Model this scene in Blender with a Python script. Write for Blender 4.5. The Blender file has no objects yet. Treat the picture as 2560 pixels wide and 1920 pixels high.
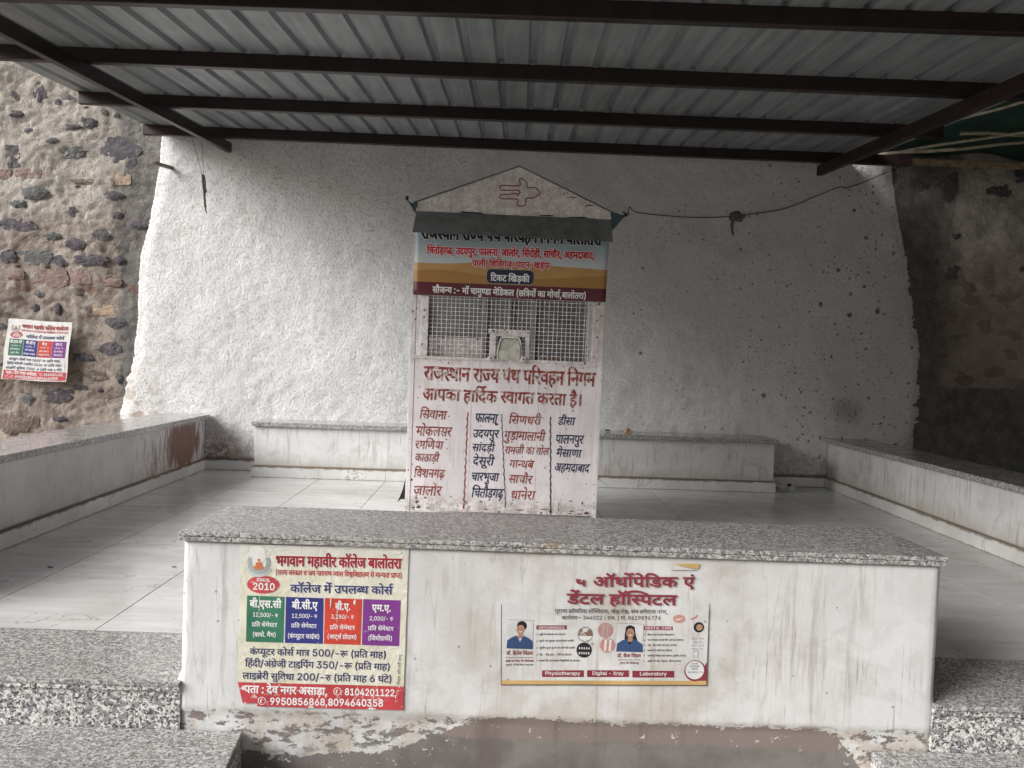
import bpy, bmesh, math, random
from mathutils import Vector, Matrix, noise
from mathutils.geometry import delaunay_2d_cdt
import numpy as np

# ------------------------------------------------------------------ camera, sky, sun, exposure
S = bpy.context.scene
COL = S.collection
def make_camera():
    y, p, r = math.radians(1.0), math.radians(-1.9), math.radians(2.2)
    f = Vector((math.sin(y)*math.cos(p), math.cos(y)*math.cos(p), math.sin(p)))
    rt0 = Vector((math.cos(y), -math.sin(y), 0)); up0 = rt0.cross(f)
    rt = rt0*math.cos(r) + up0*math.sin(r); up = -rt0*math.sin(r) + up0*math.cos(r)
    m = Matrix((rt, up, -f)).transposed().to_4x4(); m.translation = (0, 0, 1.05)
    cd = bpy.data.cameras.new('camera'); cd.sensor_width = 36; cd.lens = 1923*36/2560
    cd.clip_start = .05; cd.clip_end = 900
    c = bpy.data.objects.new('camera', cd); c.matrix_world = m; COL.objects.link(c); S.camera = c
make_camera()
SUN_EL, SUN_AZ = math.radians(30), math.radians(243)      # azimuth from +Y, clockwise: behind the camera, to its left
W = bpy.data.worlds.new('World'); S.world = W; W.use_nodes = True
wn = W.node_tree.nodes; wn.clear()
sk = wn.new('ShaderNodeTexSky'); sk.sky_type = 'NISHITA'; sk.sun_disc = False
sk.sun_elevation = SUN_EL; sk.sun_rotation = SUN_AZ; sk.air_density = 1.0; sk.dust_density = 6.0; sk.ozone_density = 1.0
hs = wn.new('ShaderNodeHueSaturation'); hs.inputs['Saturation'].default_value = .42
bg = wn.new('ShaderNodeBackground'); bg.inputs['Strength'].default_value = .062
wo = wn.new('ShaderNodeOutputWorld')
W.node_tree.links.new(sk.outputs[0], hs.inputs['Color']); W.node_tree.links.new(hs.outputs[0], bg.inputs['Color'])
W.node_tree.links.new(bg.outputs[0], wo.inputs['Surface'])
sl = bpy.data.lights.new('sun', 'SUN'); sl.energy = 3.0; sl.angle = math.radians(35); sl.color = (1, .99, .985)
so = bpy.data.objects.new('sun', sl); COL.objects.link(so)
sd = Vector((math.sin(SUN_AZ)*math.cos(SUN_EL), math.cos(SUN_AZ)*math.cos(SUN_EL), math.sin(SUN_EL)))
so.rotation_euler = sd.to_track_quat('Z', 'Y').to_euler(); so.location = (-4, -8, 8)
S.view_settings.view_transform = 'Standard'; S.view_settings.look = 'None'
S.view_settings.exposure = .72; S.view_settings.gamma = 1; S.view_settings.use_curve_mapping = False
S.cycles.max_bounces = 8; S.cycles.diffuse_bounces = 5

# ------------------------------------------------------------------ helpers
random.seed(7)
ORG = {}
def lerp(a, b, t): return a + (b-a)*t
def obj(name, verts, faces, mat=None, parent=None, smooth=False, origin=None, mats=None, fmat=None):
    vs = [Vector(v) for v in verts]
    if origin is None:
        xs = [v.x for v in vs]; ys = [v.y for v in vs]; zs = [v.z for v in vs]
        origin = Vector(((min(xs)+max(xs))/2, (min(ys)+max(ys))/2, min(zs)))
    origin = Vector(origin)
    me = bpy.data.meshes.new(name)
    me.from_pydata([v-origin for v in vs], [], faces)
    if mats:
        for m in mats: me.materials.append(m)
        if fmat: me.polygons.foreach_set('material_index', fmat)
    elif mat: me.materials.append(mat)
    if smooth: me.polygons.foreach_set('use_smooth', [True]*len(me.polygons))
    me.update()
    o = bpy.data.objects.new(name, me); COL.objects.link(o)
    o.location = origin; ORG[o.name] = origin
    if parent: o.parent = parent; o.location = origin - ORG[parent.name]
    return o
def copy_piece(o, origin, parent):
    c = o.copy(); COL.objects.link(c); origin = Vector(origin); ORG[c.name] = origin
    c.parent = parent; c.location = origin - ORG[parent.name]; return c
def tag(o, label=None, cat=None, group=None, kind=None):
    if label: o['label'] = label
    if cat: o['category'] = cat
    if group: o['group'] = group
    if kind: o['kind'] = kind
    return o
def thing(name, loc, label, cat, group=None):
    o = bpy.data.objects.new(name, None); COL.objects.link(o); o.location = loc; ORG[o.name] = Vector(loc)
    o.empty_display_size = .1
    return tag(o, label, cat, group)
def hexa(p):                                   # 8 corners: bottom 4 ccw, top 4 ccw
    return p, [(0,3,2,1),(4,5,6,7),(0,1,5,4),(1,2,6,5),(2,3,7,6),(3,0,4,7)]
def join(parts):
    V, F = [], []
    for v, f in parts:
        n = len(V); V += list(v); F += [tuple(i+n for i in q) for q in f]
    return V, F
def boxd(x0, x1, y0, y1, z0, z1):
    return hexa([(x0,y0,z0),(x1,y0,z0),(x1,y1,z0),(x0,y1,z0),(x0,y0,z1),(x1,y0,z1),(x1,y1,z1),(x0,y1,z1)])
def bevel(o, w=.003, seg=2):
    m = o.modifiers.new('bevel', 'BEVEL'); m.width = w; m.segments = seg; m.limit_method = 'ANGLE'; m.angle_limit = math.radians(40)
    return o
def box(name, x0, x1, y0, y1, z0, z1, mat, parent=None, bv=0):
    v, f = boxd(x0,x1,y0,y1,z0,z1); o = obj(name, v, f, mat, parent)
    if bv: bevel(o, bv)
    return o
def skewbox(name, p0, p1, w, z0a, z1a, z0b, z1b, mat, parent=None, bv=0, side=(1,0)):
    # a straight bar from p0 to p1 in plan (x,y), w wide to the given side
    sx, sy = side
    v = [(p0[0],p0[1],z0a),(p0[0]+sx*w,p0[1]+sy*w,z0a),(p1[0]+sx*w,p1[1]+sy*w,z0b),(p1[0],p1[1],z0b),
         (p0[0],p0[1],z1a),(p0[0]+sx*w,p0[1]+sy*w,z1a),(p1[0]+sx*w,p1[1]+sy*w,z1b),(p1[0],p1[1],z1b)]
    v, f = hexa(v); o = obj(name, v, f, mat, parent)
    me = o.data; bm = bmesh.new(); bm.from_mesh(me); bmesh.ops.recalc_face_normals(bm, faces=bm.faces); bm.to_mesh(me); bm.free()
    if bv: bevel(o, bv)
    return o
def tube(pts, r, n=7, closed=False):
    pts = [Vector(p) for p in pts]; V, F = [], []
    ref = Vector((0,0,1))
    for i, p in enumerate(pts):
        d = (pts[min(i+1,len(pts)-1)]-pts[max(i-1,0)]).normalized()
        a = d.cross(ref if abs(d.z) < .9 else Vector((1,0,0))).normalized(); b = d.cross(a)
        rr = r[i] if isinstance(r, (list,tuple)) else r
        for k in range(n):
            t = 2*math.pi*k/n; V.append(p + a*rr*math.cos(t) + b*rr*math.sin(t))
    for i in range(len(pts)-1):
        for k in range(n):
            F.append((i*n+k, i*n+(k+1)%n, (i+1)*n+(k+1)%n, (i+1)*n+k))
    F.append(tuple(range(n))[::-1]); F.append(tuple(range((len(pts)-1)*n, len(pts)*n)))
    return V, F
def N3(x, y, z, s=1): return noise.noise(Vector((x*s, y*s, z*s)))
def smooth_pts(P, k=6):
    P = [Vector(p) for p in P]; out = []
    for i in range(len(P)-1):
        a, b, c, d = P[max(i-1,0)], P[i], P[i+1], P[min(i+2,len(P)-1)]
        for j in range(k):
            t = j/k; out.append(.5*((2*b)+(c-a)*t+(2*a-5*b+4*c-d)*t*t+(3*b-a-3*c+d)*t**3))
    return out + [P[-1]]
def interp(tab, z):
    if z <= tab[0][0]: return tab[0][1]
    for (a, u), (b, v) in zip(tab, tab[1:]):
        if z <= b: return lerp(u, v, (z-a)/(b-a))
    return tab[-1][1]

# ------------------------------------------------------------------ node materials
class M:
    def __init__(s, name):
        s.m = bpy.data.materials.new(name); s.m.use_nodes = True; s.t = s.m.node_tree; s.t.nodes.clear()
        s.out = s.t.nodes.new('ShaderNodeOutputMaterial'); s.b = s.t.nodes.new('ShaderNodeBsdfPrincipled')
        s.t.links.new(s.b.outputs[0], s.out.inputs[0])
        g = s.t.nodes.new('ShaderNodeNewGeometry'); s.pos = g.outputs['Position']; s.nrm = g.outputs['Normal']
    def set(s, sock, v):
        i = s.b.inputs[sock] if isinstance(sock, str) else sock
        if hasattr(v, 'is_output') or isinstance(v, bpy.types.NodeSocket): s.t.links.new(v, i)
        else:
            if isinstance(v, (tuple,list)) and len(v) == 3 and i.type == 'RGBA': v = (*v, 1)
            i.default_value = v
    def n(s, ty, ins={}, **props):
        n = s.t.nodes.new(ty)
        for k, v in props.items(): setattr(n, k, v)
        for k, v in ins.items(): s.set(n.inputs[k], v)
        return n
    def scale(s, v, sc, off=(0,0,0)):
        return s.n('ShaderNodeMapping', {'Vector': v, 'Scale': sc, 'Location': off}).outputs[0]
    def noise(s, sc, det=4, rough=.55, vec=None, dist=0):
        return s.n('ShaderNodeTexNoise', {'Vector': vec or s.pos, 'Scale': sc, 'Detail': det, 'Roughness': rough, 'Distortion': dist}).outputs[0]
    def voro(s, sc, vec=None, out='Distance', feature='F1', rnd=1):
        return s.n('ShaderNodeTexVoronoi', {'Vector': vec or s.pos, 'Scale': sc, 'Randomness': rnd}, feature=feature).outputs[out]
    def math(s, op, a, b=0, c=0, clamp=False):
        n = s.t.nodes.new('ShaderNodeMath'); n.operation = op; n.use_clamp = clamp
        s.set(n.inputs[0], a); s.set(n.inputs[1], b)
        if op in ('MULTIPLY_ADD',): s.set(n.inputs[2], c)
        return n.outputs[0]
    def step(s, v, a, b, lo=0, hi=1):          # smooth ramp from a to b
        return s.n('ShaderNodeMapRange', {0: v, 1: a, 2: b, 3: lo, 4: hi}, interpolation_type='SMOOTHSTEP').outputs[0]
    def mix(s, f, a, b, blend='MIX'):
        n = s.t.nodes.new('ShaderNodeMix'); n.data_type = 'RGBA'; n.blend_type = blend
        s.set(n.inputs[0], f); s.set(n.inputs[6], a if not isinstance(a, tuple) else (*a[:3], 1)); s.set(n.inputs[7], b if not isinstance(b, tuple) else (*b[:3], 1))
        return n.outputs[2]
    def xyz(s):
        n = s.n('ShaderNodeSeparateXYZ', {0: s.pos}); return n.outputs
    def curve(s, v, pts):                       # float curve through points given in 0..1
        n = s.t.nodes.new('ShaderNodeFloatCurve'); s.set(n.inputs['Value'], v); c = n.mapping.curves[0]
        c.points[0].location = pts[0]; c.points[1].location = pts[-1]
        for p in pts[1:-1]: c.points.new(*p)
        n.mapping.update(); return n.outputs[0]
    def bump(s, h, dist=.002, strength=1, nrm=None):
        ins = {'Height': h, 'Distance': dist, 'Strength': strength}
        if nrm: ins['Normal'] = nrm
        return s.n('ShaderNodeBump', ins).outputs[0]
    def fin(s, col, rough=.6, bump=None, metal=0, spec=None):
        s.set('Base Color', col); s.set('Roughness', rough); s.set('Metallic', metal)
        if spec is not None: s.set('Specular IOR Level', spec)
        if bump: s.set('Normal', bump)
        return s.m
def plain(name, col, rough=.6, var=.15, sc=12, bump=0, metal=0):
    m = M(name); n = m.noise(sc, 5)
    c = m.mix(m.step(n, .3, .7), tuple(v*(1-var) for v in col), tuple(min(1, v*(1+var)) for v in col))
    return m.fin(c, rough, m.bump(m.noise(sc*6, 4), bump) if bump else None, metal)

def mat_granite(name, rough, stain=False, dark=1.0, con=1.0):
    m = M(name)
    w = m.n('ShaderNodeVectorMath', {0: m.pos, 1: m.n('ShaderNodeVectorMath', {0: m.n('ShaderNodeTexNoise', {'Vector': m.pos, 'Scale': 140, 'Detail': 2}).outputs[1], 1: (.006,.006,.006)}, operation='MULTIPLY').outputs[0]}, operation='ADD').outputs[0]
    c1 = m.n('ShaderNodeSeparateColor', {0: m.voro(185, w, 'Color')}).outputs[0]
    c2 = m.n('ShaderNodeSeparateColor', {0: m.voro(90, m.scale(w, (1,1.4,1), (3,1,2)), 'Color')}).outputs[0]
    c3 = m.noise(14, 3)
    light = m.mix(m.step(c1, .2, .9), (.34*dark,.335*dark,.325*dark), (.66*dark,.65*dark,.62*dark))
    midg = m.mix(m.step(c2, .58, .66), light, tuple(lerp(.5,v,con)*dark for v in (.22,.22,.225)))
    thr = m.math('MULTIPLY_ADD', c3, .26, .10)
    dk = m.math('LESS_THAN', c1, thr)
    col = m.mix(m.math('MULTIPLY', dk, .9*con), midg, (.035,.036,.04))
    col = m.mix(m.step(m.noise(5, 4), .45, .75, 0, .3), col, (.3,.28,.25))
    if stain:
        x, y, z = m.xyz()
        d = m.math('ABSOLUTE', m.math('SUBTRACT', x, .19))
        k = m.math('MULTIPLY', m.step(d, .07, .0), m.step(m.math('ADD', m.noise(40, 3), m.math('MULTIPLY', d, -3)), .35, .5))
        k = m.math('MULTIPLY', k, m.step(y, 2.45, 2.38))
        col = m.mix(m.math('MULTIPLY', k, .8), col, (.25,.13,.04))
    r = m.step(m.noise(9, 5), .3, .75, rough*.8, rough*1.8)
    return m.fin(col, r, m.bump(m.noise(300, 2), .0002, .5))
GRANITE = mat_granite('polished_granite', .15, True, .84, .66)  # tops: same stone as the risers, toned down and softened for reflections
GRANITE_R = mat_granite('granite_riser', .4, False, 1.12)  # risers: same stone, front light put in as a lighter colour

def mat_tile():
    m = M('marble_tile')
    rnd = m.n('ShaderNodeObjectInfo').outputs['Random']
    off = m.n('ShaderNodeCombineXYZ', {0: m.math('MULTIPLY', rnd, 37), 1: m.math('MULTIPLY', rnd, 91), 2: 0}).outputs[0]
    p = m.n('ShaderNodeVectorMath', {0: m.pos, 1: off}, operation='ADD').outputs[0]
    n1 = m.n('ShaderNodeTexNoise', {'Vector': p, 'Scale': 3.2, 'Detail': 5, 'Roughness': .5, 'Distortion': .5}).outputs[0]
    vein = m.step(m.math('ABSOLUTE', m.math('SUBTRACT', n1, .5)), .008, .0)
    mask = m.step(m.n('ShaderNodeTexNoise', {'Vector': p, 'Scale': 2.6, 'Detail': 2}).outputs[0], .47, .58)
    v = m.math('MULTIPLY', vein, mask)
    base = m.mix(m.step(m.n('ShaderNodeTexNoise', {'Vector': m.scale(p, (1,5,1)), 'Scale': 2.2, 'Detail': 5}).outputs[0], .3, .75), (.54,.54,.53), (.67,.67,.665))
    col = m.mix(m.math('MULTIPLY', v, .6), base, (.22,.20,.18))
    dirt = m.step(m.noise(1.7, 6, .65), .46, .76, 0, .42)
    x, y, z = m.xyz()
    col = m.mix(dirt, col, (.33,.30,.26))
    sp = m.math('MULTIPLY', m.math('LESS_THAN', m.voro(11, m.scale(m.pos, (1,2.5,1))), .09), m.step(m.noise(2.3, 2), .5, .6))
    col = m.mix(m.math('MULTIPLY', sp, .55), col, (.16,.14,.12))
    r = m.step(m.noise(2.2, 4, .5), .3, .75, .12, .24)
    return m.fin(col, r, m.bump(m.noise(5, 3), .0006, .35))
TILE = mat_tile()
GROUT = plain('grout', (.10,.09,.085), .9)

def mat_stucco():
    m = M('whitewashed_plaster'); x, y, z = m.xyz()
    base = m.mix(m.step(m.noise(2.0, 5, .6), .3, .7), (.76,.765,.775), (.87,.87,.875))
    # grit colour: fine grey specks, weaker towards the right
    g = m.step(m.noise(46, 4, .75), .50, .36)
    base = m.mix(m.math('MULTIPLY', g, m.step(x, -1.2, 1.0, .58, .26)), base, (.38,.37,.36))
    # mould spots, thicker towards the right hand side
    dens = m.math('MULTIPLY', m.step(x, -.6, 3.0, .12, 1), m.step(m.noise(1.9, 3), .22, .55))
    def spots(sc, rmax, off):
        vv = m.scale(m.pos, (1,.0,1), off); d = m.voro(sc, m.n('ShaderNodeVectorMath', {0: vv, 1: m.n('ShaderNodeVectorMath', {0: m.n('ShaderNodeTexNoise', {'Vector': m.pos, 'Scale': 60}).outputs[1], 1: (.02,.02,.02)}, operation='MULTIPLY').outputs[0]}, operation='ADD').outputs[0])
        c = m.n('ShaderNodeSeparateColor', {0: m.voro(sc, vv, 'Color')}).outputs[0]
        rad = m.math('MULTIPLY', m.math('POWER', c, 1.7), m.math('MULTIPLY', dens, rmax))
        return m.step(m.math('SUBTRACT', d, rad), .03, -.05)
    sp = m.math('MAXIMUM', spots(8, .22, (0,0,0)), m.math('MAXIMUM', m.math('MULTIPLY', spots(19, .31, (2.3,0,4.1)), .8), m.math('MULTIPLY', spots(40, .30, (5.1,0,1.7)), .7)))
    sp = m.math('MULTIPLY', sp, m.step(dens, .02, .1))
    base = m.mix(m.math('MULTIPLY', sp, .82), base, (.07,.065,.06))
    # smudge low on the right
    dx = m.math('SUBTRACT', x, 3.14); dz = m.math('SUBTRACT', z, .70)
    d = m.math('SQRT', m.math('ADD', m.math('MULTIPLY', dx, dx), m.math('MULTIPLY', m.math('MULTIPLY', dz, dz), 1.6)))
    sm = m.math('MULTIPLY', m.step(m.math('ADD', d, m.math('MULTIPLY', m.noise(9, 5), .2)), .34, .08), .55)
    base = m.mix(sm, base, (.20,.18,.15))
    # red-brown spit and damp staining near the floor
    low = m.step(m.math('ADD', z, m.math('MULTIPLY', m.noise(6, 5, .65), .5)), .78, .28)
    cl = m.math('MULTIPLY', low, m.step(m.noise(16, 5, .75), .42, .58))
    left = m.step(x, -1.9, -2.35)
    base = m.mix(m.math('MULTIPLY', cl, m.step(x, 3.3, 1.4, .5, .28)), base, (.30,.25,.19))
    base = m.mix(m.math('MULTIPLY', m.math('MULTIPLY', m.step(z, .50, .12), left), m.step(m.noise(22, 6, .8), .36, .6, 0, .85)), base, (.22,.09,.055))
    le = m.math('MULTIPLY', m.step(x, -2.75, -3.05), m.step(z, 1.1, .5))
    base = m.mix(m.math('MULTIPLY', le, m.step(m.noise(13, 5), .45, .62, 0, .6)), base, (.42,.31,.21))
    gr = m.math('MULTIPLY', m.step(z, .13, .095), .8)
    base = m.mix(gr, base, (.13,.085,.06))
    # dusty upper part
    base = m.mix(m.step(m.noise(3, 5, .7), .48, .74, 0, .22), base, (.45,.42,.38))
    h = m.math('ADD', m.math('MULTIPLY', m.noise(24, 6, .75, dist=.6), .55), m.math('MULTIPLY', m.noise(62, 4, .75), .75))
    return m.fin(base, .92, m.bump(h, .022, 1))
STUCCO = mat_stucco()

def mat_mortar(side):
    m = M('rubble_mortar'); x, y, z = m.xyz()
    n = m.noise(3.2, 7, .66)
    warm = m.mix(m.step(n, .3, .7), (.34,.28,.24), (.52,.445,.39))
    pale = m.mix(m.step(m.noise(7, 6, .7), .3, .68), (.44,.395,.35), (.68,.63,.57))
    cw = m.n('ShaderNodeVectorMath', {0: m.scale(m.pos, (1,1,1.5)), 1: m.n('ShaderNodeVectorMath', {0: m.n('ShaderNodeTexNoise', {'Vector': m.pos, 'Scale': 9, 'Detail': 4}).outputs[1], 1: (.12,.12,.12)}, operation='MULTIPLY').outputs[0]}, operation='ADD').outputs[0]
    cc = m.n('ShaderNodeSeparateColor', {0: m.voro(7.5, cw, 'Color')}).outputs[0]; cd = m.voro(7.5, cw)
    warm = m.mix(m.step(cc, .55, .75, 0, .5), warm, (.52,.46,.40)); warm = m.mix(m.step(cc, .25, .12, 0, .55), warm, (.24,.18,.15))
    up = m.step(m.math('ADD', z, m.math('MULTIPLY', m.noise(2.1, 4), .7)), 2.15, 2.75)
    col = m.mix(up, warm, pale)
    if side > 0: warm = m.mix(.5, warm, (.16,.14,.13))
    if side < 0:
        cem = m.step(m.math('ADD', x, m.math('MULTIPLY', m.noise(2.6, 5, .6), .35)), -3.12, -3.04)
        cem = m.math('MULTIPLY', cem, .85)
    else:
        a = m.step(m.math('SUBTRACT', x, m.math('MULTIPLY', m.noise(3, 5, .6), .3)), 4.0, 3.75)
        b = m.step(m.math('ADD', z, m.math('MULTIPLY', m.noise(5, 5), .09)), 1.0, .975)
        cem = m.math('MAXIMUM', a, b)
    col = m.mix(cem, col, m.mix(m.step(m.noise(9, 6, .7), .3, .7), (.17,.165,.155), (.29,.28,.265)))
    # thin red brick courses
    if side < 0:
        bz = m.math('ABSOLUTE', m.math('SUBTRACT', z, m.math('MULTIPLY_ADD', m.noise(1.5, 2), .08, 1.47)))
        bk = m.math('MULTIPLY', m.step(bz, .05, .03), m.step(m.noise(4.5, 4, .6), .50, .56, 0, .65))
        col = m.mix(bk, col, (.26,.13,.095))
    cr = m.step(m.math('ABSOLUTE', m.math('SUBTRACT', m.noise(4.2, 6, .7, dist=1.2), .5)), .012, .0)
    col = m.mix(m.math('MULTIPLY', cr, .45), col, (.10,.08,.065))
    pit = m.step(m.noise(21, 5, .75), .37, .29)
    col = m.mix(m.math('MULTIPLY', pit, .75), col, (.08,.065,.06))  # crevices and pits: their shade is put into the mortar colour
    h = m.math('ADD', m.math('SUBTRACT', m.noise(10, 8, .78, dist=.3), m.math('MULTIPLY', cd, .5)), m.math('MULTIPLY', m.noise(45, 4, .7), .35))
    return m.fin(col, .95, m.bump(h, .075, 1))
MORTAR_L, MORTAR_R = mat_mortar(-1), mat_mortar(1)
def mat_stone(name, a, b):
    m = M(name); c = m.mix(m.step(m.noise(14, 6, .7), .3, .7), a, b)
    c = m.mix(m.step(m.noise(30, 5, .7), .56, .7, 0, .5), c, (.33,.28,.24))
    return m.fin(c, .85, m.bump(m.noise(28, 6, .7), .02, 1))
STONES = [mat_stone('basalt', (.055,.05,.06), (.13,.115,.13)), mat_stone('grey_stone', (.075,.08,.085), (.15,.15,.15)),
          mat_stone('red_brick', (.20,.135,.115), (.30,.215,.185)), mat_stone('brown_stone', (.12,.09,.075), (.22,.17,.14)), mat_stone('orange_brick', (.36,.255,.185), (.44,.34,.26))]

def mat_benchpaint(name, grime=1.0, spit=False, peel=False):
    m = M(name); x, y, z = m.xyz()
    base = m.mix(m.step(m.noise(3, 6, .6), .3, .7), (.60,.605,.605), (.72,.73,.735))
    bl = m.step(m.noise(5.5, 7, .72, dist=.8), .47, .72, 0, .55*grime)
    base = m.mix(bl, base, (.40,.38,.35))
    st = m.n('ShaderNodeTexNoise', {'Vector': m.scale(m.pos, (34,34,2.2)), 'Scale': 1, 'Detail': 4, 'Roughness': .65}).outputs[0]
    mk = m.step(m.noise(2.3, 3), .36, .58)
    base = m.mix(m.math('MULTIPLY', m.math('MULTIPLY', m.step(st, .52, .68), mk), .62*grime), base, (.34,.29,.24))
    fine = m.n('ShaderNodeTexNoise', {'Vector': m.scale(m.pos, (95,95,4.2)), 'Scale': 1, 'Detail': 3}).outputs[0]
    base = m.mix(m.math('MULTIPLY', m.math('MULTIPLY', m.step(fine, .62, .69), m.step(m.noise(3.1, 3), .46, .60)), .5), base, (.24,.18,.14))
    cs = m.step(m.math('ABSOLUTE', m.math('SUBTRACT', m.noise(3.6, 4, .5, dist=.5), .5)), .0032, .0)
    base = m.mix(m.math('MULTIPLY', m.math('MULTIPLY', cs, m.step(m.noise(2, 2), .52, .6)), .16), base, (.22,.19,.17))
    dl = m.step(m.math('ABSOLUTE', m.math('SUBTRACT', m.n('ShaderNodeTexNoise', {'Vector': m.scale(m.pos, (8,8,.8)), 'Scale': 1, 'Detail': 3, 'Roughness': .6}).outputs[0], .5)), .010, .001)
    base = m.mix(m.math('MULTIPLY', m.math('MULTIPLY', dl, m.step(m.noise(2.7, 3), .44, .60)), .34*grime), base, (.27,.20,.15))
    if peel:
        wz = m.math('MULTIPLY', m.step(x, -.25, .05), m.step(x, 1.1, .75)); wz = m.math('MULTIPLY', wz, m.step(m.noise(4.2, 7, .7), .40, .66, 0, .5))
        base = m.mix(wz, base, (.40,.335,.27))
        ed = m.math('MULTIPLY', m.step(z, .435, .446), m.step(m.noise(20, 4), .4, .6, .1, .6)); base = m.mix(ed, base, (.30,.27,.23))
    dots = m.math('MULTIPLY', m.math('LESS_THAN', m.voro(17), .075), m.step(m.noise(4, 2), .46, .55))
    base = m.mix(m.math('MULTIPLY', dots, .6), base, (.17,.14,.12))
    rough = .62
    if not peel:
        d = m.step(m.math('ADD', z, m.math('MULTIPLY', m.noise(7, 5, .65), .22)), .34, .14, 0, .55*grime)
        base = m.mix(d, base, (.34,.28,.21))
        base = m.mix(m.step(z, .108, .092), base, (.16,.12,.08))
    if spit:
        ey = m.math('DIVIDE', m.math('SUBTRACT', y, 6.12), .34); ez_ = m.math('DIVIDE', m.math('SUBTRACT', z, .26), .26)
        rr_ = m.math('SQRT', m.math('ADD', m.math('MULTIPLY', ey, ey), m.math('MULTIPLY', ez_, ez_)))
        a = m.step(m.math('ADD', rr_, m.math('MULTIPLY', m.math('SUBTRACT', m.n('ShaderNodeTexNoise', {'Vector': m.scale(m.pos, (9,9,2.5)), 'Scale': 1, 'Detail': 7, 'Roughness': .75}).outputs[0], .5), 2.2)), 1.05, .62)
        n1 = m.n('ShaderNodeTexNoise', {'Vector': m.scale(m.pos, (20,20,4)), 'Scale': 1, 'Detail': 6, 'Roughness': .7}).outputs[0]
        a2 = m.math('MULTIPLY', m.step(y, 5.0, 5.8), m.step(n1, .50, .60))
        a2 = m.math('MULTIPLY', a2, m.step(z, .46, .38))
        base = m.mix(m.math('MULTIPLY', a2, .75), base, (.25,.12,.07))
        base = m.mix(m.math('MULTIPLY', a, m.step(z, .45, .40, .3, .9)), base, m.mix(m.step(n1, .3, .7), (.115,.035,.024), (.26,.12,.08)))
    if peel:
        t = m.math('DIVIDE', m.math('ADD', x, 1.0), 2.5)
        # height below which the paint has come off, as a function of x (z = value*0.4-0.4)
        e = m.curve(t, [(0,.20),(.08,.45),(.15,.42),(.20,.44),(.27,.47),(.32,.56),(.37,.70),(.42,.765),(.55,.76),(.70,.75),(.82,.745),(.865,.60),(.90,.40),(1,.36)])
        ez = m.math('MULTIPLY_ADD', e, .4, -.4)
        rag = m.math('ADD', m.math('MULTIPLY', m.math('SUBTRACT', m.noise(13, 8, .75), .5), .06), m.math('MULTIPLY', m.math('SUBTRACT', m.noise(70, 4, .75), .5), .035))
        zz = m.math('ADD', z, rag)
        off = m.math('SUBTRACT', ez, zz)
        bare = m.step(off, -.002, .001)
        # scattered flakes in the strip under the painted part
        strip = m.math('MULTIPLY', m.step(z, -.08, -.10), m.step(z, -.26, -.18))
        fl = m.math('MULTIPLY', strip, m.step(m.n('ShaderNodeTexNoise', {'Vector': m.scale(m.pos, (1,1,2)), 'Scale': 15, 'Detail': 8, 'Roughness': .78}).outputs[0], .535, .55))
        bare = m.math('MAXIMUM', bare, fl)
        keep = m.math('MULTIPLY', m.step(m.math('ABSOLUTE', m.math('ADD', off, -.03)), .06, .02), m.step(m.noise(27, 5, .7), .60, .615))
        bare = m.math('MULTIPLY', bare, m.math('SUBTRACT', 1, keep))
        cem = m.mix(m.step(m.noise(3.5, 7, .65), .35, .68), (.125,.115,.11), (.225,.205,.195))
        cem = m.mix(m.step(m.math('ADD', z, m.math('MULTIPLY', m.noise(2.5, 3), .07)), -.135, -.12), cem, (.225,.185,.17))
        vs = m.n('ShaderNodeTexNoise', {'Vector': m.scale(m.pos, (16,16,1.5)), 'Scale': 1, 'Detail': 4}).outputs[0]
        cem = m.mix(m.step(vs, .55, .7, 0, .5), cem, (.13,.10,.09))
        dirty = m.math('MULTIPLY', m.step(z, -.06, -.12), m.step(m.noise(11, 6, .7), .40, .62, 0, .65))
        base = m.mix(dirty, base, (.44,.35,.27))
        base = m.mix(bare, base, cem)
        h = m.math('ADD', m.math('MULTIPLY', bare, -.35), m.math('MULTIPLY', m.noise(12, 7, .65), .5))
        return m.fin(base, m.step(bare, 0, 1, .5, .9), m.bump(h, .006, .8))
    return m.fin(base, rough, m.bump(m.noise(12, 7, .65), .004, .6))
PAINT_FRONT = mat_benchpaint('peeling_white_paint', .75, peel=True)
PAINT_SPIT = mat_benchpaint('stained_white_paint', .6, spit=True)
PAINT_BENCH = mat_benchpaint('grimy_white_paint', 1.0)
def mat_skirt():
    m = M('marble_skirting'); x, y, z = m.xyz()
    base = m.mix(m.step(m.noise(3, 5), .3, .7), (.60,.60,.59), (.74,.74,.73))
    v = m.math('MULTIPLY', m.step(m.math('ABSOLUTE', m.math('SUBTRACT', m.noise(2.4, 4, .5, dist=.8), .5)), .010, 0), m.step(m.noise(3, 2), .5, .58))
    base = m.mix(m.math('MULTIPLY', v, .6), base, (.25,.23,.2))
    g = m.step(m.math('ADD', z, m.math('MULTIPLY', m.noise(14, 5, .7), .045)), .098, .112, 0, .85)
    base = m.mix(g, base, (.20,.155,.11))
    g2 = m.step(m.math('ADD', z, m.math('MULTIPLY', m.noise(24, 4, .7), .02)), .022, .010, 0, .7)
    base = m.mix(g2, base, (.16,.12,.09))
    return m.fin(base, .25)
SKIRT = mat_skirt()

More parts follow.
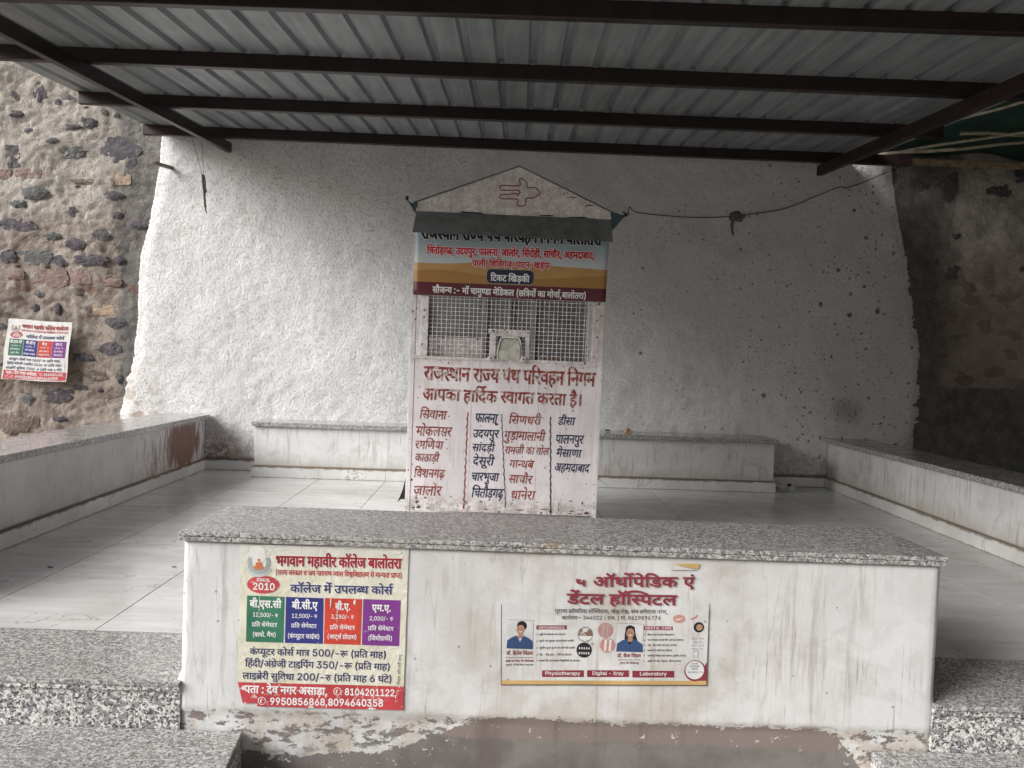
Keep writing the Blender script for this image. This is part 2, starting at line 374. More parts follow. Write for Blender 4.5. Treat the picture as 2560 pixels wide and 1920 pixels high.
def mat_enamel(name, col, rust=1.0):
    m = M(name); x, y, z = m.xyz()
    base = m.mix(m.step(m.noise(4, 6, .6), .3, .7), tuple(c*.86 for c in col), tuple(min(1, c*1.06) for c in col))
    base = m.mix(m.step(m.noise(30, 5, .75), .56, .70, 0, .35), base, (.33,.30,.28))
    top = m.step(m.math('ADD', z, m.math('MULTIPLY', m.noise(8, 5), -.08)), .95, .99)
    low = m.step(m.math('SUBTRACT', z, m.math('MULTIPLY', m.noise(7, 5), .16)), .16, .06)
    near = m.math('MAXIMUM', m.math('MULTIPLY', top, .6), low)
    base = m.mix(m.math('MULTIPLY', near, m.step(m.noise(26, 5, .8), .40, .58, 0, .75)), base, (.30,.26,.22))
    th = m.math('MULTIPLY_ADD', near, .14, .10*rust)
    ch = m.math('LESS_THAN', m.voro(24, m.n('ShaderNodeVectorMath', {0: m.pos, 1: m.n('ShaderNodeVectorMath', {0: m.n('ShaderNodeTexNoise', {'Vector': m.pos, 'Scale': 70}).outputs[1], 1: (.02,.02,.02)}, operation='MULTIPLY').outputs[0]}, operation='ADD').outputs[0]), th)
    ch = m.math('MULTIPLY', ch, m.step(m.noise(6, 3), .36, .50))
    gr = m.step(m.n('ShaderNodeTexNoise', {'Vector': m.scale(m.pos, (30,30,3)), 'Scale': 1, 'Detail': 5, 'Roughness': .7}).outputs[0], .52, .68, 0, .4); base = m.mix(gr, base, (.36,.30,.26))
    base = m.mix(m.math('MULTIPLY', ch, .9), base, (.06,.03,.022))
    return m.fin(base, .45, m.bump(m.noise(5, 4), .006, .5))
ENAMEL = mat_enamel('chipped_pinkish_enamel', (.76,.715,.73))
ENAMEL_W = mat_enamel('old_white_enamel', (.84,.82,.82), .3)
def mat_ink(name, col, wear=.0, under=(.6,.56,.57), rough=.5):
    m = M(name); n = m.noise(38, 5, .75)
    c = m.mix(m.step(m.noise(9, 3), .3, .7), tuple(v*.85 for v in col), tuple(min(1, v*1.15) for v in col))
    if wear: c = m.mix(m.step(n, .66-.22*wear, .74-.22*wear, 0, .8), c, under)
    return m.fin(c, rough)
RED_P = mat_ink('brushed_red_paint', (.26,.040,.028), .5); NAVY_P = mat_ink('brushed_navy_paint', (.020,.028,.075), .15)
RED_H = mat_ink('brushed_brick_red_paint', (.24,.036,.024), .7)
BEAM = plain('maroon_oxide_steel', (.019,.0095,.011), .38, .25, 9, .0006)
BEAM_R = plain('red_oxide_steel', (.026,.013,.012), .6, .35, 14, .0006)
def mat_sheet():
    m = M('grey_green_roof_sheet')
    s = m.n('ShaderNodeTexNoise', {'Vector': m.scale(m.pos, (22,1.3,8)), 'Scale': 1, 'Detail': 5, 'Roughness': .6}).outputs[0]
    c = m.mix(m.step(s, .3, .72), (.21,.235,.242), (.33,.355,.362))
    ws = m.n('ShaderNodeTexNoise', {'Vector': m.scale(m.pos, (3,1.0,3)), 'Scale': 1, 'Detail': 4}).outputs[0]
    c = m.mix(m.step(ws, .52, .7, 0, .35), c, (.15,.16,.165))
    r = m.step(m.noise(4, 4), .3, .7, .32, .5)
    return m.fin(c, r, m.bump(m.noise(9, 3), .002, .3), .1)
SHEET = mat_sheet()
SLATE = plain('slate_painted_steel', (.14,.153,.158), .55, .22, 16, .0008)
BLUESTEEL = plain('blue_grey_steel', (.035,.065,.085), .5, .3, 14)
BLACK = plain('black_rubber_and_shade', (.012,.010,.010), .6, .3)
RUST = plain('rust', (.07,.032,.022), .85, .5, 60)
WHITE_I = plain('white_ink', (.80,.80,.80), .5, .04); OFFW = plain('offwhite_paper', (.70,.70,.67), .7, .06, 20)
INNER = plain('dull_grey_inner_panel', (.17,.17,.175), .55, .2, 7)

PRINT = {
 'banner': [
  ('राजस्थान राज्य पथ परिवहन निगम बालोतरा', -0.492, 1.8069, 1.0694, 0.0677, 0.003, 0),
  ('चितोड़गढ, उदयपुर, फालना, जालोर, सिरोही, सांचौर, अहमदाबाद,', -0.454, 1.69, 0.9971, 0.038, 0.0059, 0),
  ('पाली, शिविगंज, पाटन, खड़ंफ', -0.1831, 1.6215, 0.4599, 0.034, 0.0064, 0),
  ('टिकट खिड़की', -0.0708, 1.5404, 0.2298, 0.034, -0.0014, 0),
  ('सौजन्य :- मॉ चामुण्डा मेडिकल (छत्रियों का मोर्चा,बालोतरा)', -0.4118, 1.4573, 0.915, 0.034, -0.0034, 0),
 ],
 'board_head': [
  ('राजस्थान राज्य पथ परिवहन निगम', -0.4491, 0.9815, 1.0252, 0.0774, -0.0004, 0),
  ('आपका हार्दिक स्वागत करता है।', -0.4515, 0.8507, 0.9566, 0.0658, -0.0029, 0),
 ],
 'board_red': [
  ('सिवाना', -0.4677, 0.7212, 0.1591, 0.0499, -0.0063, 0),
  ('मोकलसर', -0.4851, 0.6219, 0.2097, 0.0528, 0.0038, 0),
  ('रमणिया', -0.4891, 0.5363, 0.1662, 0.0459, 0.0031, 0),
  ('काठाड़ी', -0.4864, 0.4578, 0.142, 0.0432, 0.002, 0),
  ('विशनगढ़', -0.4902, 0.3657, 0.1837, 0.0474, 0.0057, 0),
  ('जालोर', -0.4902, 0.2645, 0.1665, 0.0531, 0.0063, 0),
  ('सिणधरी', 0.0661, 0.7063, 0.191, 0.0473, 0.0007, 0),
  ('गुड़ामालानी', 0.0419, 0.6136, 0.2434, 0.0501, -0.009, 0),
  ('रामजी का गोल', 0.0489, 0.5212, 0.2643, 0.0418, -0.0031, 0),
  ('गान्धब', 0.0784, 0.4399, 0.1475, 0.0461, 0.0031, 0),
  ('साचौर', 0.0797, 0.3513, 0.1393, 0.0475, -0.0143, 0),
  ('धानेरा', 0.0937, 0.2573, 0.1463, 0.0518, 0.0021, 0),
 ],
 'board_navy': [
  ('फालना', -0.1352, 0.7127, 0.1318, 0.0521, -0.005, 0),
  ('उदयपुर', -0.1455, 0.615, 0.1526, 0.0452, 0.0141, 0),
  ('सांदड़ी', -0.1459, 0.5301, 0.1319, 0.0432, 0.0049, 0),
  ('देसूरी', -0.1395, 0.4516, 0.125, 0.0474, -0.0027, 0),
  ('चारभुजा', -0.1451, 0.3572, 0.1619, 0.0475, 0.0015, 0),
  ('चितौड़गढ़', -0.1396, 0.263, 0.1878, 0.0524, -0.0016, 0),
  ('डीसा', 0.3613, 0.7089, 0.1009, 0.0452, -0.0043, 0),
  ('पालनपुर', 0.3503, 0.6019, 0.1671, 0.0488, 0.0076, 0),
  ('मेसाणा', 0.3586, 0.5164, 0.1498, 0.0454, 0.0038, 0),
  ('अहमदाबाद', 0.3516, 0.431, 0.2093, 0.0475, -0.0039, 0),
 ],
 'col_title': [
  ('भगवान महावीर कॉलेज बालोतरा', -0.6754, 0.4049, 0.3916, 0.0294, 0.01, 0),
 ],
 'col_sub': [
  ('(राज्य सरकार व जय नारायण व्यास विश्वविद्यालय से मान्यता प्राप्त)', -0.6759, 0.3611, 0.3964, 0.0147, 0.0073, 0),
 ],
 'col_since': [
  ('SINCE', -0.7329, 0.3335, 0.0405, 0.0091, -0.0269, 1),
  ('2010', -0.7449, 0.3184, 0.0702, 0.0211, 0.0036, 1),
 ],
 'col_navyhead': [
  ('कॉलेज में उपलब्ध कोर्स', -0.6272, 0.316, 0.3186, 0.0232, 0.0126, 0),
 ],
 'col_w': [
  ('बी.एस.सी', -0.7517, 0.2627, 0.0976, 0.0211, 0.0044, 0),
  ('12,500/- रु', -0.7424, 0.225, 0.079, 0.0127, -0.0116, 1),
  ('प्रति सेमेस्टर', -0.7439, 0.1926, 0.079, 0.012, 0.006, 0),
  ('(बायो. मैथ)', -0.7413, 0.1609, 0.0745, 0.0127, 0.0136, 0),
  ('बी.सी.ए', -0.6201, 0.2621, 0.0787, 0.0211, 0.0109, 0),
  ('12,500/- रु', -0.6211, 0.2248, 0.0798, 0.0127, 0.0153, 1),
  ('प्रति सेमेस्टर', -0.6209, 0.1931, 0.0791, 0.012, 0.006, 0),
  ('(कंप्यूटर साइंस)', -0.6321, 0.1603, 0.1017, 0.0127, 0.0083, 0),
  ('बी.ए.', -0.4848, 0.262, 0.0476, 0.0197, -0.0038, 0),
  ('3,250/- रु', -0.4976, 0.2264, 0.0709, 0.0127, 0.0081, 1),
  ('प्रति सेमेस्टर', -0.5003, 0.1914, 0.0782, 0.012, 0.0147, 0),
  ('(आर्ट्स प्रोग्राम)', -0.5081, 0.1622, 0.0939, 0.0127, 0.0024, 0),
  ('एम.ए.', -0.37, 0.2613, 0.0599, 0.019, -0.0022, 0),
  ('2,000/- रु', -0.3779, 0.225, 0.0742, 0.0127, 0.0044, 1),
  ('प्रति सेमेस्टर', -0.3811, 0.1925, 0.0801, 0.012, 0.0062, 0),
  ('(जियोग्राफी)', -0.3801, 0.1614, 0.0773, 0.0127, 0.0096, 0),
 ],
 'col_navy': [
  ('कंप्यूटर कोर्स मात्र 500/-रू (प्रति माह)', -0.7476, 0.11, 0.4284, 0.0191, 0.0058, 0),
  ('हिंदी/अंग्रेजी टाइपिंग 350/-रू (प्रति माह)', -0.7615, 0.0721, 0.4558, 0.0191, 0.0055, 0),
  ('लाइब्रेरी सुविधा 200/-रु (प्रति माह 6 घंटे)', -0.7691, 0.0323, 0.4699, 0.0191, 0.006, 0),
 ],
 'col_foot': [
  ('पता : देव नगर असाड़ा,', -0.7618, -0.0082, 0.2609, 0.0227, 0.0015, 0),
  ('8104201122,', -0.4479, -0.0072, 0.1648, 0.0213, 0.0055, 1),
  ('9950856868,8094640358', -0.6819, -0.0443, 0.3573, 0.022, 0.0133, 1),
 ],
 'col_side': [
  ('नियम और शर्तें लागू', -0.2814, 0.01, 0.0958, 0.0075, 1.57, 0),
 ],
 'hos_big': [
  ('ऑर्थोपेडिक', 0.3207, 0.3715, 0.2659, 0.0297, 0.0311, 0),
  ('एं', 0.6057, 0.3804, 0.0351, 0.0291, 0.0239, 0),
  ('डेंटल हॉस्पिटल', 0.2407, 0.3155, 0.3461, 0.0304, 0.0194, 0),
 ],
 'hos_cut': [
  ('थ', 0.263, 0.3723, 0.036, 0.0297, 0.0146, 0),
 ],
 'hos_addr': [
  ('पुराना झॉमरिया हॉस्पिटल, खेड़ रोड़, संत हरिदास नगर,', 0.2039, 0.2659, 0.3575, 0.0104, 0.0224, 0),
  ('बालोतरा – 344022 ( राज. ) मो. 8619896774', 0.2271, 0.2445, 0.3135, 0.0104, 0.0296, 0),
 ],
 'hos_w': [
  ('ORTHOPEDICS', 0.1547, 0.2095, 0.0823, 0.0076, 0.0327, 1),
  ('DENTAL CARE', 0.4924, 0.2192, 0.0841, 0.0076, 0.0285, 1),
  ('Physiotherapy', 0.181, 0.0665, 0.1118, 0.0111, 0.0286, 1),
  ('Digital - Xray', 0.3299, 0.0713, 0.1006, 0.0111, 0.0283, 1),
  ('Laboratory', 0.4805, 0.0746, 0.0863, 0.0112, 0.0277, 1),
 ],
 'hos_small': [
  ('हड्डी के फ्रेक्चर का ईलाज', 0.158, 0.1867, 0.0824, 0.0052, 0.0325, 0),
  ('घुटने एवं कूल्हा प्रत्यारोपण सर्जरी', 0.1588, 0.1659, 0.1092, 0.0052, 0.0324, 0),
  ('दूरबीन द्वारा घुटने एवं कंधे की सर्जरी', 0.1597, 0.1437, 0.1126, 0.0052, 0.0322, 0),
  ('टेढ़े - मेढ़े हाथ - पैरों का ईलाज', 0.1606, 0.1219, 0.1017, 0.0052, 0.0321, 0),
  ('बच्चों की जन्मजात विकृतियों का ईलाज', 0.1613, 0.1028, 0.1289, 0.0052, 0.032, 0),
  ('बिना दर्द के दांत निकालना', 0.5003, 0.1965, 0.0841, 0.0052, 0.0325, 0),
  ('रूट केनाल दांतो की नसों का ईलाज', 0.501, 0.1798, 0.1138, 0.0052, 0.0324, 0),
  ('टेढ़े-मेढ़े दांतो को तार लगाना', 0.5018, 0.1631, 0.0921, 0.0052, 0.0323, 0),
  ('बच्चों के दांतो का ईलाज', 0.5025, 0.1464, 0.0783, 0.0052, 0.0322, 0),
  ('परमानेंट फिक्स दांत लगाना (IMPLANT)', 0.5033, 0.1294, 0.1222, 0.0052, 0.0321, 0),
  ('दांतो पर केप चढ़ाना, ब्रीज लगाना', 0.504, 0.1124, 0.106, 0.0052, 0.032, 0),
  ('Orthopedic & Spine Surgeon', 0.0557, 0.1091, 0.0858, 0.0035, 0.032, 1),
  ('पूर्व चिकित्सक', 0.0549, 0.0855, 0.0892, 0.0042, 0.0319, 0),
  ('BDS & Cosmetic Dentist', 0.4098, 0.1128, 0.0713, 0.0035, 0.032, 1),
  ('24 घण्टे', 0.6449, 0.1078, 0.019, 0.0049, 0.0319, 0),
  ('आपातकालीन', 0.6384, 0.0992, 0.0328, 0.0042, 0.0318, 0),
  ('सुविधाएँ', 0.6457, 0.0911, 0.019, 0.0042, 0.0318, 0),
  ('8619896774', 0.6333, 0.0809, 0.0484, 0.0052, 0.0317, 1),
 ],
 'hos_name': [
  ('डॉ. हितेष सिंहल', 0.0561, 0.1258, 0.0837, 0.0097, 0.0321, 0),
  ('डॉ. शैला सिंहल', 0.4074, 0.1288, 0.0741, 0.0094, 0.0321, 0),
  ('(हड्डी एवं जोड़ रोग विशेषज्ञ)', 0.0544, 0.0987, 0.0899, 0.0052, 0.032, 0),
  ('(दन्त रोग विशेषज्ञ)', 0.4161, 0.1033, 0.0607, 0.0052, 0.0319, 0),
 ],
 'hos_grey': [
  ('BETTER', 0.6401, 0.1895, 0.039, 0.007, 0.0324, 1),
  ('TEETH', 0.6416, 0.1781, 0.0356, 0.007, 0.0324, 1),
  ('BETTER', 0.6411, 0.1676, 0.039, 0.007, 0.0323, 1),
  ('HEALTH', 0.6416, 0.1565, 0.0366, 0.007, 0.0322, 1),
 ],
}
GLYPHS = [
[[395,42,-54,-54,-39,33,-37,33,-35,33,-33,33,-31,31,-28,30,-25,28,-21,25,-17,22,-18,28,-11,21,-4,18,-2,17,4,18,11,18,20,13,29,4,23,-3,21,-8,17,-14,16,-19,24,14,19,17,14,19,14,32,4,37,-1,23,-4,23,-5,20,-7,17,-239,0,0,71,424,0,0,-71,-104,0,9,-26,5,-31,2,-36,-2,-35,-8,-31,-12,-27,-16,-24,-20,-22,-24,-19,-27,-16,-29,-16,-31,-14,32,-35,34,-36,39,-37,40,-36,41,-35]],
[[170,551,0,-551,-81,0,0,551,-89,0,0,71,273,0,0,-71]],
[[653,551,0,-551,-81,0,0,370,-137,0,-35,1,-22,2,22,-21,20,-23,16,-26,12,-27,8,-29,2,-29,-2,-29,-7,-26,-11,-22,-16,-19,-18,-15,-20,-12,-36,-11,-38,-4,-35,3,-33,11,-33,16,-32,25,-30,34,-30,43,-29,52,-29,63,-28,74,71,25,31,-82,32,-68,33,-54,34,-38,36,-23,38,-8,29,4,23,13,16,23,5,34,-3,29,-11,27,-17,27,-21,25,-26,22,-28,20,29,64,270,0,0,110,-572,0,0,71,757,0,0,-71]],
[[380,42,-54,-54,-37,33,-35,33,-34,33,-31,33,-29,31,-27,30,-24,28,-20,25,-16,22,-18,28,-9,21,-5,18,-1,17,4,18,11,18,20,13,29,4,23,-3,21,-8,17,-14,16,-18,18,22,11,26,5,30,2,30,-1,28,-4,26,-5,22,-6,17,-201,0,0,71,494,0,28,8,30,2,27,-2,26,-6,25,-10,24,-13,20,-18,18,-22,13,-26,8,-31,3,-35,-4,-46,-14,-40,-22,-34,-30,-29,-38,-25,-46,-21,16,-22,17,-18,19,-14,22,-9,26,-6,32,-2,33,2,30,7,26,11,24,15,23,17,22,20,0,276,-82,0,0,71,266,0,0,-71,-103,0,0,-551,-81,0,0,180,-21,-12,-23,-11,-25,-11,-28,-8,-32,-4,-35,-2,-44,4,-41,10,-37,18,-33,25,-27,32,-22,38,-33,-4,-35,-3,-36,-1,-28,1,-30,2,-30,4,-30,6,-26,6,-24,7,-21,-13,-24,-11,29,-35,32,-36,36,-36,37,-36,39,-35],[369,322,39,1,36,2,36,5,39,7,38,15,30,18,21,20,15,23,9,25,3,29,-3,31,-7,25,-13,19,-27,20,-34,6,-23,-3,-18,-9,-12,-15,-4,-20,9,-29,27,-20,45,-11,-8,-70,-40,8,-35,14,-28,17,-21,24,-13,29,-4,36,1,17,3,15,-149,0,7,-19,5,-21,4,-25,1,-28,-2,-39,-8,-34,-11,-29,-15,-23,35,-6,36,-4]],
[[0,622,569,0,0,-71,-103,0,0,-551,-81,0,0,298,-181,0,0,-54,-4,-24,-10,-18,-16,-10,-21,-4,-25,5,-26,16,-17,15,-15,17,-14,19,-14,30,-5,28,3,21,10,16,19,11,29,3,287,0,0,182,-385,0]],
[[0,622,587,0,0,-71,-587,0],[572,370,-137,0,-35,1,-22,2,22,-21,20,-23,16,-26,12,-27,8,-29,2,-29,-2,-29,-7,-26,-11,-22,-16,-19,-18,-15,-20,-12,-36,-11,-38,-4,-35,3,-33,11,-33,16,-32,25,-30,34,-30,43,-29,52,-29,63,-28,74,71,25,31,-82,32,-68,33,-54,34,-38,36,-23,38,-8,29,4,23,13,16,23,5,34,-3,29,-11,27,-17,27,-21,25,-26,22,-28,20,29,64,270,0]],
[[595,622,0,-71,-104,0,0,-551,-81,0,0,179,-20,-12,-22,-10,-25,-11,-27,-8,-30,-4,-33,-2,-56,7,-49,20,-40,33,-33,45,-23,54,-14,62,38,10,30,12,24,15,17,17,10,23,3,27,-3,27,-9,25,-12,23,-13,19,-123,0,0,71],[129,301,15,-30,16,-24,20,-19,22,-14,26,-8,31,-3,32,2,29,7,26,12,24,15,21,17,19,18,0,277,-199,0,16,-35,10,-35,3,-36,-12,-64,-37,-48]],
[[479,551,0,-551,-81,0,0,191,-20,-12,-21,-11,-22,-9,-24,-7,-27,-5,-30,-1,-38,3,-34,11,-30,15,-24,19,-15,19,-13,21,-9,24,-7,27,-4,33,-1,40,0,193,-79,0,0,71,583,0,0,-71],[398,551,-238,0,0,-182,1,-37,2,-28,4,-22,5,-16,8,-14,10,-12,18,-13,25,-7,30,-3,26,2,25,6,24,11,22,13,20,15,18,16]],
[[553,551,0,-551,-81,0,0,180,-21,-12,-23,-11,-25,-11,-28,-8,-32,-4,-35,-2,-54,5,-48,17,-42,26,-36,38,-27,47,-18,57,57,15,45,19,31,22,22,25,13,30,4,34,-3,31,-7,25,-13,19,-27,20,-34,6,-23,-3,-18,-9,-12,-15,-4,-20,9,-29,27,-20,45,-11,-8,-70,-40,8,-35,14,-28,17,-21,24,-13,29,-4,36,4,34,12,28,20,23,27,15,29,10,34,3,27,-2,26,-6,25,-10,24,-13,20,-18,18,-22,13,-26,8,-31,3,-35,-4,-46,-14,-40,-22,-34,-30,-29,-38,-25,-46,-21,16,-22,17,-18,19,-14,22,-9,26,-6,32,-2,33,2,30,7,26,11,24,15,23,17,22,20,0,276,-82,0,0,71,266,0,0,-71]],
[[89,551,-89,0,0,71,82,0,-12,27,-10,27,-5,29,-2,30,6,45,16,39,28,33,37,24,45,15,53,5,73,-8,64,-24,57,-39,50,-55,46,-70,43,-85,-80,0,-36,65,-37,53,-38,41,-40,28,-44,17,-47,6,-34,-3,-28,-9,-23,-15,-17,-21,-10,-25,-3,-29,2,-29,7,-26,10,-24,11,-22,109,0,0,-71,-103,0,0,-551,-81,0]],
[[571,551,-104,0,0,-551,-80,0,0,165,-19,-12,-21,-10,-23,-11,-27,-8,-30,-4,-34,-2,-35,2,-32,7,-29,12,-26,16,-22,19,-19,24,-13,26,-8,30,-3,32,6,53,20,44,32,35,42,26,50,15,59,5,15,0,18,-2,19,-1,19,-2,16,-2,12,-3,-5,-73,-20,4,-23,3,-24,2,-23,1,-38,-3,-33,-9,-26,-15,-19,-21,-12,-25,-4,-31,4,-31,10,-25,17,-19,23,-13,25,-8,29,-3,33,3,30,7,26,12,24,16,21,16,18,18,0,291,-387,0,0,71,571,0]],
[[321,69,33,13,26,16,17,22,6,28,-7,34,-22,26,-23,11,-32,8,-39,2,-42,-3,-36,-10,-28,-16,-20,-21,-12,-25,-4,-30,3,-30,9,-30,10,-20,16,-22,20,-22,28,-26,35,-30,43,-33,-54,-53,-56,46,-47,45,-37,42,-28,43,-16,46,-6,50,4,36,12,32,11,18,14,17,16,15,-18,20,-15,24,-10,28,-3,32,3,26,7,22,12,18,15,15,25,15,27,10,33,5,38,2,132,0,0,86,-361,0,0,71,546,0,0,-71,-104,0,0,-157,-212,0,-26,-1,-18,-2,-12,-4,-10,-6,-11,-15,-4,-19,3,-19,7,-16,11,-15,13,-13,32,9,34,5,35,2,43,-2,38,-7,31,-12,27,-15,21,-19,16,-21,12,-22,7,-24,2,-25,-4,-36,-11,-32,-19,-28,-26,-23,-33,-18,-40,-14]],
[[89,551,-89,0,0,71,80,0,-11,23,-9,24,-5,26,-2,29,6,49,20,41,32,35,43,26,52,16,60,5,90,-8,84,-26,76,-42,69,-57,63,-68,56,-80,-84,0,-105,116,-113,70,-119,23,-43,-3,-37,-10,-29,-17,-22,-22,-14,-26,-4,-32,2,-28,8,-24,10,-22,11,-18,108,0,0,-71,-103,0,0,-551,-81,0]],
[[208,551,0,-317,-3,-23,-9,-18,-16,-11,-20,-4,-26,5,-28,16,-17,15,-15,17,-14,19,-14,30,-5,28,3,21,10,16,19,11,29,3,25,0,0,192,-127,0,0,71,578,0,0,-71,-104,0,0,-551,-81,0,0,551]],
[[509,551,0,-551,-81,0,0,250,-221,0,0,-37,-4,-28,-11,-19,-15,-11,-18,-4,-19,3,-21,10,-20,14,-19,18,-16,20,-14,21,-8,21,-3,20,3,17,10,13,19,10,29,3,26,0,0,230,-126,0,0,71,612,0,0,-71],[428,551,-221,0,0,-230,221,0]],
[[585,551,-103,0,0,-551,-81,0,0,165,-19,-12,-22,-10,-24,-11,-28,-8,-32,-4,-35,-2,-36,2,-34,7,-31,12,-27,16,-23,19,-19,24,-14,26,-8,30,-3,32,7,53,20,44,33,35,45,26,53,15,61,5,15,0,19,-2,20,-1,19,-2,18,-2,13,-3,-6,-69,-21,4,-24,3,-25,2,-25,1,-20,-1,-18,-2,135,-168,19,15,17,17,0,295,-401,0,0,71,585,0],[127,287,4,-32,11,-26,18,-19,24,-15,28,-8,30,-3,18,1,16,2,17,3,15,5,-140,175,-23,-22,-13,-27]],
[[0,551,0,71,693,0,0,-71,-104,0,0,-551,-81,0,0,355,-14,1,-24,-3,-25,-9,-16,-10,-16,-15,-16,-19,-15,-24,-13,-31,-13,-37,-77,24,9,29,11,27,12,25,-24,16,-24,13,-25,8,-29,3,-35,-6,-26,-17,-17,-26,-5,-33,2,-25,8,-24,12,-24,16,-23,21,-24,25,-25,29,-26,33,-29,37,-31,-54,-52,-38,33,-35,32,-33,31,-30,30,-25,31,-21,31,-16,31,-9,33,-3,35,3,33,8,29,14,25,17,20,21,16,23,12,37,12,36,4,29,-2,26,-4,25,-8,24,-12,24,-13,22,-17,42,31,48,19,55,6,9,0,0,125]],
[[170,551,0,-551,-81,0,0,551,-89,0,0,71,273,0,0,-71],[90,615,-14,49,-14,41,-14,35,-14,27,-15,21,-16,16,-27,14,-32,5,-21,-1,-18,-4,-16,-4,-15,-5,-24,73,27,8,31,4,33,2,34,-3,32,-8,27,-15,26,-20,24,-30,22,-36,20,-47,20,-56,19,-66]],
[[481,551,0,-551,-81,0,0,328,-109,0,-37,-1,-31,-2,-23,-3,-28,-9,-22,-14,-18,-25,-6,-37,4,-32,12,-32,21,-31,28,-31,36,-34,44,-37,-54,-52,-30,27,-28,26,-27,27,-25,27,-21,28,-18,28,-13,29,-7,31,-3,31,3,33,10,30,16,25,19,21,21,15,23,12,26,10,30,6,37,4,42,1,128,0,0,152,-400,0,0,71,584,0,0,-71]],
[[89,551,-89,0,0,71,80,0,-11,23,-9,23,-5,27,-2,29,7,49,21,42,36,35,48,25,57,16,68,5,74,-4,70,-12,65,-19,61,-27,58,-32,54,-40,49,-44,46,-49,42,-54,-87,0,-62,63,-65,52,-67,41,-71,29,-72,18,-74,6,-52,-3,-44,-10,-35,-17,-26,-22,-15,-28,-5,-33,2,-27,8,-23,10,-21,11,-18,108,0,0,-71,-103,0,0,-551,-81,0]],
[[649,551,-104,0,0,-551,-80,0,0,165,-18,-11,-21,-11,-23,-10,-26,-8,-28,-5,-32,-2,-48,5,-42,14,-37,24,-27,32,-17,38,-5,44,3,28,10,27,14,23,17,18,-147,-2,0,72,293,0,18,0,18,-1,22,0,-7,-70,-32,0,-36,-3,-31,-8,-27,-13,-19,-19,-12,-24,-4,-29,3,-26,10,-22,16,-16,31,-17,36,-5,32,2,28,8,25,12,23,15,21,17,19,18,0,291,-465,0,0,71,649,0]],
[[358,222,-29,-2,-29,-5,-28,-8,-24,-10,-30,20,-26,22,-23,24,-18,27,-10,29,-4,33,3,26,7,22,12,18,15,15,25,15,29,10,36,5,44,2,93,0,0,86,-401,0,0,71,592,0,0,-71,-110,0,0,-157,-184,0,-26,-1,-18,-2,-12,-4,-10,-6,-11,-15,-4,-19,3,-22,11,-19,15,-15,15,-14,32,9,33,6,36,2,47,-4,41,-13,35,-21,27,-28,17,-34,5,-40,-5,-42,-17,-37,-27,-31,-38,-25,-50,-14,-60,-5,-63,5,-59,15,-53,24,-50,32,-46,38,-41,44,61,49,38,-41,39,-34,39,-26,42,-18,45,-10,48,-4,64,9,39,26,13,43,-6,31,-19,21,-29,14],[257,-134,4,22,13,19,17,13,21,4,21,-4,18,-13,12,-19,4,-22,-4,-23,-12,-19,-18,-12,-21,-4,-21,4,-17,12,-13,19]],
[[307,0,-50,3,-45,9,-42,16,-36,20,-30,27,-25,31,-18,37,-11,42,-4,46,4,44,12,39,20,34,27,30,31,24,37,18,40,14,43,9,45,3,0,105,-305,0,0,71,577,0,0,-71,-192,0,0,-176,-39,0,-39,-1,-33,-3,-26,-5,-33,-10,-27,-15,-18,-14,-16,-16,-12,-19,-12,-33,-4,-38,4,-36,10,-32,18,-27,24,-22,30,-17,36,-12,-8,27,-5,27,-2,28,4,33,13,31,12,19,17,16,19,14,24,10,27,6,31,2,31,-2,27,-6,22,-10,20,-14,15,-16,13,-19,11,-31,4,-33,-6,-44,-20,-38,-31,-31,-44,-25,-52,-14],[306,140,4,-36,13,-34,34,3,30,8,26,13,19,17,12,21,4,25,-4,27,-14,20,-20,13,-25,4,-32,-5,-25,-16,-16,-26]],
[[53,-175,43,277,100,0,-76,-277]],
[[0,622,563,0,0,-71,-110,0,18,-27,10,-29,4,-31,-9,-55,-26,-45,-44,-36,23,-22,22,-25,19,-27,16,-31,10,-33,3,-38,-2,-32,-8,-28,-13,-24,-16,-21,-21,-17,-24,-13,-27,-9,-29,-6,-31,-2,-37,3,-37,11,-34,16,-34,25,-33,33,-33,42,-31,51,-30,61,-30,71,71,25,19,-50,21,-46,22,-42,22,-36,25,-31,25,-25,28,-19,28,-11,30,-4,37,5,31,13,14,16,9,23,3,29,-2,27,-8,25,-12,24,-17,22,-21,22,-25,21,-31,-5,-34,-2,-5,70,45,4,37,8,27,14,20,19,12,24,4,30,-4,28,-11,25,-17,20,-21,15,-351,0]],
[[413,-58,-14,23,-13,23,-13,23,-12,22,-10,21,-9,19,-26,-3,-14,-2,-15,0,-28,1,-28,4,-29,5,-27,9,-26,11,-25,14,-22,18,-19,21,-15,25,-12,28,-8,32,-2,36,2,28,5,25,9,23,11,19,13,18,16,16,24,18,27,14,30,10,33,7,36,5,38,1,5,0,0,95,-295,0,0,71,534,0,0,-71,-158,0,0,-166,-49,0,-36,-1,-31,-2,-26,-4,-33,-9,-28,-14,-20,-17,-15,-21,-9,-25,-3,-30,4,-33,14,-29,22,-26,31,-19,40,-11,50,-4,12,0,13,1,-4,19,-2,16,5,30,16,20,22,10,24,4,38,-6,27,-18,17,-26,6,-28,-4,-28,-11,-22,-16,-15,-20,-11,13,-24,15,-26,12,-18,14,-20,16,-22]],
[[-248,-12,36,13,38,7,38,3,46,-4,39,-13,31,-22,24,-28,13,-34,5,-39,-5,-38,-16,-34,-25,-28,-36,-22,-44,-13,-53,-4,-62,5,-56,15,-49,26,-46,34,-44,41,-41,47,61,43,26,-30,24,-26,24,-23,24,-19,25,-15,25,-12,28,-8,29,-4,32,-2,59,8,35,25,12,41,-6,29,-19,20,-26,12,-29,4,-26,-1,-23,-4,-21,-7,-21,-10]],
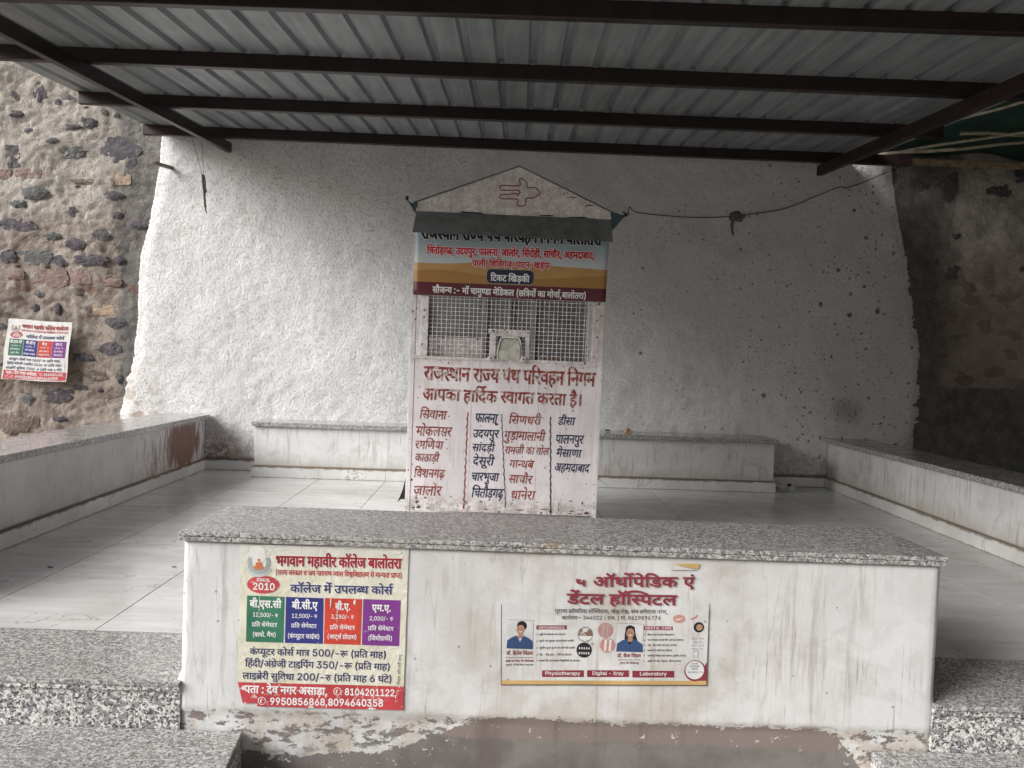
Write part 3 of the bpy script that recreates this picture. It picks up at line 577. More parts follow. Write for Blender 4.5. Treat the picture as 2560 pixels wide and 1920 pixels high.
[[460,551,0,-202,17,15,18,12,19,10,30,10,34,3,41,-5,35,-13,30,-23,23,-32,13,-40,5,-47,-2,-31,-5,-33,-8,-34,-12,-34,-17,-34,-21,-34,-72,41,16,22,13,25,12,27,9,28,5,28,2,27,-5,41,-15,29,-24,17,-31,6,-36,-8,-36,-24,-38,-41,0,-257,-81,0,0,193,-26,-18,-30,-15,-35,-10,-40,-4,-38,4,-34,10,-29,17,-22,20,-15,20,-12,22,-8,23,-6,26,-4,30,-1,36,0,197,-79,0,0,71,786,0,0,-71],[160,551,0,-191,2,-47,4,-32,8,-22,14,-19,25,-17,35,-6,39,4,34,13,21,12,19,15,18,17,0,273]],
[[587,551,0,-551,-81,0,0,266,-29,-8,-29,-4,-32,-2,-36,-1,-28,1,-30,2,-30,4,-30,6,-26,6,-24,7,-21,-13,-24,-11,29,-35,32,-36,36,-36,37,-36,39,-35,40,-33,-54,-54,-37,33,-35,33,-34,33,-31,33,-29,31,-27,30,-24,28,-20,25,-16,22,-18,28,-9,21,-5,18,-1,17,4,18,11,18,20,13,29,4,23,-3,21,-8,17,-14,16,-18,18,22,11,26,5,30,2,30,-1,28,-4,26,-5,22,-6,17,-201,0,0,71,691,0,0,-71],[369,322,37,1,34,3,32,5,34,8,0,212,-225,0,7,-19,5,-21,4,-25,1,-28,-2,-39,-8,-34,-11,-29,-15,-23,35,-6,36,-4]],
[[-185,615,-10,23,-9,22,-7,22,-7,32,-2,34,5,41,14,35,23,30,32,24,39,13,46,5,38,-3,33,-10,29,-15,25,-23,23,-30,21,-37,19,-44,18,-52,18,-60,110,0,0,-71,-103,0,0,-551,-81,0,0,551,-89,0,0,71,87,0,-19,63,-19,51,-21,40,-23,27,-28,17,-34,5,-35,-6,-26,-19,-16,-29,-5,-38,3,-32,7,-29,11,-28,13,-29]],
[[-185,772,4,22,13,19,17,13,21,4,21,-4,18,-13,12,-19,4,-22,-4,-22,-12,-19,-18,-13,-21,-4,-21,4,-17,13,-13,19]],
[[170,551,0,-551,-81,0,0,551,-89,0,0,71,273,0,0,-71],[80,615,-17,24,-17,20,-16,15,-22,15,-22,9,-22,4,-25,1,-20,-1,-21,-5,-21,-7,-20,-8,-26,69,23,9,25,7,26,5,28,1,29,-2,27,-8,24,-11,22,-17,20,-19,17,-24,4,2,-13,32,-13,27,-13,21,-20,25,-21,16,-24,9,-29,3,-22,-1,-18,-3,-15,-5,-15,-5,-23,69,27,8,31,4,33,2,34,-3,32,-8,27,-15,26,-20,24,-30,22,-36,20,-47,20,-56,19,-66]],
[[470,218,-5,-43,-15,-34,-26,-27,-32,-19,-38,-11,-42,-4,-55,7,-51,21,-47,36,-44,52,-44,71,-42,89,71,26,29,-66,31,-56,33,-46,35,-34,37,-20,40,-7,35,4,27,13,18,23,6,34,-5,35,-16,31,-14,19,-18,18,-20,17,-28,-4,-30,-2,-5,70,41,4,32,8,24,12,21,26,7,33,-6,31,-18,21,-25,12,-29,4,-35,-2,-32,-8,-20,-7,-22,-9,-22,-11,-25,69,19,9,21,9,24,8,27,7,29,4,32,1,48,-4,40,-13,32,-22,23,-28,13,-33,5,-37,-7,-48,-23,-40,-37,-32,10,-10,10,-10,38,-4,36,-1,30,1,27,2,25,4,26,6,0,188,-73,0,0,71,258,0,0,-71,-104,0,0,-551,-81,0,0,290,-24,-5,-23,-3,-24,-2,-25,-1,-19,1,-24,2,11,-31]],
[[122,189,-32,4,-26,13,-18,21,-6,28,4,25,14,19,20,11,26,4,18,-2,20,-6,22,-11,27,-19,31,14,28,19,23,26,18,31,10,36,4,41,-3,35,-10,30,-16,24,-22,19,-26,11,-29,4,-27,-3,-19,-11,-11,-15,-4,-21,2,-16,8,-16,14,-17,24,-13,22,-7,28,-5,34,-2,-17,-70,-57,8,-47,16,-37,24,-25,29,-16,33,-5,37,4,32,12,28,20,23,27,18,34,10,41,4,31,-2,29,-8,28,-12,26,-16,22,-22,18,-26,15,-30,8,-36,3,-40,-4,-45,-11,-42,-19,-41,-26,-36,-32,-30,-38,-25,30,-27,29,-29,28,-31,27,-31,24,-30,22,-30,-64,-44,-33,45,-31,40,-28,34,-28,29,-26,25,-25,22,-28,-4],[591,551,0,-551,-81,0,0,551,-89,0,0,71,274,0,0,-71]],
[[519,551,-148,0,0,-202,-55,0,-44,-2,-36,-6,-30,-10,-25,-13,-31,-28,-18,-35,-6,-40,2,-30,8,-27,12,-22,16,-20,19,-15,23,-12,24,-8,26,-5,27,-2,34,1,31,5,27,6,26,10,26,11,28,14,27,-74,-30,-13,-31,-11,-33,-9,-33,-8,-34,-4,-35,-2,-44,3,-42,9,-38,14,-33,20,-29,25,-23,30,-17,35,-11,40,-3,44,4,41,11,37,19,32,25,27,30,22,35,18,37,13,40,7,41,3,2,0,0,131,-290,0,0,71,519,0]],
[[729,551,0,-551,-81,0,0,45,-24,-12,-26,-9,-26,-8,-28,-5,-28,-3,-28,-1,-71,6,-69,18,-66,29,-66,44,-66,60,-65,75,-16,22,-12,19,-8,16,-7,22,-2,20,4,20,11,18,20,13,29,4,23,-3,21,-8,17,-14,16,-18,18,22,11,26,5,30,2,30,-1,25,-2,25,-5,22,-8,21,-201,0,0,71,833,0,0,-71],[534,232,34,4,30,10,27,16,23,18,0,271,-367,0,9,-27,6,-31,2,-35,-4,-51,-12,-43,-19,-36,-26,-30,-33,-25,-38,-20,48,-52,49,-43,51,-34,54,-25,58,-15,64,-5,28,1,28,3,26,6,26,8,25,11,25,14,0,76,-25,-13,-30,-11,-34,-8,-38,-2,-30,2,-28,7,-27,11,-23,14,-19,18,-16,22,-12,25,-8,27,-2,29,5,45,16,38,27,30,35,23,43,13,49,5,19,-1,25,-2,24,-3,17,-4,-6,-69,-16,4,-18,3,-18,2,-18,1,-30,-2,-25,-8,-21,-12,-15,-17,-9,-22,-3,-27,3,-26,9,-21,15,-17,32,-15]],
[[89,551,-89,0,0,71,82,0,-12,26,-10,26,-5,28,-2,29,6,46,17,40,30,33,39,26,48,15,56,5,79,-8,72,-24,64,-41,57,-56,53,-69,47,-83,-81,0,-41,65,-44,52,-45,41,-46,29,-50,17,-52,6,-37,-3,-31,-10,-26,-16,-19,-21,-11,-25,-4,-30,2,-28,7,-26,10,-23,12,-21,108,0,0,-71,-103,0,0,-551,-81,0]],
[[777,551,-325,0,0,-202,34,28,39,16,44,6,41,-5,35,-13,30,-23,23,-32,13,-40,5,-47,-2,-31,-5,-33,-8,-34,-12,-34,-17,-34,-21,-34,-72,41,16,22,13,25,12,27,9,28,5,28,2,27,-5,41,-15,29,-23,17,-31,6,-36,-8,-37,-24,-37,-40,0,-258,-81,0,0,174,-17,-13,-20,-13,-22,-12,-26,-10,-28,-6,-32,-2,-31,2,-29,6,-28,11,-26,15,-22,19,-19,23,-14,28,-8,32,-3,36,6,50,18,42,31,35,40,26,48,16,55,5,24,-1,28,-3,25,-3,18,-3,-6,-73,-18,4,-23,3,-23,2,-20,1,-36,-3,-30,-9,-24,-14,-18,-20,-10,-24,-4,-29,3,-32,11,-26,17,-20,21,-15,23,-8,26,-3,28,2,26,7,24,12,23,15,21,17,21,19,0,291,-371,0,0,71,777,0]],
[[89,551,-89,0,0,71,80,0,-11,23,-9,23,-5,27,-2,29,8,50,24,42,41,34,55,26,67,15,79,5,94,-4,88,-12,81,-20,77,-27,71,-33,65,-40,60,-44,54,-48,49,-53,-92,0,-77,63,-82,51,-85,41,-90,30,-92,18,-96,6,-121,-13,-73,-39,-24,-64,2,-25,8,-23,10,-20,11,-18,108,0,0,-71,-103,0,0,-551,-81,0]],
[[89,551,-89,0,0,71,81,0,-92,112,-100,68,-108,22,-40,-3,-33,-10,-28,-15,-21,-22,-12,-26,-4,-31,3,-31,8,-26,12,-24,12,-21,-84,0,-13,26,-10,27,-7,29,-2,31,6,47,18,41,31,34,41,26,50,15,58,5,84,-8,76,-24,68,-40,63,-55,57,-67,51,-80,108,0,0,-71,-103,0,0,-551,-81,0]],
[[0,622,373,0,0,-71,-373,0],[204,298,0,-54,-4,-24,-10,-18,-16,-10,-21,-4,-25,5,-26,16,-17,15,-15,17,-14,19,-14,30,-5,28,3,21,10,16,19,11,29,3,287,0,0,-71]],
[[136,-6,-17,2,-15,6,-14,11,-11,14,-7,15,-2,18,2,17,7,15,11,14,14,11,15,7,17,1,17,-1,16,-7,14,-11,10,-14,7,-15,2,-17,-2,-18,-7,-15,-10,-14,-14,-11,-16,-6],[136,389,-17,2,-15,6,-14,11,-11,14,-7,16,-2,17,2,17,7,15,11,14,14,11,15,7,17,2,17,-2,16,-7,14,-11,10,-14,7,-15,2,-17,-2,-17,-7,-16,-10,-14,-14,-11,-16,-6]],
[[482,351,0,-81,-319,0,0,81]],
[[170,551,0,-551,-81,0,0,551,-89,0,0,71,273,0,0,-71],[298,863,-19,-60,-25,-47,-32,-34,-39,-24,-43,-13,-49,-5,-46,5,-42,15,-38,24,-34,36,-29,46,-25,57,71,24,18,-43,20,-34,22,-27,24,-19,29,-11,33,-4,35,4,28,12,21,21,18,27,14,35,12,41]],
[[251,146,-57,7,-45,19,-35,33,-15,26,-11,32,-5,25,-3,30,-1,34,0,199,-79,0,0,71,481,0,0,-71,-61,0,0,-230,-2,-39,-6,-32,-11,-28,-16,-24,-15,-15,-18,-13,-21,-10,-24,-8,-26,-4],[249,217,31,4,24,10,17,18,9,18,6,21,2,27,1,38,0,198,-179,0,0,-198,1,-35,3,-27,6,-21,8,-19,12,-14,16,-11,19,-7]],
[[358,222,-29,-2,-29,-5,-28,-8,-24,-10,-30,20,-26,22,-23,24,-18,27,-10,29,-4,33,3,26,7,22,12,18,15,15,25,15,29,10,36,5,44,2,93,0,0,86,-401,0,0,71,592,0,0,-71,-110,0,0,-157,-184,0,-26,-1,-18,-2,-12,-4,-10,-6,-11,-15,-4,-19,3,-22,11,-19,15,-15,15,-14,32,9,33,6,36,2,47,-4,41,-13,35,-21,27,-28,17,-34,5,-40,-5,-42,-17,-37,-27,-31,-38,-25,-50,-14,-60,-5,-63,5,-59,15,-53,24,-50,32,-46,38,-41,44,61,49,38,-41,39,-34,39,-26,42,-18,45,-10,48,-4,64,9,39,26,13,43,-6,31,-19,21,-29,14]],
[[-169,615,-14,49,-14,41,-13,35,-15,27,-15,21,-16,16,-27,14,-32,5,-21,-1,-18,-4,-16,-4,-15,-5,-24,73,27,8,31,4,33,2,34,-3,32,-8,28,-15,25,-20,24,-30,21,-36,21,-47,20,-56,19,-66]],
[[125,296,1,54,6,56,9,57,12,58,15,56,18,54,20,52,21,46,23,43,86,0,-24,-52,-22,-53,-19,-55,-17,-55,-14,-55,-11,-54,-9,-52,-5,-51,-1,-49,1,-43,5,-44,7,-44,10,-45,13,-47,17,-49,20,-50,23,-54,26,-56,-86,0,-38,71,-31,72,-25,73,-17,72,-11,73]],
[[296,70,50,4,46,10,44,18,39,23,34,29,27,33,21,38,13,41,4,44,-3,30,-7,26,-13,22,-17,17,-22,11,-25,3,-29,-5,-20,-13,-10,-20,-4,-23,7,-30,19,-28,22,-15,28,-13,35,-11,-33,-63,-49,17,-39,22,-30,25,-21,29,-12,31,-4,34,3,30,9,28,15,24,22,20,26,14,33,9,0,70,-455,0,0,71,715,0,0,-71,-180,0,0,-74,32,-12,28,-18,25,-25,18,-31,11,-38,4,-45,-3,-38,-8,-38,-14,-37,-19,-35,-24,-33,-29,-31,-33,-27,-37,-24,-42,-19,-46,-14,-49,-9,-53,-3,-59,5,-49,13,-38,24,-27,30,-17,35,-5,40,2,21,5,22,10,22,14,19,-26,15,-22,17,-18,21,-13,22,-7,26,-3,27,5,37,15,31,25,24,33,18,39,10,46,4,19,-1,24,-2,23,-3,16,-4,-6,-69,-15,4,-17,4,-18,2,-20,1,-49,-7,-29,-22,-10,-36,6,-26,16,-19,25,-14,31,-10,30,7,34,2,23,-1,19,-2,-6,-70,-14,1,-12,0,-52,-8,-32,-23,-10,-39,8,-35,23,-24,23,-11,28,-6]],
[[127,65,-47,67,246,149,-27,33,-24,25,-21,19,-22,12,-24,8,-27,2,-28,-2,-29,-6,-20,-7,-23,-9,-26,-13,-28,74,23,10,24,9,24,8,25,7,27,4,29,1,38,-3,34,-9,21,-11,21,-13,21,-18,21,-21,23,-25,24,-30,0,225,-382,0,0,71,566,0,0,-71,-103,0,0,-551,-81,0,0,234]],
[[170,551,0,-551,-81,0,0,551,-89,0,0,71,273,0,0,-71],[90,615,-14,49,-14,41,-14,35,-14,27,-15,21,-16,16,-27,14,-32,5,-21,-1,-18,-4,-16,-4,-15,-5,-24,73,27,8,31,4,33,2,34,-3,32,-8,27,-15,26,-20,24,-30,22,-36,20,-47,20,-56,19,-66],[146,821,4,22,12,19,18,13,21,4,21,-4,18,-13,13,-19,4,-22,-4,-22,-13,-19,-18,-13,-21,-4,-21,4,-18,13,-12,19]],
[[-190,615,-13,24,-12,24,-11,25,-10,38,-4,36,5,41,15,33,24,26,33,19,36,11,42,4,31,-2,28,-4,25,-8,22,-10,-22,-66,-17,8,-19,7,-20,5,-21,1,-35,-6,-26,-17,-16,-25,-5,-32,3,-33,11,-32,10,-21,13,-23,15,-23]],
[[55,-136,27,58,23,54,20,51,16,49,13,47,10,45,7,43,4,43,2,42,-2,49,-5,51,-8,52,-11,54,-14,55,-17,55,-19,55,-22,53,-24,52,85,0,24,-43,22,-46,19,-52,18,-54,15,-56,12,-58,9,-57,5,-56,2,-54,-3,-72,-12,-73,-18,-73,-24,-73,-31,-71,-38,-70]],
[[470,218,-5,-43,-15,-34,-26,-27,-32,-19,-38,-11,-42,-4,-55,7,-51,21,-47,36,-44,52,-44,71,-42,89,71,26,29,-66,31,-56,33,-46,35,-34,37,-20,40,-7,35,4,27,13,18,23,6,34,-5,35,-16,31,-14,19,-18,18,-20,17,-28,-4,-30,-2,-5,70,41,4,32,8,24,12,21,26,7,33,-6,31,-18,21,-25,12,-29,4,-35,-2,-32,-8,-20,-7,-22,-9,-22,-11,-25,69,19,9,21,9,24,8,27,7,29,4,32,1,48,-4,40,-13,32,-22,23,-28,13,-33,5,-37,-7,-48,-23,-40,-37,-32,10,-10,10,-10,38,-4,36,-1,30,1,27,2,25,4,26,6,0,188,-73,0,0,71,517,0,0,-71,-104,0,0,-551,-81,0,0,551,-178,0,0,-551,-81,0,0,290,-24,-5,-23,-3,-24,-2,-25,-1,-19,1,-24,2,11,-31]],
[[89,551,-89,0,0,71,82,0,-12,26,-10,26,-5,28,-2,29,6,46,17,40,30,33,39,26,48,15,56,5,49,-3,45,-9,43,-14,39,-21,38,-26,36,-31,10,32,17,26,24,20,29,14,33,9,37,3,31,-2,28,-4,25,-8,22,-10,-22,-66,-17,8,-19,7,-20,5,-21,1,-35,-6,-26,-17,-16,-25,-5,-32,3,-33,11,-32,10,-21,13,-23,15,-23,-86,0,-41,65,-44,52,-45,41,-46,29,-50,17,-52,6,-37,-3,-31,-10,-26,-16,-19,-21,-11,-25,-4,-30,2,-28,7,-26,10,-23,12,-21,108,0,0,-71,-103,0,0,-551,-81,0]],
[],
[[369,322,29,1,27,1,26,4,27,4,8,-72,-25,-4,-26,-3,-27,-1,-28,-1,-28,1,-30,2,-30,4,-30,6,-26,6,-24,7,-21,-13,-24,-11,29,-35,32,-36,36,-36,37,-36,39,-35,40,-33,-54,-54,-37,33,-35,33,-34,33,-31,33,-29,31,-27,30,-24,28,-20,25,-16,22,-18,28,-9,21,-5,18,-1,17,4,18,11,18,20,13,29,4,23,-3,21,-8,17,-14,16,-18,18,22,11,26,5,30,2,30,-1,28,-4,26,-5,22,-6,17,-201,0,0,71,403,0,0,-71,-122,0,7,-19,5,-21,4,-25,1,-28,-2,-39,-8,-34,-11,-29,-15,-23,35,-6,36,-4]],
[[-179,615,-18,24,-16,20,-15,15,-23,15,-21,9,-23,4,-25,1,-20,-1,-21,-5,-21,-7,-20,-8,-26,69,24,9,24,7,26,5,28,1,29,-2,27,-8,24,-11,22,-17,20,-19,17,-24,4,2,-13,32,-13,27,-13,21,-20,25,-21,16,-24,9,-29,3,-22,-1,-18,-3,-16,-5,-14,-5,-23,69,27,8,31,4,33,2,34,-3,32,-8,28,-15,25,-20,24,-30,21,-36,21,-47,20,-56,19,-66]],
[[194,622,81,0,0,-622,-81,0]],
[[89,551,-89,0,0,71,80,0,-11,23,-9,23,-5,27,-2,29,7,50,23,42,37,34,50,26,61,15,71,5,81,-4,76,-12,71,-20,66,-26,62,-33,58,-39,52,-44,49,-49,44,-54,-89,0,-67,63,-70,52,-73,41,-77,29,-79,18,-81,6,-57,-3,-47,-10,-37,-16,-28,-22,-16,-29,-6,-34,2,-26,8,-24,10,-20,11,-18,108,0,0,-71,-103,0,0,-551,-81,0]],
[[634,551,0,-551,-81,0,0,551,-133,0,0,-230,-2,-39,-6,-32,-11,-28,-16,-24,-15,-15,-18,-13,-21,-10,-24,-8,-26,-4,-30,-2,-57,7,-45,19,-35,33,-15,26,-11,32,-5,25,-3,30,-1,34,0,199,-79,0,0,71,737,0,0,-71],[249,217,31,4,24,10,17,18,9,18,6,21,2,27,1,38,0,198,-179,0,0,-198,1,-35,3,-27,6,-21,8,-19,12,-14,16,-11,19,-7]],
[[600,551,-229,0,0,-137,49,-23,42,-29,33,-34,24,-40,15,-43,5,-47,-4,-44,-11,-38,-18,-32,-24,-26,-30,-21,-34,-17,-38,-11,-40,-7,-43,-2,-70,6,-61,19,-51,31,-38,43,-23,53,-8,64,4,42,11,38,19,32,25,28,30,23,35,18,37,13,39,7,41,3,3,0,0,131,-290,0,0,71,600,0],[293,72,45,3,39,11,34,16,26,25,16,32,5,41,-3,31,-10,29,-16,26,-22,25,-29,20,-35,18,-35,0,-46,-3,-41,-9,-34,-16,-25,-20,-20,-25,-12,-30,-4,-36,5,-43,16,-34,27,-27,34,-19,40,-11]],
[[307,0,-50,3,-45,9,-42,16,-36,20,-30,27,-25,31,-18,37,-11,42,-4,46,4,44,12,39,20,34,27,30,31,24,37,18,40,14,43,9,45,3,0,105,-305,0,0,71,577,0,0,-71,-192,0,0,-176,-39,0,-39,-1,-33,-3,-26,-5,-33,-10,-27,-15,-18,-14,-16,-16,-12,-19,-12,-33,-4,-38,4,-36,10,-32,18,-27,24,-22,30,-17,36,-12,-8,27,-5,27,-2,28,4,33,13,31,12,19,17,16,19,14,24,10,27,6,31,2,31,-2,27,-6,22,-10,20,-14,15,-16,13,-19,11,-31,4,-33,-6,-44,-20,-38,-31,-31,-44,-25,-52,-14],[306,140,4,-36,13,-34,34,3,30,8,26,13,19,17,12,21,4,25,-4,27,-14,20,-20,13,-25,4,-32,-5,-25,-16,-16,-26],[221,-134,4,22,13,19,17,13,21,4,21,-4,18,-13,12,-19,4,-22,-4,-23,-12,-19,-18,-12,-21,-4,-21,4,-17,12,-13,19]],
[[630,551,-104,0,0,-551,-81,0,0,150,-21,-13,-23,-11,-23,-10,-27,-7,-32,-5,-36,-1,-48,5,-42,13,-35,23,-26,29,-16,36,-5,42,2,27,7,25,12,24,16,21,-29,14,-26,18,-21,22,-17,25,-10,31,-3,35,5,38,13,33,23,28,30,22,34,14,40,4,33,-3,30,-9,26,-16,19,-21,12,-24,4,-28,-4,-31,-14,-29,-22,-28,-61,39,9,10,7,12,4,22,-2,15,-8,13,-14,11,-22,3,-26,-6,-22,-16,-15,-25,-5,-32,4,-29,12,-22,17,-17,23,-12,25,-7,26,-5,31,6,34,2,24,-1,21,-2,-7,-70,-14,1,-14,0,-31,-2,-26,-7,-21,-12,-22,-24,-7,-34,7,-36,22,-25,20,-11,24,-7,28,-2,34,2,30,8,26,11,23,16,21,16,19,19,0,306,-62,0,0,71,247,0]],
[[918,551,-104,0,0,-551,-81,0,0,150,-21,-13,-23,-11,-23,-10,-27,-7,-32,-5,-36,-1,-48,5,-42,13,-35,23,-26,29,-16,36,-5,42,2,27,7,25,12,24,16,21,-29,14,-26,18,-21,22,-17,25,-10,31,-3,35,5,38,13,33,23,28,30,22,34,14,40,4,33,-3,30,-9,26,-16,19,-21,12,-24,4,-28,-4,-31,-14,-29,-22,-28,-61,39,9,10,7,12,4,22,-2,15,-8,13,-14,11,-22,3,-26,-6,-22,-16,-15,-25,-5,-32,4,-29,12,-22,17,-17,23,-12,25,-7,26,-5,31,6,34,2,24,-1,21,-2,-7,-70,-14,1,-14,0,-31,-2,-26,-7,-21,-12,-22,-24,-7,-34,7,-36,22,-25,20,-11,24,-7,28,-2,34,2,30,8,26,11,23,16,21,16,19,19,0,306,-62,0,0,71,247,0],[0,622,303,0,0,-71,-303,0],[205,298,0,-54,-4,-24,-11,-18,-16,-10,-21,-4,-25,5,-26,16,-17,15,-15,17,-14,19,-14,30,-5,28,3,21,10,16,19,11,29,3,282,0,0,-71]],
[[-63,-245,-26,-9,-27,-8,-29,-4,-28,-2,-46,4,-40,14,-31,22,-24,28,-14,35,-5,39,5,36,15,32,26,29,34,22,42,14,49,4,48,-3,44,-9,39,-16,36,-21,33,-24,30,-28,28,-32,25,-32,24,-35,-62,-39,-36,51,-37,42,-37,34,-39,24,-43,15,-47,5,-31,-2,-26,-7,-20,-10,-19,-23,-7,-29,6,-32,19,-21,26,-11,30,-4,26,1,22,5,21,6,21,9]],
[[174,632,35,-3,31,-7,27,-15,24,-21,16,-23,13,-30,7,-26,4,-32,1,-38,0,-116,201,0,0,230,-131,0,0,71,315,0,0,-71,-103,0,0,-551,-81,0,0,250,-201,0,0,-37,-4,-28,-10,-19,-16,-11,-19,-4,-19,3,-21,10,-20,14,-19,18,-16,20,-13,21,-8,21,-3,20,3,17,11,13,18,10,28,3,29,0,0,105,-1,42,-4,30,-6,22,-10,18,-16,17,-21,10,-26,3,-24,-3,-17,-10,-10,-15,-4,-19,6,-25,18,-18,19,-9,27,-6,34,-3,-8,-71,-47,7,-39,12,-34,18,-24,24,-15,31,-5,39,4,36,13,28,21,22,27,14,30,9]],
[[255,464,15,0,18,-2,19,-1,19,-2,16,-2,12,-3,-5,-73,-20,4,-23,3,-24,2,-23,1,-38,-3,-33,-9,-26,-15,-19,-21,-12,-25,-4,-31,4,-31,10,-25,18,-19,23,-13,27,-8,31,-3,29,3,29,7,28,12,28,18,24,21,22,25,-8,25,-7,26,-5,28,38,10,30,12,24,15,17,17,10,23,3,27,-3,27,-9,25,-12,23,-13,19,-465,0,0,71,937,0,0,-71,-104,0,0,-551,-81,0,0,179,-20,-12,-22,-10,-25,-11,-27,-8,-30,-4,-33,-2,-32,2,-29,6,-27,11,-25,14,-22,18,-20,21,-16,-14,-18,-14,-18,-14,-20,-12,-22,-10,-24,-10,-27,-6,-29,-5,-33,-1,-34,2,-31,7,-30,12,-26,16,-22,19,-19,24,-14,26,-8,30,-3,32,6,53,20,44,32,35,42,26,50,15],[471,301,15,-30,16,-24,20,-19,22,-14,26,-8,31,-3,32,2,29,7,26,12,24,15,21,17,19,18,0,277,-199,0,16,-35,10,-35,3,-36,-12,-64,-37,-48]],
[[607,551,0,-688,-81,0,0,76,-26,-13,-31,-11,-35,-7,-39,-3,-31,2,-30,7,-26,10,-24,15,-20,18,-17,22,-12,25,-8,27,-2,30,5,45,17,37,27,31,37,22,43,14,51,4,21,-1,26,-1,24,-4,18,-4,-6,-69,-17,4,-19,3,-19,3,-19,1,-32,-2,-26,-8,-22,-12,-16,-18,-10,-22,-3,-27,3,-26,10,-21,16,-16,21,-11,24,-7,28,-2,35,4,32,10,28,15,24,18,0,227,-47,5,-47,8,-48,11,-46,12,-42,15,-39,15,-29,-19,-29,-19,-31,-18,-30,-19,-31,-19,-31,-18,-48,68,27,14,27,13,26,15,25,14,25,14,25,14,-32,25,-24,25,-17,24,-12,24,-7,25,-2,26,5,34,14,30,24,27,31,21,39,13,45,4,41,-4,37,-12,31,-20,24,-27,14,-32,5,-37,-2,-28,-8,-26,-13,-24,-16,-22,-19,-20,-22,-19,60,-19,69,-13,78,-8,0,230,-64,0,0,71,248,0,0,-71],[248,393,20,15,18,17,14,17,13,28,5,30,-5,30,-15,20,-24,12,-30,4,-28,-4,-24,-13,-18,-21,-6,-31,4,-25,13,-26,15,-18,21,-18]],
[[264,-11,-53,4,-45,14,-38,22,-28,30,-17,35,-6,42,3,34,11,32,17,28,-18,16,-15,17,-14,19,-14,32,-5,38,2,26,8,22,12,18,15,15,25,15,27,10,32,5,39,2,68,0,0,86,-270,0,0,71,699,0,0,-71,-104,0,0,-563,-81,0,0,113,-17,-16,-19,-17,-22,-17,-24,-16,-27,-15,-31,-13,-33,-10,-37,-6],[514,551,-163,0,0,-157,-148,0,-27,-1,-17,-2,-12,-4,-10,-6,-11,-15,-4,-19,3,-21,9,-18,14,-17,18,-14,34,13,37,7,40,3,15,0,17,-2,19,-1,18,-2,15,-2,12,-3,-6,-72,-19,3,-21,3,-22,2,-23,1,-38,-2,-31,-8,-24,-13,-17,-17,-11,-21,-3,-25,3,-26,10,-20,17,-16,21,-11,26,-7,30,-2,50,5,46,14,42,23,39,31,37,37,35,42]],
[[45,53,169,100,-34,9,-28,13,-24,19,-15,19,-13,21,-9,24,-7,27,-4,33,-1,40,0,193,-79,0,0,71,583,0,0,-71,-104,0,0,-551,-81,0,0,193,-306,-206],[398,551,-238,0,0,-182,1,-37,2,-28,4,-22,5,-16,8,-14,10,-12,18,-13,24,-7,30,-3,26,2,25,6,24,11,23,13,20,15,18,16]],
[[160,551,0,-182,1,-37,2,-28,4,-22,5,-16,8,-14,10,-12,18,-13,25,-7,30,-3,27,2,25,7,25,11,22,14,20,15,18,16,36,-68,-27,-18,-27,-16,-28,-14,-29,-11,-34,-7,-37,-2,-38,3,-34,11,-30,15,-24,19,-15,19,-13,21,-9,24,-7,27,-4,33,-1,40,0,193,-79,0,0,71,322,0,0,-71]],
[[321,-13,-50,3,-46,9,-40,14,-37,19,-30,24,-24,28,-19,32,-13,35,-5,39,95,0,5,-25,9,-23,14,-19,17,-17,21,-13,23,-10,26,-7,26,-4,28,-2,32,2,29,6,27,8,25,13,21,15,17,18,12,20,8,23,3,25,-2,22,-7,19,-11,16,-15,14,-17,12,-21,10,-22,9,-24,9,-25,7,-88,25,-55,19,-45,24,-37,28,-27,34,-16,39,-6,46,4,39,11,36,18,33,25,28,30,24,35,19,39,14,43,8,45,3,46,-3,43,-8,38,-14,34,-19,30,-23,23,-27,18,-31,11,-32,5,-36,-91,0,-8,33,-17,27,-25,22,-32,17,-37,9,-41,3,-30,-1,-27,-6,-25,-8,-22,-12,-18,-14,-15,-16,-11,-19,-7,-20,-2,-22,3,-24,8,-20,13,-17,17,-15,19,-12,20,-10,21,-7,20,-7,18,-6,73,-20,20,-5,22,-8,22,-8,24,-10,22,-13,22,-13,20,-17,18,-19,15,-22,12,-25,7,-29,2,-32,-3,-38,-11,-36,-17,-33,-24,-30,-30,-25,-36,-21,-42,-15,-48,-10]],
[[45,0,0,82,129,0,0,564,-129,0,0,82,351,0,0,-82,-129,0,0,-564,129,0,0,-82]],
[[88,0,0,728,109,0,296,-466,8,-13,10,-16,10,-17,12,-20,12,-21,13,-23,12,-25,13,-25,12,-26,-13,0,-2,28,-3,26,-1,26,-1,25,-1,24,-1,22,0,20,0,18,0,16,0,447,93,0,0,-728,-111,0,-263,414,-13,20,-12,19,-12,21,-13,21,-13,24,-16,27,-17,30,-19,34,-22,39,17,0,2,-35,1,-33,2,-32,1,-29,1,-27,1,-24,1,-21,0,-18,0,-15,0,-415]],
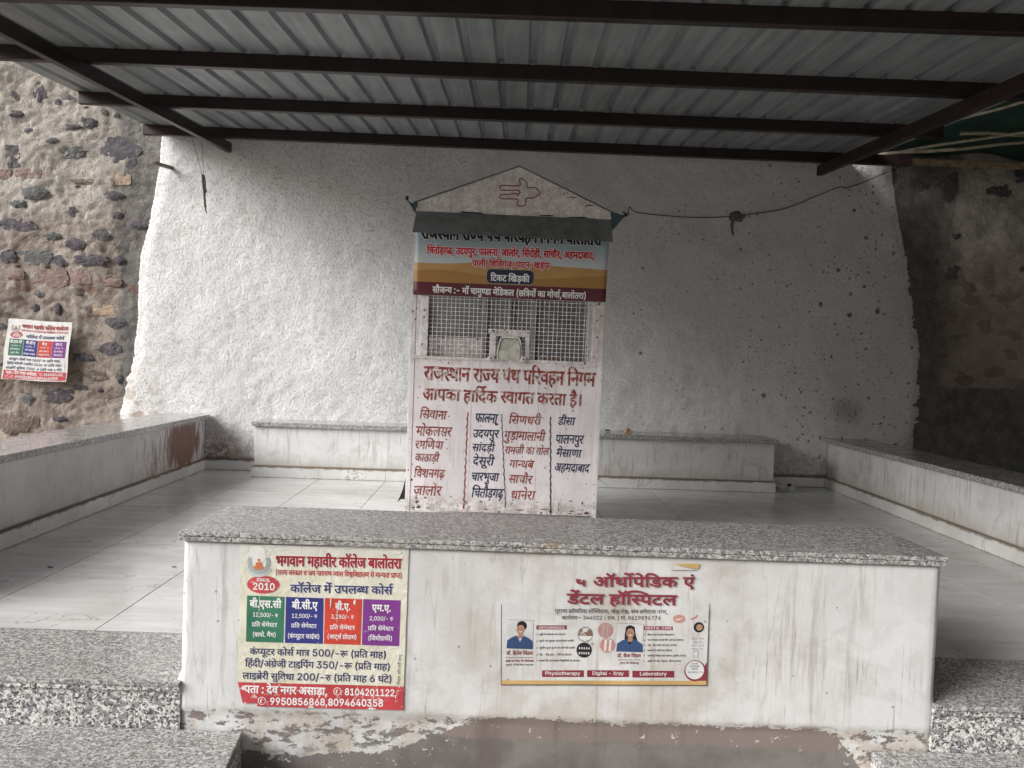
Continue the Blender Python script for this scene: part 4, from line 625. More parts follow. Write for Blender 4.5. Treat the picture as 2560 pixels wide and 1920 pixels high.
[[382,-10,-60,5,-55,15,-51,25,-45,35,-38,43,-31,51,-24,60,-14,66,-4,73,4,74,14,66,24,59,31,52,38,43,45,35,51,25,55,15,60,5,36,-2,35,-5,33,-9,32,-12,29,-16,28,-19,24,-22,22,-25,19,-28,15,-31,12,-33,9,-36,-93,0,-6,23,-9,22,-11,20,-14,19,-15,15,-17,14,-19,12,-20,10,-21,8,-22,5,-23,3,-24,1,-42,-4,-39,-10,-37,-19,-33,-25,-27,-33,-23,-39,-17,-46,-11,-53,-3,-59,3,-58,11,-53,17,-46,23,-39,28,-32,33,-26,36,-18,39,-11,42,-4,24,1,23,4,22,5,21,8,20,10,19,11,17,14,15,17,14,17,11,20,9,22,6,24,93,0,-8,-36,-12,-33,-15,-31,-19,-27,-22,-25,-25,-23,-27,-19,-29,-16,-32,-12,-33,-9,-35,-6]],
[[88,0,0,728,443,0,0,-82,-350,0,0,-238,326,0,0,-82,-326,0,0,-244,355,0,0,-82]],
[[92,0,0,67,242,262,25,28,23,26,19,23,17,22,13,21,11,21,8,20,4,21,2,22,-2,25,-6,22,-10,19,-14,17,-16,14,-19,12,-22,8,-23,5,-25,2,-27,-2,-23,-6,-22,-9,-19,-13,-16,-16,-12,-18,-10,-22,-5,-24,-2,-26,-89,0,4,41,9,38,17,34,22,31,27,25,32,20,36,15,38,9,42,3,42,-3,38,-9,36,-15,30,-20,27,-24,21,-29,16,-32,9,-34,3,-37,-1,-26,-5,-26,-8,-25,-11,-26,-17,-28,-22,-30,-26,-34,-34,-39,-40,-43,-159,-170,0,-5,336,0,0,-82]],
[[324,-10,-51,5,-46,15,-41,24,-35,34,-29,42,-23,52,-16,59,-10,68,-4,74,4,75,10,67,17,60,23,51,29,43,35,34,41,25,45,14,51,5,51,-5,46,-14,41,-25,35,-34,29,-43,23,-51,17,-60,10,-67,3,-75,-3,-74,-10,-68,-17,-59,-23,-52,-28,-42,-35,-34,-41,-24,-46,-15],[324,71,34,4,30,11,27,19,23,27,18,34,15,40,10,46,7,53,2,58,-2,59,-7,53,-10,47,-15,40,-18,34,-23,26,-27,19,-30,12,-34,4,-33,-4,-31,-12,-26,-19,-23,-26,-19,-34,-14,-40,-11,-47,-7,-53,-2,-59,2,-58,7,-53,11,-46,14,-40,19,-34,23,-27,26,-19,31,-11]],
[[110,0,0,78,450,0,0,-78],[396,728,0,-728,-91,0,0,642,-5,0,-176,-131,0,100,158,117]],
[[-169,615,-14,49,-14,41,-13,35,-15,27,-15,21,-16,16,-27,14,-32,5,-21,-1,-18,-4,-16,-4,-15,-5,-24,73,27,8,31,4,33,2,34,-3,32,-8,28,-15,25,-20,24,-30,21,-36,21,-47,20,-56,19,-66],[-113,821,4,22,13,19,17,13,21,4,21,-4,19,-13,12,-19,4,-22,-4,-22,-12,-19,-19,-13,-21,-4,-21,4,-17,13,-13,19]],
[[961,551,-104,0,0,-551,-81,0,0,150,-21,-13,-23,-11,-24,-10,-26,-7,-32,-5,-36,-1,-48,5,-42,13,-34,23,-27,29,-16,36,-5,42,2,27,7,25,11,24,17,21,-29,14,-26,18,-22,22,-16,25,-10,31,-3,35,5,38,13,33,23,28,30,22,34,14,40,4,33,-3,30,-9,25,-16,20,-21,12,-24,4,-28,-4,-31,-14,-29,-22,-28,-61,39,9,10,6,12,5,22,-3,15,-7,13,-14,11,-22,3,-26,-6,-22,-16,-15,-25,-5,-32,4,-29,11,-22,18,-17,22,-12,26,-7,26,-5,31,6,34,2,25,-1,20,-2,-7,-70,-15,1,-13,0,-31,-2,-26,-7,-22,-12,-21,-24,-7,-34,7,-36,21,-25,21,-11,24,-7,28,-2,34,2,30,8,26,11,23,16,21,16,19,19,0,306,-62,0,0,71,247,0],[0,622,346,0,0,-71,-346,0],[442,196,-28,-21,-29,-19,-31,-16,-34,-12,-38,-8,-41,-2,-36,2,-34,7,-31,12,-27,16,-23,19,-19,24,-14,26,-8,30,-3,32,7,53,20,44,33,35,45,26,53,15,61,5,21,0,25,-2,23,-2,19,-3,-6,-69,-19,3,-20,2,-20,1,-20,1,-20,-1,-18,-2,135,-168,20,16,19,19],[127,287,4,-32,11,-26,18,-19,24,-15,28,-8,30,-3,34,3,33,8,-141,175,-23,-22,-13,-27]],
[[136,-6,-17,2,-15,6,-14,11,-11,14,-7,15,-2,18,2,17,7,15,11,14,14,11,15,7,17,1,17,-1,16,-7,14,-11,10,-14,7,-15,2,-17,-2,-18,-7,-15,-10,-14,-14,-11,-16,-6]],
[[568,551,-94,0,0,-171,-2,-46,-6,-35,-10,-28,-15,-25,-30,-27,-39,-18,-49,-9,-16,74,20,4,17,6,15,6,11,10,10,13,8,17,4,23,1,35,0,171,-233,0,0,-198,1,-42,2,-33,5,-26,8,-22,12,-18,18,-16,24,-17,30,-19,110,-62,38,-24,30,-22,22,-22,14,-24,9,-28,3,-31,-2,-26,-5,-25,-9,-24,-16,-32,-15,-24,-72,42,13,21,12,21,8,23,3,22,-2,18,-6,15,-12,16,-20,16,-19,13,-24,15,-30,18,-87,50,-25,16,-22,15,-20,17,-16,17,-14,19,-11,22,-9,28,-5,34,-2,42,0,235,-79,0,0,71,568,0]],
[[315,-10,-41,3,-38,8,-35,15,-32,18,-27,23,-22,27,-17,31,-11,33,-5,36,90,0,4,-21,7,-19,11,-18,14,-16,16,-13,19,-11,22,-8,22,-5,23,-1,29,2,26,7,24,11,21,16,18,18,15,23,10,25,7,28,2,29,-2,30,-7,28,-11,26,-15,23,-19,19,-22,16,-25,12,-27,7,-29,3,-23,-1,-23,-4,-23,-6,-21,-8,-19,-9,-16,-11,-87,11,43,361,383,0,0,-82,-305,0,-25,-212,4,0,16,11,19,11,22,8,23,7,24,4,25,1,32,-2,31,-6,29,-10,27,-14,24,-17,22,-20,20,-23,16,-26,13,-28,9,-31,6,-32,2,-35,-3,-44,-11,-42,-18,-38,-23,-34,-29,-29,-34,-24,-38,-17,-42,-10]],
[[338,762,-234,-871,-82,0,235,871]],
[[519,296,-2,-30,-5,-30,-10,-30,-12,-28,-15,-27,-18,-25,-72,41,13,17,12,19,12,21,12,35,4,35,-4,32,-13,24,-21,16,-31,5,-33,-5,-32,-15,-16,-21,-20,-19,-22,-16,-25,-15,-26,-13,-28,-13,32,-35,34,-36,39,-37,40,-36,41,-35,42,-33,-54,-54,-39,33,-37,33,-35,33,-33,33,-31,31,-28,30,-25,28,-21,25,-17,22,-18,28,-11,21,-4,18,-2,17,4,18,11,18,20,13,29,4,23,-3,21,-8,17,-14,16,-19,24,14,19,17,14,19,14,32,4,37,-1,23,-4,23,-5,20,-7,17,-239,0,0,71,577,0,0,-71,-257,0,9,-26,5,-31,2,-36,0,-15,-2,-14,28,8,30,3,34,-4,30,-12,26,-20,21,-29,12,-35]],
[[271,222,-29,-2,-29,-5,-27,-8,-25,-10,-30,20,-26,22,-23,24,-18,27,-10,29,-4,33,2,26,8,22,12,18,15,15,25,15,29,10,35,5,45,2,93,0,0,86,-314,0,0,71,505,0,0,-71,-110,0,0,-157,-184,0,-27,-1,-17,-2,-12,-4,-10,-6,-11,-15,-4,-19,4,-22,10,-19,14,-15,16,-14,32,9,33,6,36,2,47,-4,41,-13,35,-21,27,-28,17,-34,5,-40,-5,-40,-13,-34,-23,-28,-32,-22,-39,-16,-46,-10,30,-12,31,-11,32,-11,33,-10,-33,-70,-37,18,-37,18,-35,18,-34,19,-32,19,-31,19,-37,3,-31,6,-26,8,-25,19,-9,28,3,20,11,17,16,10,23,4,20,-3,21,-7,24,-15,28,-21,25,-2,43,2,36,7,30,11,21,17,13,21,4,27,-6,29,-18,22,-30,14]],
[[310,-10,-43,3,-40,7,-38,13,-35,18,-29,22,-25,26,-20,31,-13,35,-6,39,95,0,4,-23,8,-21,13,-18,15,-15,19,-13,21,-10,23,-6,26,-5,26,-1,29,1,26,6,25,8,22,12,19,15,15,18,12,21,7,25,2,28,-2,25,-6,24,-10,23,-14,20,-20,18,-24,16,-30,11,-35,7,-41,2,-60,0,0,74,184,214,0,6,-313,0,0,82,435,0,0,-68,-229,-264,0,15,51,1,45,-6,41,-14,36,-20,29,-26,24,-31,17,-34,11,-36,4,-40,-4,-40,-11,-37,-18,-34,-24,-30,-29,-25,-36,-21,-39,-16,-43,-9]],
[[-179,-44,23,4,25,1,43,-3,40,-8,36,-14,32,-19,30,-23,28,-27,25,-30,25,-31,23,-33,-57,-41,-33,49,-34,39,-33,30,-36,20,-40,13,-43,4,-23,-1,-19,-4]],
[[172,-24,-47,67,268,162,0,346,-185,0,0,-317,-3,-23,-9,-18,-16,-11,-20,-4,-26,5,-28,16,-17,15,-15,17,-14,19,-14,30,-5,28,3,21,10,16,19,11,29,3,25,0,0,192,-127,0,0,71,578,0,0,-71,-104,0,0,-551,-81,0,0,122]],
[[89,551,-89,0,0,71,80,0,-11,23,-9,23,-5,27,-2,29,8,50,23,42,39,34,52,26,64,15,75,5,87,-4,82,-12,77,-20,72,-27,66,-33,62,-39,56,-44,52,-49,46,-53,-91,0,-72,63,-76,51,-79,41,-83,30,-86,18,-89,6,-61,-3,-51,-10,-40,-16,-29,-22,-17,-29,-6,-35,2,-26,8,-23,10,-20,11,-18,108,0,0,-71,-103,0,0,-551,-81,0]],
[[498,159,-38,4,-33,13,-29,22,-22,29,-14,34,-4,39,0,4,-16,8,-18,6,-19,5,-21,3,-16,-15,-17,-13,-19,-12,-21,-12,-21,-10,-23,-10,32,-35,34,-36,39,-37,40,-36,41,-35,42,-33,-54,-54,-39,33,-37,33,-35,33,-33,33,-31,31,-28,30,-25,28,-21,25,-17,22,-18,28,-11,21,-4,18,-2,17,4,18,11,18,20,13,29,4,23,-3,21,-8,17,-14,16,-19,24,14,19,17,14,19,14,32,4,37,-1,23,-4,23,-5,20,-7,17,-239,0,0,71,801,0,0,-71,-481,0,9,-26,5,-31,2,-36,-3,-36,-8,-32,27,-7,26,-10,14,18,16,15,20,13,24,10,27,6,31,2,39,-3,36,-9,33,-15,29,-21,28,-25,25,-28,23,-33,21,-34,20,-37,-63,-34,-30,52,-30,43,-30,33,-31,24,-33,14,-35,5,-37,-5,-26,-16,-15,-24,-5,-26,5,-32,16,-20,23,-12,27,-4,15,1,15,1,15,4,16,6,24,-67,-24,-8,-23,-5,-21,-2]],
[[89,551,-89,0,0,71,80,0,-11,23,-9,24,-5,26,-2,29,6,49,20,41,32,35,43,26,52,16,60,5,90,-8,84,-26,76,-42,69,-57,63,-68,56,-80,-84,0,-105,116,-113,70,-119,23,-43,-3,-37,-10,-29,-17,-22,-22,-14,-26,-4,-32,2,-28,8,-24,10,-22,11,-18,108,0,0,-71,-103,0,0,-551,-81,0],[641,816,4,22,13,19,17,13,21,4,21,-4,18,-13,12,-19,4,-22,-4,-22,-12,-19,-18,-13,-21,-4,-21,4,-17,13,-13,19]],
[[89,551,-89,0,0,71,86,0,-26,64,-26,51,-28,39,-29,27,-35,17,-39,5,-28,-3,-24,-9,-19,-14,-13,-19,-8,-24,-3,-27,2,-32,8,-29,11,-27,12,-26,-80,0,-19,43,-11,42,-4,43,5,43,15,36,25,32,34,23,41,14,49,5,61,-7,53,-22,45,-37,39,-52,37,-70,33,-86,109,0,0,-71,-103,0,0,-551,-81,0]],
[[57,41,147,83,-44,10,-38,18,-32,24,-24,31,-15,37,-5,42,7,53,20,44,33,35,45,26,53,15,61,5,15,0,19,-2,20,-1,19,-2,18,-2,13,-3,-6,-69,-21,4,-24,3,-25,2,-25,1,-20,-1,-18,-2,135,-168,19,15,17,17,0,295,-401,0,0,71,585,0,0,-71,-103,0,0,-551,-81,0,0,168,-12,-7,-11,-6,-274,-179],[127,287,4,-32,11,-26,18,-19,24,-15,28,-8,30,-3,18,1,16,2,17,3,15,5,-140,175,-23,-22,-13,-27]],
[[324,-10,-43,4,-40,10,-36,17,-33,23,-27,29,-22,33,-17,38,-10,42,-3,45,2,35,8,37,12,38,19,41,27,49,35,54,165,243,100,0,-243,-355,-9,0,7,13,10,12,11,12,14,10,15,9,15,8,18,5,18,4,19,1,42,-3,39,-9,34,-16,31,-21,25,-25,21,-31,15,-36,9,-39,3,-43,-3,-44,-10,-40,-17,-36,-22,-33,-27,-28,-33,-22,-36,-17,-40,-10],[324,70,27,2,25,7,22,11,20,15,17,18,13,22,10,24,7,26,2,29,-2,29,-7,27,-10,24,-13,21,-17,18,-20,15,-22,11,-25,6,-27,2,-27,-2,-25,-6,-22,-11,-21,-14,-16,-18,-14,-21,-10,-24,-6,-27,-2,-28,2,-30,6,-27,10,-24,14,-22,16,-18,21,-15,22,-11,25,-7]],
[[605,551,-103,0,0,-551,-81,0,0,166,-21,-13,-23,-11,-25,-10,-27,-8,-31,-4,-35,-2,-48,5,-42,13,-35,22,-27,30,-16,36,-5,42,2,28,8,26,13,24,19,22,-25,14,-21,18,-17,22,-13,24,-7,26,-3,27,2,29,8,25,-52,0,0,71,605,0],[167,269,7,-36,21,-25,20,-11,24,-7,28,-2,33,2,30,8,28,12,24,15,21,17,18,18,0,291,-276,0,-17,-26,-5,-31,5,-33,16,-24,25,-16,31,-9,30,5,33,2,25,-1,20,-1,-6,-70,-15,1,-14,0,-30,-2,-26,-7,-21,-11,-22,-25]],
[[324,-10,-48,3,-43,9,-40,15,-34,19,-30,24,-24,28,-17,33,-10,34,-4,38,2,30,7,28,10,27,13,25,18,22,20,19,22,16,24,11,26,7,0,4,-33,13,-28,19,-23,27,-18,32,-10,34,-3,37,3,36,9,33,16,31,22,26,26,23,31,19,36,14,38,8,42,3,41,-3,38,-8,35,-14,31,-19,27,-23,22,-26,16,-31,9,-33,3,-36,-3,-37,-11,-34,-17,-32,-23,-27,-28,-19,-32,-13,0,-4,25,-7,24,-11,22,-16,20,-19,18,-22,14,-25,10,-27,7,-28,2,-30,-4,-38,-10,-34,-18,-33,-24,-28,-30,-24,-35,-19,-39,-15,-43,-9],[324,71,30,2,28,5,25,9,22,12,18,14,15,18,10,20,7,23,2,24,-2,26,-7,24,-12,22,-15,19,-19,16,-22,13,-25,11,-26,5,-29,2,-30,-2,-27,-5,-25,-11,-22,-13,-19,-16,-15,-19,-11,-22,-7,-24,-2,-26,1,-24,7,-23,11,-20,14,-18,18,-14,22,-12,26,-9,27,-5],[324,414,25,2,22,5,21,9,19,11,15,15,13,17,10,19,6,22,2,23,-2,24,-6,21,-9,19,-13,16,-15,14,-18,12,-22,7,-23,6,-25,1,-26,-1,-23,-6,-21,-7,-19,-12,-15,-14,-13,-16,-9,-19,-6,-21,-2,-24,2,-23,6,-22,9,-19,13,-17,16,-15,18,-11,21,-9,24,-5]],
[[59,148,0,76,290,504,91,0,-283,-493,0,-6,432,0,0,-81],[402,0,0,170,0,36,0,248,88,0,0,-454]],
[[324,737,43,-3,40,-10,36,-17,33,-23,27,-29,22,-34,17,-38,10,-41,3,-45,-2,-36,-8,-36,-12,-38,-19,-42,-27,-48,-35,-54,-165,-243,-100,0,243,355,9,0,-7,-13,-10,-13,-12,-12,-13,-10,-15,-9,-16,-7,-17,-6,-18,-3,-19,-1,-42,3,-39,9,-34,16,-30,20,-26,26,-21,31,-15,35,-9,39,-3,44,3,43,10,40,17,37,23,33,27,28,32,22,37,17,39,10],[324,658,-27,-3,-25,-6,-22,-11,-20,-15,-17,-19,-14,-21,-10,-24,-6,-27,-2,-28,2,-29,6,-27,10,-24,14,-22,17,-18,20,-14,22,-11,25,-7,27,-2,27,2,24,7,23,10,20,15,17,18,14,21,10,24,6,27,2,28,-2,29,-6,27,-10,25,-14,21,-17,19,-20,15,-22,11,-25,6]],
[[470,218,-5,-43,-15,-34,-26,-27,-32,-19,-38,-11,-42,-4,-55,7,-51,21,-47,36,-44,52,-44,71,-42,89,71,26,29,-66,31,-56,33,-46,35,-34,37,-20,40,-7,35,4,27,13,18,23,6,34,-5,35,-16,31,-14,19,-18,18,-20,17,-28,-4,-30,-2,-5,70,41,4,32,8,24,12,21,26,7,33,-6,31,-18,21,-25,12,-29,4,-35,-2,-32,-8,-20,-7,-22,-9,-22,-11,-25,69,19,9,21,9,24,8,27,7,29,4,32,1,48,-4,40,-13,32,-22,23,-28,13,-33,5,-37,-7,-48,-23,-40,-37,-32,10,-10,10,-10,38,-4,36,-1,30,1,27,2,25,4,26,6,0,188,-73,0,0,71,517,0,0,-71,-104,0,0,-551,-81,0,0,551,-178,0,0,-551,-81,0,0,290,-24,-5,-23,-3,-24,-2,-25,-1,-19,1,-24,2,11,-31],[844,615,-17,24,-17,20,-16,15,-22,15,-22,9,-22,4,-25,1,-20,-1,-21,-5,-21,-7,-20,-8,-26,69,23,9,25,7,26,5,28,1,29,-2,27,-8,24,-11,22,-17,20,-19,17,-24,4,2,-13,32,-13,27,-13,21,-20,25,-21,16,-24,9,-29,3,-22,-1,-18,-3,-15,-5,-15,-5,-23,69,27,8,31,4,33,2,34,-3,32,-8,27,-15,26,-20,24,-30,22,-36,20,-47,20,-56,19,-66]],
[[-169,615,-14,49,-14,41,-13,35,-15,27,-15,21,-16,16,-27,14,-32,5,-21,-1,-18,-4,-16,-4,-15,-5,-24,73,27,8,31,4,33,2,31,-2,26,-6,22,-9,20,-14,19,-20,19,-26,25,43,42,25,59,9,31,-2,28,-4,25,-8,22,-10,-22,-66,-17,8,-19,7,-20,5,-21,1,-35,-6,-26,-17,-16,-25,-5,-32,1,-21,12,-33,12,-37,11,-41],[-30,674,-19,4,-16,10,-11,17,-4,19,4,19,11,17,16,10,19,4,19,-4,17,-10,10,-17,4,-19,-4,-19,-10,-17,-17,-10]],
[[470,218,-5,-43,-15,-34,-26,-27,-32,-19,-38,-11,-42,-4,-55,7,-51,21,-47,36,-44,52,-44,71,-42,89,71,26,29,-66,31,-56,33,-46,35,-34,37,-20,40,-7,35,4,27,13,18,23,6,34,-5,35,-16,31,-14,19,-18,18,-20,17,-28,-4,-30,-2,-5,70,41,4,32,8,24,12,21,26,7,33,-6,31,-18,21,-25,12,-29,4,-35,-2,-32,-8,-20,-7,-22,-9,-22,-11,-25,69,19,9,21,9,24,8,27,7,29,4,32,1,48,-4,40,-13,32,-22,23,-28,13,-33,5,-37,-7,-48,-23,-40,-37,-32,10,-10,10,-10,38,-4,36,-1,30,1,27,2,25,4,26,6,0,188,-73,0,0,71,517,0,0,-71,-104,0,0,-551,-81,0,0,551,-178,0,0,-551,-81,0,0,290,-24,-5,-23,-3,-24,-2,-25,-1,-19,1,-24,2,11,-31],[1063,863,-19,-60,-25,-47,-33,-34,-38,-24,-43,-13,-49,-5,-46,5,-42,15,-38,24,-34,36,-29,46,-25,57,71,24,18,-43,20,-34,21,-27,25,-19,29,-11,33,-4,35,4,28,12,22,21,17,27,14,35,12,41]],
[[170,551,0,-551,-81,0,0,551,-89,0,0,71,273,0,0,-71],[90,615,-14,49,-14,41,-14,35,-14,27,-15,21,-16,16,-27,14,-32,5,-21,-1,-18,-4,-16,-4,-15,-5,-24,73,27,8,31,4,33,2,31,-2,26,-6,22,-9,20,-14,19,-20,19,-26,25,43,42,25,59,9,31,-2,28,-4,25,-8,22,-10,-22,-66,-18,8,-18,7,-20,5,-21,1,-35,-6,-26,-17,-16,-25,-5,-32,1,-21,12,-33,12,-37,11,-41]],
[[89,551,-89,0,0,71,80,0,-11,22,-9,24,-5,26,-2,31,9,51,27,42,45,34,62,24,77,15,91,5,114,-4,106,-12,98,-20,91,-28,84,-33,77,-39,70,-45,63,-48,57,-52,-99,0,-92,62,-98,52,-103,41,-108,30,-112,18,-118,6,-80,-3,-65,-9,-51,-16,-35,-22,-22,-30,-7,-38,2,-24,7,-22,10,-21,11,-17,109,0,0,-71,-103,0,0,-551,-81,0]],
[[899,551,0,-551,-81,0,0,191,-20,-12,-21,-11,-22,-9,-24,-7,-27,-5,-30,-1,-38,3,-34,11,-30,15,-24,19,-13,16,-11,16,-9,19,-7,21,-29,-8,-29,-4,-33,-2,-37,-1,-28,1,-30,2,-30,4,-30,6,-26,6,-24,7,-21,-13,-24,-11,29,-35,32,-36,36,-36,37,-36,39,-35,40,-33,-54,-54,-37,33,-35,33,-34,33,-31,33,-29,31,-27,30,-24,28,-20,25,-16,22,-18,28,-9,21,-5,18,-1,17,4,18,11,18,20,13,29,4,23,-3,21,-8,17,-14,16,-18,18,22,11,26,5,30,2,30,-1,28,-4,26,-5,22,-6,17,-201,0,0,71,1003,0,0,-71],[369,322,35,1,32,3,31,4,32,8,0,20,0,193,-218,0,7,-19,5,-21,4,-25,1,-28,-2,-39,-8,-34,-11,-29,-15,-23,35,-6,36,-4],[818,551,-238,0,0,-182,1,-37,2,-28,4,-22,5,-16,8,-14,10,-12,18,-13,25,-7,30,-3,26,2,25,6,24,11,22,13,20,15,18,16]],
[[271,222,-29,-2,-29,-5,-27,-8,-25,-10,-30,20,-26,22,-23,24,-18,27,-10,29,-4,33,2,26,8,22,12,18,15,15,24,15,27,10,35,5,45,2,96,0,0,86,-314,0,0,71,771,0,0,-71,-104,0,0,-551,-81,0,0,209,-25,-6,-24,-3,-25,-2,-28,-1,-22,1,-24,4,7,-23,2,-25,-5,-40,-13,-34,-23,-28,-32,-22,-39,-16,-46,-10,30,-12,31,-11,32,-11,33,-10,-33,-70,-37,18,-37,18,-35,18,-34,19,-32,19,-31,19,-37,3,-31,6,-26,8,-25,19,-9,28,3,20,11,17,16,10,23,4,20,-3,21,-7,24,-15,28,-21,25,-2,43,2,36,7,30,11,21,17,13,21,4,27,-6,29,-18,22,-30,14],[480,268,36,2,35,5,35,8,0,268,-191,0,0,-157,-184,0,-27,-1,-17,-2,-12,-4,-10,-6,-11,-15,-4,-19,4,-22,10,-19,14,-15,16,-14,32,9,33,6,36,2,40,-3,37,-10,29,-5,29,-4,33,-3]],
[[40,343,420,0,0,-82,-420,0]],
[[139,0,323,640,0,6,-373,0,0,82,470,0,0,-87,-323,-641]],
[[383,-10,-60,5,-55,15,-51,25,-46,35,-38,43,-31,51,-24,60,-14,66,-4,73,4,74,14,66,24,59,31,52,38,43,46,35,51,25,55,15,60,5,60,-5,55,-15,51,-25,45,-35,38,-43,31,-52,24,-59,13,-66,5,-74,-5,-73,-13,-66,-24,-60,-31,-51,-38,-43,-45,-35,-51,-25,-55,-15],[383,76,42,4,39,11,36,18,33,26,28,32,23,39,17,46,10,53,4,58,-4,59,-10,53,-17,46,-23,40,-28,32,-33,25,-36,19,-39,10,-42,4,-42,-4,-40,-10,-36,-19,-33,-25,-28,-33,-23,-39,-17,-46,-11,-53,-3,-59,3,-58,11,-53,17,-45,23,-40,28,-32,33,-26,36,-18,40,-11]],
[[88,0,0,728,249,0,53,-4,47,-9,40,-17,33,-21,28,-27,21,-31,14,-36,9,-39,3,-41,-3,-42,-9,-38,-14,-35,-21,-31,-28,-25,-33,-21,-40,-16,-46,-10,-54,-3,-197,0,0,83,193,0,36,2,31,5,26,10,21,13,17,15,13,20,8,21,6,25,2,27,-2,28,-6,25,-8,22,-13,20,-17,17,-22,13,-26,10,-31,6,-36,2,-151,0,0,-646],[506,0,-176,328,105,0,178,-328]],
[[48,646,0,82,550,0,0,-82,-228,0,0,-646,-93,0,0,646]],
[[88,0,0,728,93,0,0,-315,381,0,0,315,93,0,0,-728,-93,0,0,331,-381,0,0,-331]],
[[88,0,0,728,249,0,53,-4,47,-10,40,-18,33,-23,28,-27,21,-33,14,-36,9,-39,3,-42,-3,-42,-9,-39,-14,-37,-21,-32,-28,-28,-33,-24,-40,-17,-46,-10,-54,-4,-176,0,0,82,172,0,36,2,31,7,26,10,21,15,17,18,13,22,9,23,5,26,2,28,-2,28,-5,25,-9,24,-13,21,-17,18,-21,14,-27,11,-31,7,-36,2,-151,0,0,-646]],
[[315,0,-176,0,0,82,170,0,56,4,49,11,42,19,36,26,29,32,22,39,17,45,9,51,3,56,-3,56,-9,50,-16,45,-23,38,-28,32,-34,26,-41,18,-47,12,-53,4,-183,0,0,82,189,0,68,-5,60,-15,54,-24,47,-33,38,-42,31,-49,22,-59,14,-64,4,-72,-4,-72,-14,-65,-22,-58,-32,-51,-39,-41,-48,-34,-55,-24,-63,-15],[181,728,0,-728,-93,0,0,728]],
[[25,0,265,728,107,0,268,-728,-98,0,-154,432,-10,28,-11,34,-12,37,-14,44,-15,51,-17,58,18,0,-17,-59,-16,-51,-13,-45,-12,-37,-11,-33,-9,-27,-150,-432],[158,203,0,81,374,0,0,-81]],
[[88,0,0,728,93,0,0,-646,337,0,0,-82]],
[[165,327,0,-327,-88,0,0,728,88,0,0,-314,-15,0,19,45,23,36,29,26,32,18,37,10,39,4,35,-3,32,-8,30,-12,26,-18,22,-22,17,-28,13,-33,8,-39,2,-43,0,-347,-88,0,0,339,-4,39,-11,33,-18,27,-25,20,-30,12,-35,4,-26,-2,-23,-6,-22,-9,-19,-14,-16,-16,-14,-20,-10,-24,-6,-26]],
[[68,-198,23,76,9,-2,18,-3,16,-2,15,1,14,4,13,7,12,11,12,15,10,19,9,24,16,45,-209,549,97,0,116,-324,11,-34,11,-33,9,-33,9,-33,9,-32,9,-32,-32,0,9,32,9,32,9,33,9,33,11,33,11,34,117,324,96,0,-240,-628,-12,-27,-13,-24,-15,-20,-16,-17,-18,-14,-20,-10,-21,-8,-23,-5,-25,-1,-22,1,-19,2,-14,4]],
[[263,-12,-36,2,-34,6,-30,9,-28,12,-24,17,-20,19,-17,23,-12,27,-9,29,83,20,10,-27,15,-22,20,-17,23,-11,27,-7,31,-3,35,3,31,8,25,14,19,17,11,19,4,22,-2,18,-7,16,-11,13,-15,12,-20,9,-25,7,-91,22,-46,13,-36,19,-29,22,-20,27,-12,31,-4,37,3,30,9,27,15,26,19,22,25,18,28,15,32,12,34,6,37,3,36,-2,32,-6,28,-9,25,-13,21,-15,18,-19,15,-20,12,-23,10,-25,-80,-20,-9,19,-12,18,-16,16,-20,13,-27,9,-32,2,-31,-2,-27,-8,-24,-12,-17,-17,-11,-19,-4,-21,3,-19,7,-16,12,-13,18,-12,23,-10,29,-8,83,-20,45,-13,37,-19,27,-22,20,-27,12,-31,4,-35,-3,-31,-9,-28,-15,-27,-20,-23,-26,-19,-30,-16,-34,-12,-37,-7]],
[[77,0,0,546,88,0,0,-546],[122,635,-16,2,-15,6,-12,9,-11,13,-6,13,-1,15,1,16,6,14,11,11,12,10,15,6,16,1,16,-1,14,-6,13,-10,10,-11,6,-14,2,-16,-2,-15,-6,-13,-10,-13,-13,-9,-14,-6]],
[[299,-12,-47,4,-44,12,-39,19,-34,27,-30,33,-23,39,-18,45,-10,49,-3,54,3,54,10,50,18,45,23,39,30,33,34,27,39,19,44,12,47,4,48,-4,44,-12,39,-19,35,-27,29,-33,24,-39,17,-45,10,-50,4,-54,-4,-54,-10,-49,-17,-45,-24,-39,-29,-33,-35,-27,-39,-19,-44,-12],[299,67,35,3,30,10,26,15,22,21,17,25,14,29,9,31,6,33,2,36,-2,35,-6,33,-9,32,-14,29,-17,25,-22,21,-26,16,-30,10,-35,3,-34,-3,-30,-10,-26,-16,-21,-21,-18,-25,-13,-28,-9,-32,-6,-34,-2,-35,2,-36,6,-33,9,-31,13,-29,18,-25,21,-21,26,-15,30,-10]],
[[292,546,0,-75,-282,0,0,75],[92,676,88,0,0,-534,1,-23,6,-17,7,-14,13,-9,16,-6,21,-2,9,1,13,1,12,2,11,2,18,-74,-15,-4,-16,-3,-17,-2,-17,-1,-44,4,-37,13,-30,20,-22,29,-13,34,-4,42]],
[[307,-12,-51,4,-45,12,-41,19,-35,27,-30,33,-23,39,-18,44,-10,49,-3,54,3,53,10,50,17,45,23,39,29,33,34,28,39,20,43,12,47,4,29,-2,29,-5,28,-8,27,-11,26,-16,24,-19,21,-24,19,-28,15,-32,11,-38,7,-42,2,-48,0,-37,-424,0,0,74,377,0,-41,-27,-2,35,-6,31,-9,30,-13,25,-17,22,-20,18,-24,13,-27,8,-32,3,-31,-3,-28,-8,-25,-14,-22,-17,-18,-21,-14,-24,-10,-27,-6,-28,-2,-29,0,-49,2,-38,7,-35,12,-30,16,-26,19,-21,24,-17,26,-12,29,-7,32,-3,21,1,20,3,18,6,16,7,15,9,14,12,12,13,10,16,7,17,85,-23,-10,-26,-15,-24,-18,-22,-22,-20,-24,-16,-29,-13,-31,-10,-33,-6]],
